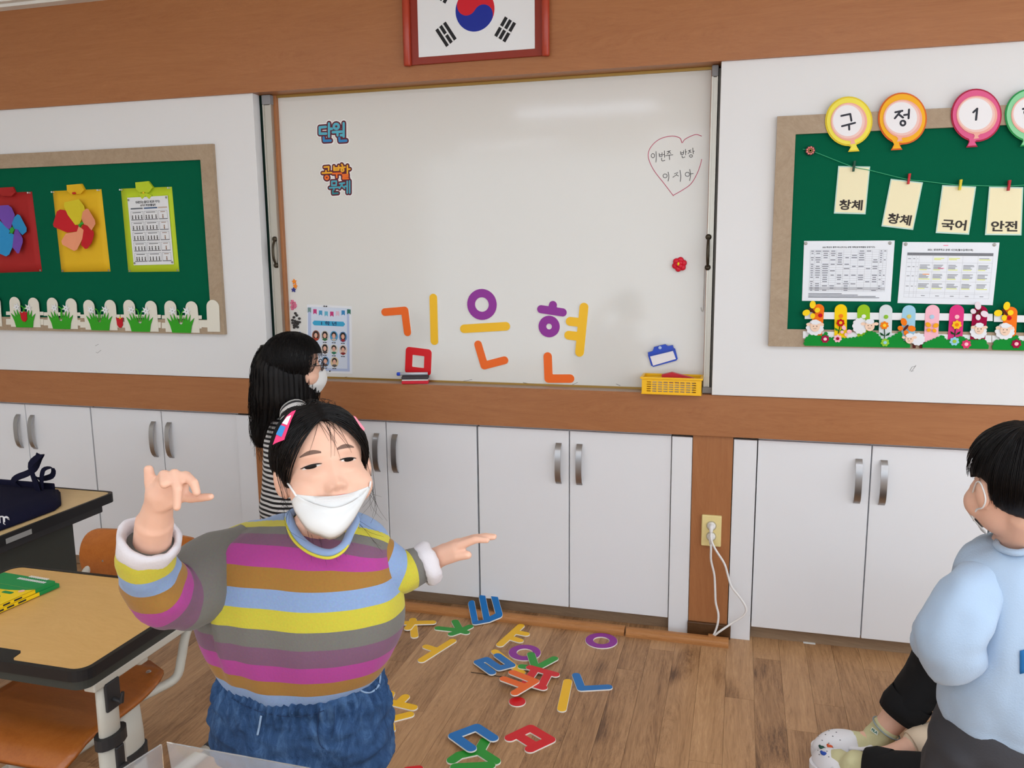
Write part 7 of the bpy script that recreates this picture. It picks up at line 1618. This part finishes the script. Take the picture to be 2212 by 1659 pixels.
    for i in range(460):
        j = rg.randrange(n); i0 = rg.randrange(0, nr // 2); i1 = min(nr - 1, i0 + rg.randrange(nr // 3, nr)); ph = rg.uniform(0, 6); Q = []
        for k in np.linspace(i0, i1, 12):
            c = m_[int(k)].mean(axis=0); p = m_[int(k)][j]; o = 1.03 + 0.03 * math.sin(k * 0.5 + ph); Q.append(c + (p - c) * o + np.array([0.007 * math.sin(k * 0.4 + ph) * (k / nr), 0, 0]))
        if i % 3 == 0:
            e = Q[-1]; d = Q[-1] - Q[-3]; L_ = rg.uniform(0.01, 0.05); Q += [e + d * 0.4 + np.array([rg.uniform(-.008, .004), 0, -L_ * 0.5]), e + d * 0.5 + np.array([rg.uniform(-.014, .006), 0, -L_])]
        P.append(Q)
    hair_part('hair_strand', strands(P, 0.0008), t)

# ------------------------------------------------------------------ the boy in the pale blue sweatshirt, seen from behind
def boy():
    Y0 = 1.66
    vf = 0.857 * _f + 0.515 * _r; vr = 0.857 * _r - 0.515 * _f; hd_ = -0.62 * vr + 0.785 * vf
    H = Head(at(2198, 1051, 1.64), hd_ - 0.06 * _u, 0, 0.98)
    nb = Vector(at(2198, 1180, Y0 + 0.01)); S = H.shapes() + limb([(H.w(0, -0.05, -0.03), 0.042), (nb, 0.043)])
    pel = at(2180, 1560, Y0); S += limb([(nb, 0.045), (at(2180, 1330, Y0), 0.09), (pel, 0.085)])
    sh = at(2112, 1245, 1.62); el = at(2058, 1405, 1.56); wr = at(2036, 1366, 1.80); S += limb([(nb - Vector((0, 0, 0.055)), 0.035), (Vector(sh) - Vector((0, 0, 0.02)), 0.032), (el, 0.034), (wr, 0.024)])
    sh2 = at(2270, 1245, 1.72); el2 = at(2300, 1400, 1.78); wr2 = at(2200, 1330, 1.92); S += limb([(nb - Vector((0, 0, 0.055)), 0.035), (Vector(sh2) - Vector((0, 0, 0.02)), 0.032), (el2, 0.034), (wr2, 0.024)])
    for w_, dr in ((wr, Vector(vf) * 0.75 - Vector(vr) * 0.36 + Vector((0, 0, 0.06))), (wr2, Vector(_f) * 0.6 - Vector(_r) * 0.6)):
        hd = Vector(w_); fw = dr.normalized(); up = Vector((0, 0, 1)); S += limb([(hd, 0.022), (hd + fw * 0.05, 0.019)])
        for k in range(4): o = up * (0.018 - 0.012 * k); S += limb([(hd + fw * 0.045 + o, 0.009), (hd + fw * 0.075 + o, 0.008), (hd + fw * (0.098 - 0.006 * abs(k - 1.4)) + o - up * 0.01, 0.0065)])
        S += limb([(hd + fw * 0.012 + up * 0.014, 0.011), (hd + fw * 0.035 + up * 0.036, 0.0085), (hd + fw * 0.056 + up * 0.044, 0.007)])
    lf = Vector(hd_); sd = Vector((lf.y, -lf.x, 0))
    legs = []
    for s in (-1, 1):
        hp_ = Vector((pel[0], pel[1], 0.56)) + sd * 0.065 * s; kn = hp_ + lf * 0.05 + Vector((0, 0, -0.25)); an = hp_ - lf * 0.01; an.z = 0.07; legs.append((hp_, kn, an)); S += limb([(hp_, 0.055), (kn, 0.048), (an, 0.036), (an + lf * 0.09 - Vector((0, 0, 0.035)), 0.028)])
    V, F, bvh = body_mesh(S, H, 0.004, 4)
    t = thing('person', (pel[0], pel[1], 0), 'child in a pale blue sweatshirt and charcoal trousers standing with back turned', 'person'); body = mk('body', (V, F), skin, t, smooth=True); face_features(H, bvh, body); cup_mask(H, t)
    swm = mat('sweat_blue', (168, 190, 214), 0.9, spec=0.1, sheen=0.2, bump=0.25, bscale=350)
    rows = [(1172, 2142, 2240, 0.056), (1182, 2120, 2262, 0.072), (1200, 2092, 2286, 0.088), (1230, 2072, 2302, 0.104), (1280, 2062, 2312, 0.116), (1360, 2050, 2322, 0.126), (1440, 2036, 2328, 0.132), (1500, 2026, 2332, 0.132), (1528, 2022, 2334, 0.126), (1545, 2026, 2330, 0.124), (1556, 2034, 2322, 0.115)]
    A = np.array(dense(rings_px(rows, Y0, 64, 2.2), 6)); Vt = fold(A.reshape(-1, 3), 0.014, (9, 9, 6), 4); Vt = fold(Vt, 0.007, (20, 20, 9), 7); n = 64
    mk('sweatshirt', loft([list(map(tuple, Vt[i * n:(i + 1) * n])) for i in range(A.shape[0])]), swm, t, smooth=True, label='pale blue sweatshirt')
    bv = BVHTree.FromPolygons([tuple(p) for p in Vt], [(i * n + j, i * n + (j + 1) % n, (i + 1) * n + (j + 1) % n, (i + 1) * n + j) for i in range(A.shape[0] - 1) for j in range(n)])
    def onb(px, py, off): d = Vector(ray(px, py)).normalized(); h = bv.ray_cast(Vector(CAM), d); return (h[0] if h[0] is not None else Vector(at(px, py, Y0 - 0.1))) - d * off
    G = [[onb(2203 + 60 * j / 8, 1406 + 50 * i / 6 - 2 * j, 0.002) for j in range(9)] for i in range(7)]; mk('back_print', grid_sheet(G, 0.0008), mat('print_blue', (24, 104, 166), 0.6), t, smooth=True, label='dark blue square print')
    def slv(P, seed):
        Q = smooth_path([list(p) + [r] for p, r in P], 8); rings = []
        for (p, tt, a, b), q in zip(frames([Vector(k[:3]) for k in Q]), Q):
            for j in range(32): th_ = 2 * math.pi * j / 32; w_ = p + (a * math.cos(th_) + b * math.sin(th_)) * q[3]; rings.append(w_ + (w_ - p).normalized() * (0.011 * noise.noise(w_ * 13 + Vector((seed, 0, 0))) + 0.006 * noise.noise(w_ * 27)))
        mk('sleeve', loft([rings[i * 32:(i + 1) * 32] for i in range(len(Q))]), swm, t, smooth=True)
    slv([(at(2170, 1240, 1.67), 0.044), (at(2122, 1258, 1.62), 0.050), (at(2090, 1305, 1.585), 0.055), (at(2062, 1370, 1.56), 0.060), (at(2050, 1408, 1.58), 0.058), (at(2024, 1385, 1.67), 0.045), (at(2008, 1355, 1.74), 0.034)], 2)
    slv([(at(2235, 1215, 1.70), 0.058), (at(2268, 1245, 1.72), 0.056), (at(2298, 1340, 1.76), 0.056), (at(2298, 1400, 1.79), 0.052), (at(2250, 1365, 1.86), 0.040), (at(2215, 1340, 1.91), 0.034)], 6)
    cp = smooth_path([at(2152, 1174, 1.64), at(2168, 1188, 1.605), at(2198, 1194, 1.592), at(2232, 1186, 1.61), at(2248, 1170, 1.66), at(2222, 1160, 1.72), at(2176, 1160, 1.71)], 6, True); mk('collar', tube(cp + cp[:2], 0.0065, 10), swm, t, smooth=True)
    tr = mat('charcoal_trousers', (62, 62, 66), 0.9, bump=0.2, bscale=300)
    js = [loft([list(r) for r in rings_px([(1530, 2040, 2315, 0.118), (1570, 2024, 2330, 0.128), (1620, 2004, 2334, 0.13), (1680, 1990, 2334, 0.13)], Y0, 40)])]
    for hp_, kn, an in legs: js += limb([(hp_ - Vector((0, 0, 0.02)), 0.092), (kn, 0.085), (an + Vector((0, 0, 0.02)), 0.065)], 18)
    Vj, Fj = fuse(js, 0.008, 5); mk('trousers', (fold(Vj, 0.009, (9, 9, 16), 3), Fj), tr, t, smooth=True)
    for hp_, kn, an in legs:
        sv, sf = fuse(limb([(an - lf * 0.03 - Vector((0, 0, 0.034)), 0.036), (an + lf * 0.05 - Vector((0, 0, 0.036)), 0.037), (an + lf * 0.115 - Vector((0, 0, 0.040)), 0.030)]), 0.007, 4); sv[:, 2] = np.maximum(sv[:, 2], 0.001); mk('shoe', (sv, sf), mat('shoe_white', (226, 226, 226), 0.6), t, smooth=True)
    cap = Cap(H, (0, 0.030, -0.014), (0.086, 0.090, 0.102))
    def keep(x, y, z):
        if z > 0.02 and abs(x) < 0.078 and y < 0.050: return False
        ed = 0.012 if z > 0.012 else (0.018 if z > -0.022 else -0.03 - 0.55 * (abs(z) - 0.022))
        return y > max(ed, -0.062)
    hair_part('hair', cap.shell(keep, 5, 0.005), t)
    rg = random.Random(2); P = []
    for i in range(1300):
        a_ = rg.uniform(0, 2 * math.pi); d0 = (0.006 + 0.01 * math.cos(a_), 0.118, -0.03 + 0.01 * math.sin(a_)); x, z = math.cos(a_), math.sin(a_)
        ye = 0.045 if z > 0.55 else (0.02 if z > -0.15 else -0.05); ye += rg.uniform(-0.004, 0.05)
        P.append(cap.path(d0, (x * 0.086, ye, z * 0.10 - 0.014), 10, 0.0015, 0.0025, rg))
    hair_part('hair_strand', strands(P, 0.0008), t)

# ------------------------------------------------------------------ the child sitting on the floor, legs in view
def sitter():
    H = Head((0.86, 2.42, 0.615), -_r + 0.1 * _f, 0, 1.0)
    hip = Vector((0.76, 2.36, 0.105)); nb = Vector((0.86, 2.42, 0.47))
    an1 = Vector(at(1893, 1598, 2.47)); kn1 = Vector(at(2035, 1430, 2.46)); an2 = Vector(onz(1850, 1655, 0.065)); kn2 = Vector(onz(2080, 1690, 0.14))
    toe1 = Vector(onz(1772, 1608, 0.036)); toe2 = Vector(onz(1772, 1632, 0.036))
    S = H.shapes() + limb([(H.w(0, -0.06, -0.02), 0.043), (nb, 0.046), (Vector((0.80, 2.39, 0.28)), 0.095), (hip, 0.10)])
    wr = Vector(at(1918, 1630, 2.36)); el = Vector(at(2040, 1585, 2.42)); sh = Vector((0.80, 2.30, 0.42)); S += limb([(nb, 0.05), (sh, 0.042), (el, 0.036), (Vector(at(1968, 1612, 2.375)), 0.030), (wr, 0.024)])
    fw = (Vector(onz(1880, 1648, 0.08)) - wr).normalized(); S += limb([(wr, 0.023), (wr + fw * 0.045, 0.019)])
    for k in range(4): o = Vector((0, 0.012 * (k - 1.5), 0)); S += limb([(wr + fw * 0.04 + o, 0.009), (wr + fw * 0.066 + o - Vector((0, 0, 0.008)), 0.008), (wr + fw * 0.084 + o - Vector((0, 0, 0.022)), 0.0066)])
    S += limb([(wr + Vector((0, 0.012, 0.01)), 0.011), (wr + fw * 0.03 + Vector((0, 0.032, 0.004)), 0.0085), (wr + fw * 0.05 + Vector((0, 0.04, -0.004)), 0.007)])
    sh2 = Vector((0.86, 2.54, 0.42)); el2 = Vector((0.95, 2.58, 0.25)); wr2 = Vector((0.98, 2.55, 0.07)); S += limb([(nb, 0.05), (sh2, 0.042), (el2, 0.036), (wr2, 0.025), (wr2 + Vector((0.06, 0, -0.045)), 0.02)])
    S += limb([(hip + Vector((0, 0.07, 0)), 0.085), (kn1, 0.060), (an1, 0.034), (toe1, 0.015)]); S += limb([(hip + Vector((0, -0.05, 0)), 0.085), (kn2, 0.058), (an2, 0.034), (toe2, 0.015)])
    V, F, bvh = body_mesh(S, H, 0.0045, 4); V[:, 2] = np.maximum(V[:, 2], 0.002)
    t = thing('person', (hip.x, hip.y, 0), 'child sitting on the floor in black trousers, cream sleeves, pale socks and white clogs', 'person'); body = mk('body', (V, F), skin, t, smooth=True); face_features(H, bvh, body)
    bk = mat('black_trousers', (18, 18, 20), 0.9); cr = mat('cream_knit', (226, 206, 180), 0.9, bump=0.2, bscale=300); sock = mat('sock_lemon', (206, 202, 158), 0.9, bump=0.3, bscale=500)
    cut1 = an1 + (kn1 - an1) * 0.34; cut2 = an2 + (kn2 - an2) * 0.12
    js = limb([(hip + Vector((0.02, 0, 0.02)), 0.115), (hip + Vector((-0.04, 0.0, 0.0)), 0.11)], 20) + limb([(hip + Vector((0, 0.07, 0)), 0.10), (kn1, 0.082), (cut1 + (kn1 - an1) * 0.16, 0.062)], 20) + limb([(hip + Vector((0, -0.05, 0)), 0.10), (kn2, 0.075), (cut2 + (kn2 - an2) * 0.12, 0.055)], 20)
    Vj, Fj = fuse(js, 0.008, 5); Vj[:, 2] = np.maximum(Vj[:, 2], 0.003); mk('trousers', (fold(Vj, 0.008, (12, 12, 18), 5), Fj), bk, t, smooth=True)
    for an, kn, r in ((an1, kn1, 0.062), (an2, kn2, 0.054)):
        ax = (kn - an).normalized(); x = ax.orthogonal().normalized(); y = ax.cross(x); c0 = an + (kn - an) * (0.34 if an is an1 else 0.12)
        mk('trouser_cuff', loft([[c0 + ax * h + (x * math.cos(a) + y * math.sin(a)) * (rr + 0.004 * math.sin(3 * a)) for a in np.linspace(0, 2 * math.pi, 28, endpoint=False)] for h, rr in ((0.07, r), (0.03, r + 0.003), (0.0, r - 0.004), (0.004, r - 0.010), (0.05, r - 0.012))], False), bk, t, smooth=True)
    V2, F2 = fuse(limb([(nb - Vector((0, 0, 0.03)), 0.075), (Vector((0.80, 2.39, 0.28)), 0.125), (hip + Vector((0.01, 0, 0.05)), 0.125)], 20) + limb([(nb - Vector((0, 0, 0.05)), 0.07), (sh2, 0.058), (el2, 0.050), (wr2, 0.036)], 18) + limb([(nb - Vector((0, 0, 0.05)), 0.07), (sh, 0.058), (el, 0.048), (Vector(at(1985, 1606, 2.385)), 0.042)], 18), 0.008, 5)
    V2[:, 2] = np.maximum(V2[:, 2], 0.004); mk('jumper', (fold(V2, 0.008, (9, 9, 9), 1), F2), cr, t, smooth=True)
    c0 = Vector(at(1985, 1606, 2.385)); ax = (Vector(at(1940, 1622, 2.365)) - c0).normalized(); x = ax.orthogonal().normalized(); y = ax.cross(x)
    mk('sleeve_cuff', loft([[c0 + ax * h + (x * math.cos(a) + y * math.sin(a)) * rr for a in np.linspace(0, 2 * math.pi, 28, endpoint=False)] for h, rr in ((-0.03, 0.043), (-0.005, 0.044), (0.02, 0.041), (0.022, 0.036), (-0.02, 0.034))], False), cr, t, smooth=True)
    for an, kn, toe, top in ((an1, kn1, toe1, 0.13), (an2, kn2, toe2, 0.26)):
        hl = an + (an - toe).normalized() * 0.01 - Vector((0, 0, 0.02)); ft = (toe - an)
        sv, sf = fuse(limb([(an + (kn - an) * top, 0.042), (an, 0.043), (hl, 0.036), (an + ft * 0.45 - Vector((0, 0, 0.002)), 0.036), (an + ft * 0.75, 0.028)], 18), 0.006, 4); sv[:, 2] = np.maximum(sv[:, 2], 0.012); so_ = mk('sock', (fold(sv, 0.004, (30, 30, 30), 2), sf), sock, t, smooth=True)
    ax = (kn1 - an1).normalized(); x = ax.orthogonal().normalized(); y = ax.cross(x); c0 = an1 + (kn1 - an1) * 0.155
    mk('sock_band', tube([c0 + (x * math.cos(a) + y * math.sin(a)) * 0.0425 for a in np.linspace(0, 2 * math.pi, 30)], 0.0022, 6), mat('sock_grey', (150, 164, 168), 0.9), t, smooth=True)
    # woven label on the sock
    sb = BVHTree.FromPolygons([tuple(p) for p in fold(sv, 0, (1, 1, 1))], sf)
    sv1, sf1 = fuse(limb([(an1 + (kn1 - an1) * 0.13, 0.042), (an1, 0.043)], 18), 0.006, 4); sb = BVHTree.FromPolygons([tuple(p) for p in sv1], sf1)
    def ons(px, py, off): d = Vector(ray(px, py)).normalized(); h = sb.ray_cast(Vector(CAM), d); return (h[0] if h[0] is not None else an1) - d * off
    q4 = [np.array(ons(*p, 0.006)) for p in ((1884, 1570), (1898, 1581), (1895, 1589), (1880, 1578))]
    def fl_(u, v, h): p = q4[3] * (1 - u) * (1 - v) + q4[2] * u * (1 - v) + q4[0] * (1 - u) * v + q4[1] * u * v; return tuple(p - np.array(ray(1890, 1580)) * 0.0008 * h)
    lb = mk('sock_label', slab([[(0, 0), (1, 0), (1, 1), (0, 1)]], fl_), mat('label_white', (226, 228, 216), 0.7), t); mk('label_print', text('FILA', (0.1, 0.2, 0.9, 0.8), lambda u, v, h: fl_(u, v, 1.6), 0.04), mat('label_green', (20, 110, 96), 0.7), lb, recalc=False)
    # clogs
    cw = mat('clog_white', (230, 230, 234), 0.5, spec=0.4); hole_shade = mat('clog_hole_shade', (96, 96, 104), 0.8)
    for an, toe, charms in ((an1, toe1, ()), (an2, toe2, (((0.32, 0.05), (28, 72, 60), 0.0085), ((0.05, -0.42), (206, 84, 40), 0.0085), ((-0.12, 0.62), (30, 70, 160), 0.009)))):
        d = Vector((toe.x - an.x, toe.y - an.y, 0)).normalized(); sdv = Vector((-d.y, d.x, 0)); tip = Vector((toe.x, toe.y, 0)) + d * 0.026; c = tip - d * 0.092
        lift = 0.003
        def W(u, v, z): return c + d * u + sdv * v + Vector((0, 0, z + lift))
        def wid(u): s_ = (u + 0.092) / 0.184; return 0.034 + 0.014 * math.sin(math.pi * min(1, max(0, s_)) * 0.95) + 0.004 * max(0, s_ - 0.4)
        us = np.linspace(-0.092, 0.092, 26); out = []
        for u in us: e = math.sqrt(max(0, 1 - max(0, (abs(u) - 0.058) / 0.034) ** 2)); out.append((u, wid(u) * e))
        loop = [(u, v) for u, v in out] + [(u, -v) for u, v in reversed(out[1:-1])]
        sole = mk('clog', slab([loop], lambda u, v, h: tuple(W(u, v, 0.022 * h))), cw, t, label='white foam clog')
        rings = []
        for k in range(9):
            ph = math.pi / 2 * k / 8; zz = 0.020 + 0.052 * math.sin(ph); sc = math.cos(ph) ** 0.75 if k < 8 else 0.03; L_ = []
            for i in range(36):
                a = 2 * math.pi * i / 36; u = 0.016 + 0.075 * math.cos(a) * (sc if math.cos(a) > 0 else sc * 0.5 + 0.5 * math.cos(ph) ** 0.3); v = wid(u) * 1.0 * math.sin(a) * sc; L_.append(W(u - 0.010 * math.sin(ph), v, zz))
            rings.append(L_)
        up = mk('upper', loft(rings), cw, sole, smooth=True)
        mk('heel_strap', tube(smooth_path([W(0.0, 0.040, 0.045), W(-0.05, 0.040, 0.042), W(-0.088, 0.020, 0.045), W(-0.094, 0.0, 0.047), W(-0.088, -0.020, 0.045), W(-0.05, -0.040, 0.042), W(0.0, -0.040, 0.045)], 4), 0.006, 8), cw, sole, smooth=True)
        Vu, Fu = rings, None; ub = BVHTree.FromPolygons([tuple(p) for r in rings for p in r], loft(rings)[1])
        def top(u, v): h = ub.ray_cast(W(u, v, 0.3), Vector((0, 0, -1))); return h[0] if h[0] is not None else W(u, v, 0.06)
        for u, v in ((0.066, 0.012), (0.068, -0.012), (0.052, 0.026), (0.052, 0.0), (0.052, -0.026), (0.036, 0.014), (0.036, -0.014), (0.020, 0.028), (0.020, 0.0), (0.020, -0.028)):
            p = top(u, v); mk('vent_hole_shade', ellipsoid(p, 0.0024, 0.0024, 0.0010, 1), hole_shade, sole)  # grey dots laid on the upper, painting the shade inside vent holes
        for (u, v), col, r in charms:
            p = top(0.045 + u * 0.05, v * 0.04); mk('charm', join(ellipsoid(p + Vector((0, 0, 0.002)), r, r * 0.75, 0.005, 2), ellipsoid(p + d * r * 0.8 + Vector((0, 0, 0.003)), r * 0.5, r * 0.45, 0.004, 2)), mat('charm_%d' % col[0], col, 0.4), sole, smooth=True)
    cap = Cap(H); hair_part('hair', cap.shell(lambda x, y, z: not (z > 0.02 and abs(x) < 0.075 and y < 0.06) and y > -0.05), t)
girl_board(); boy(); sitter()
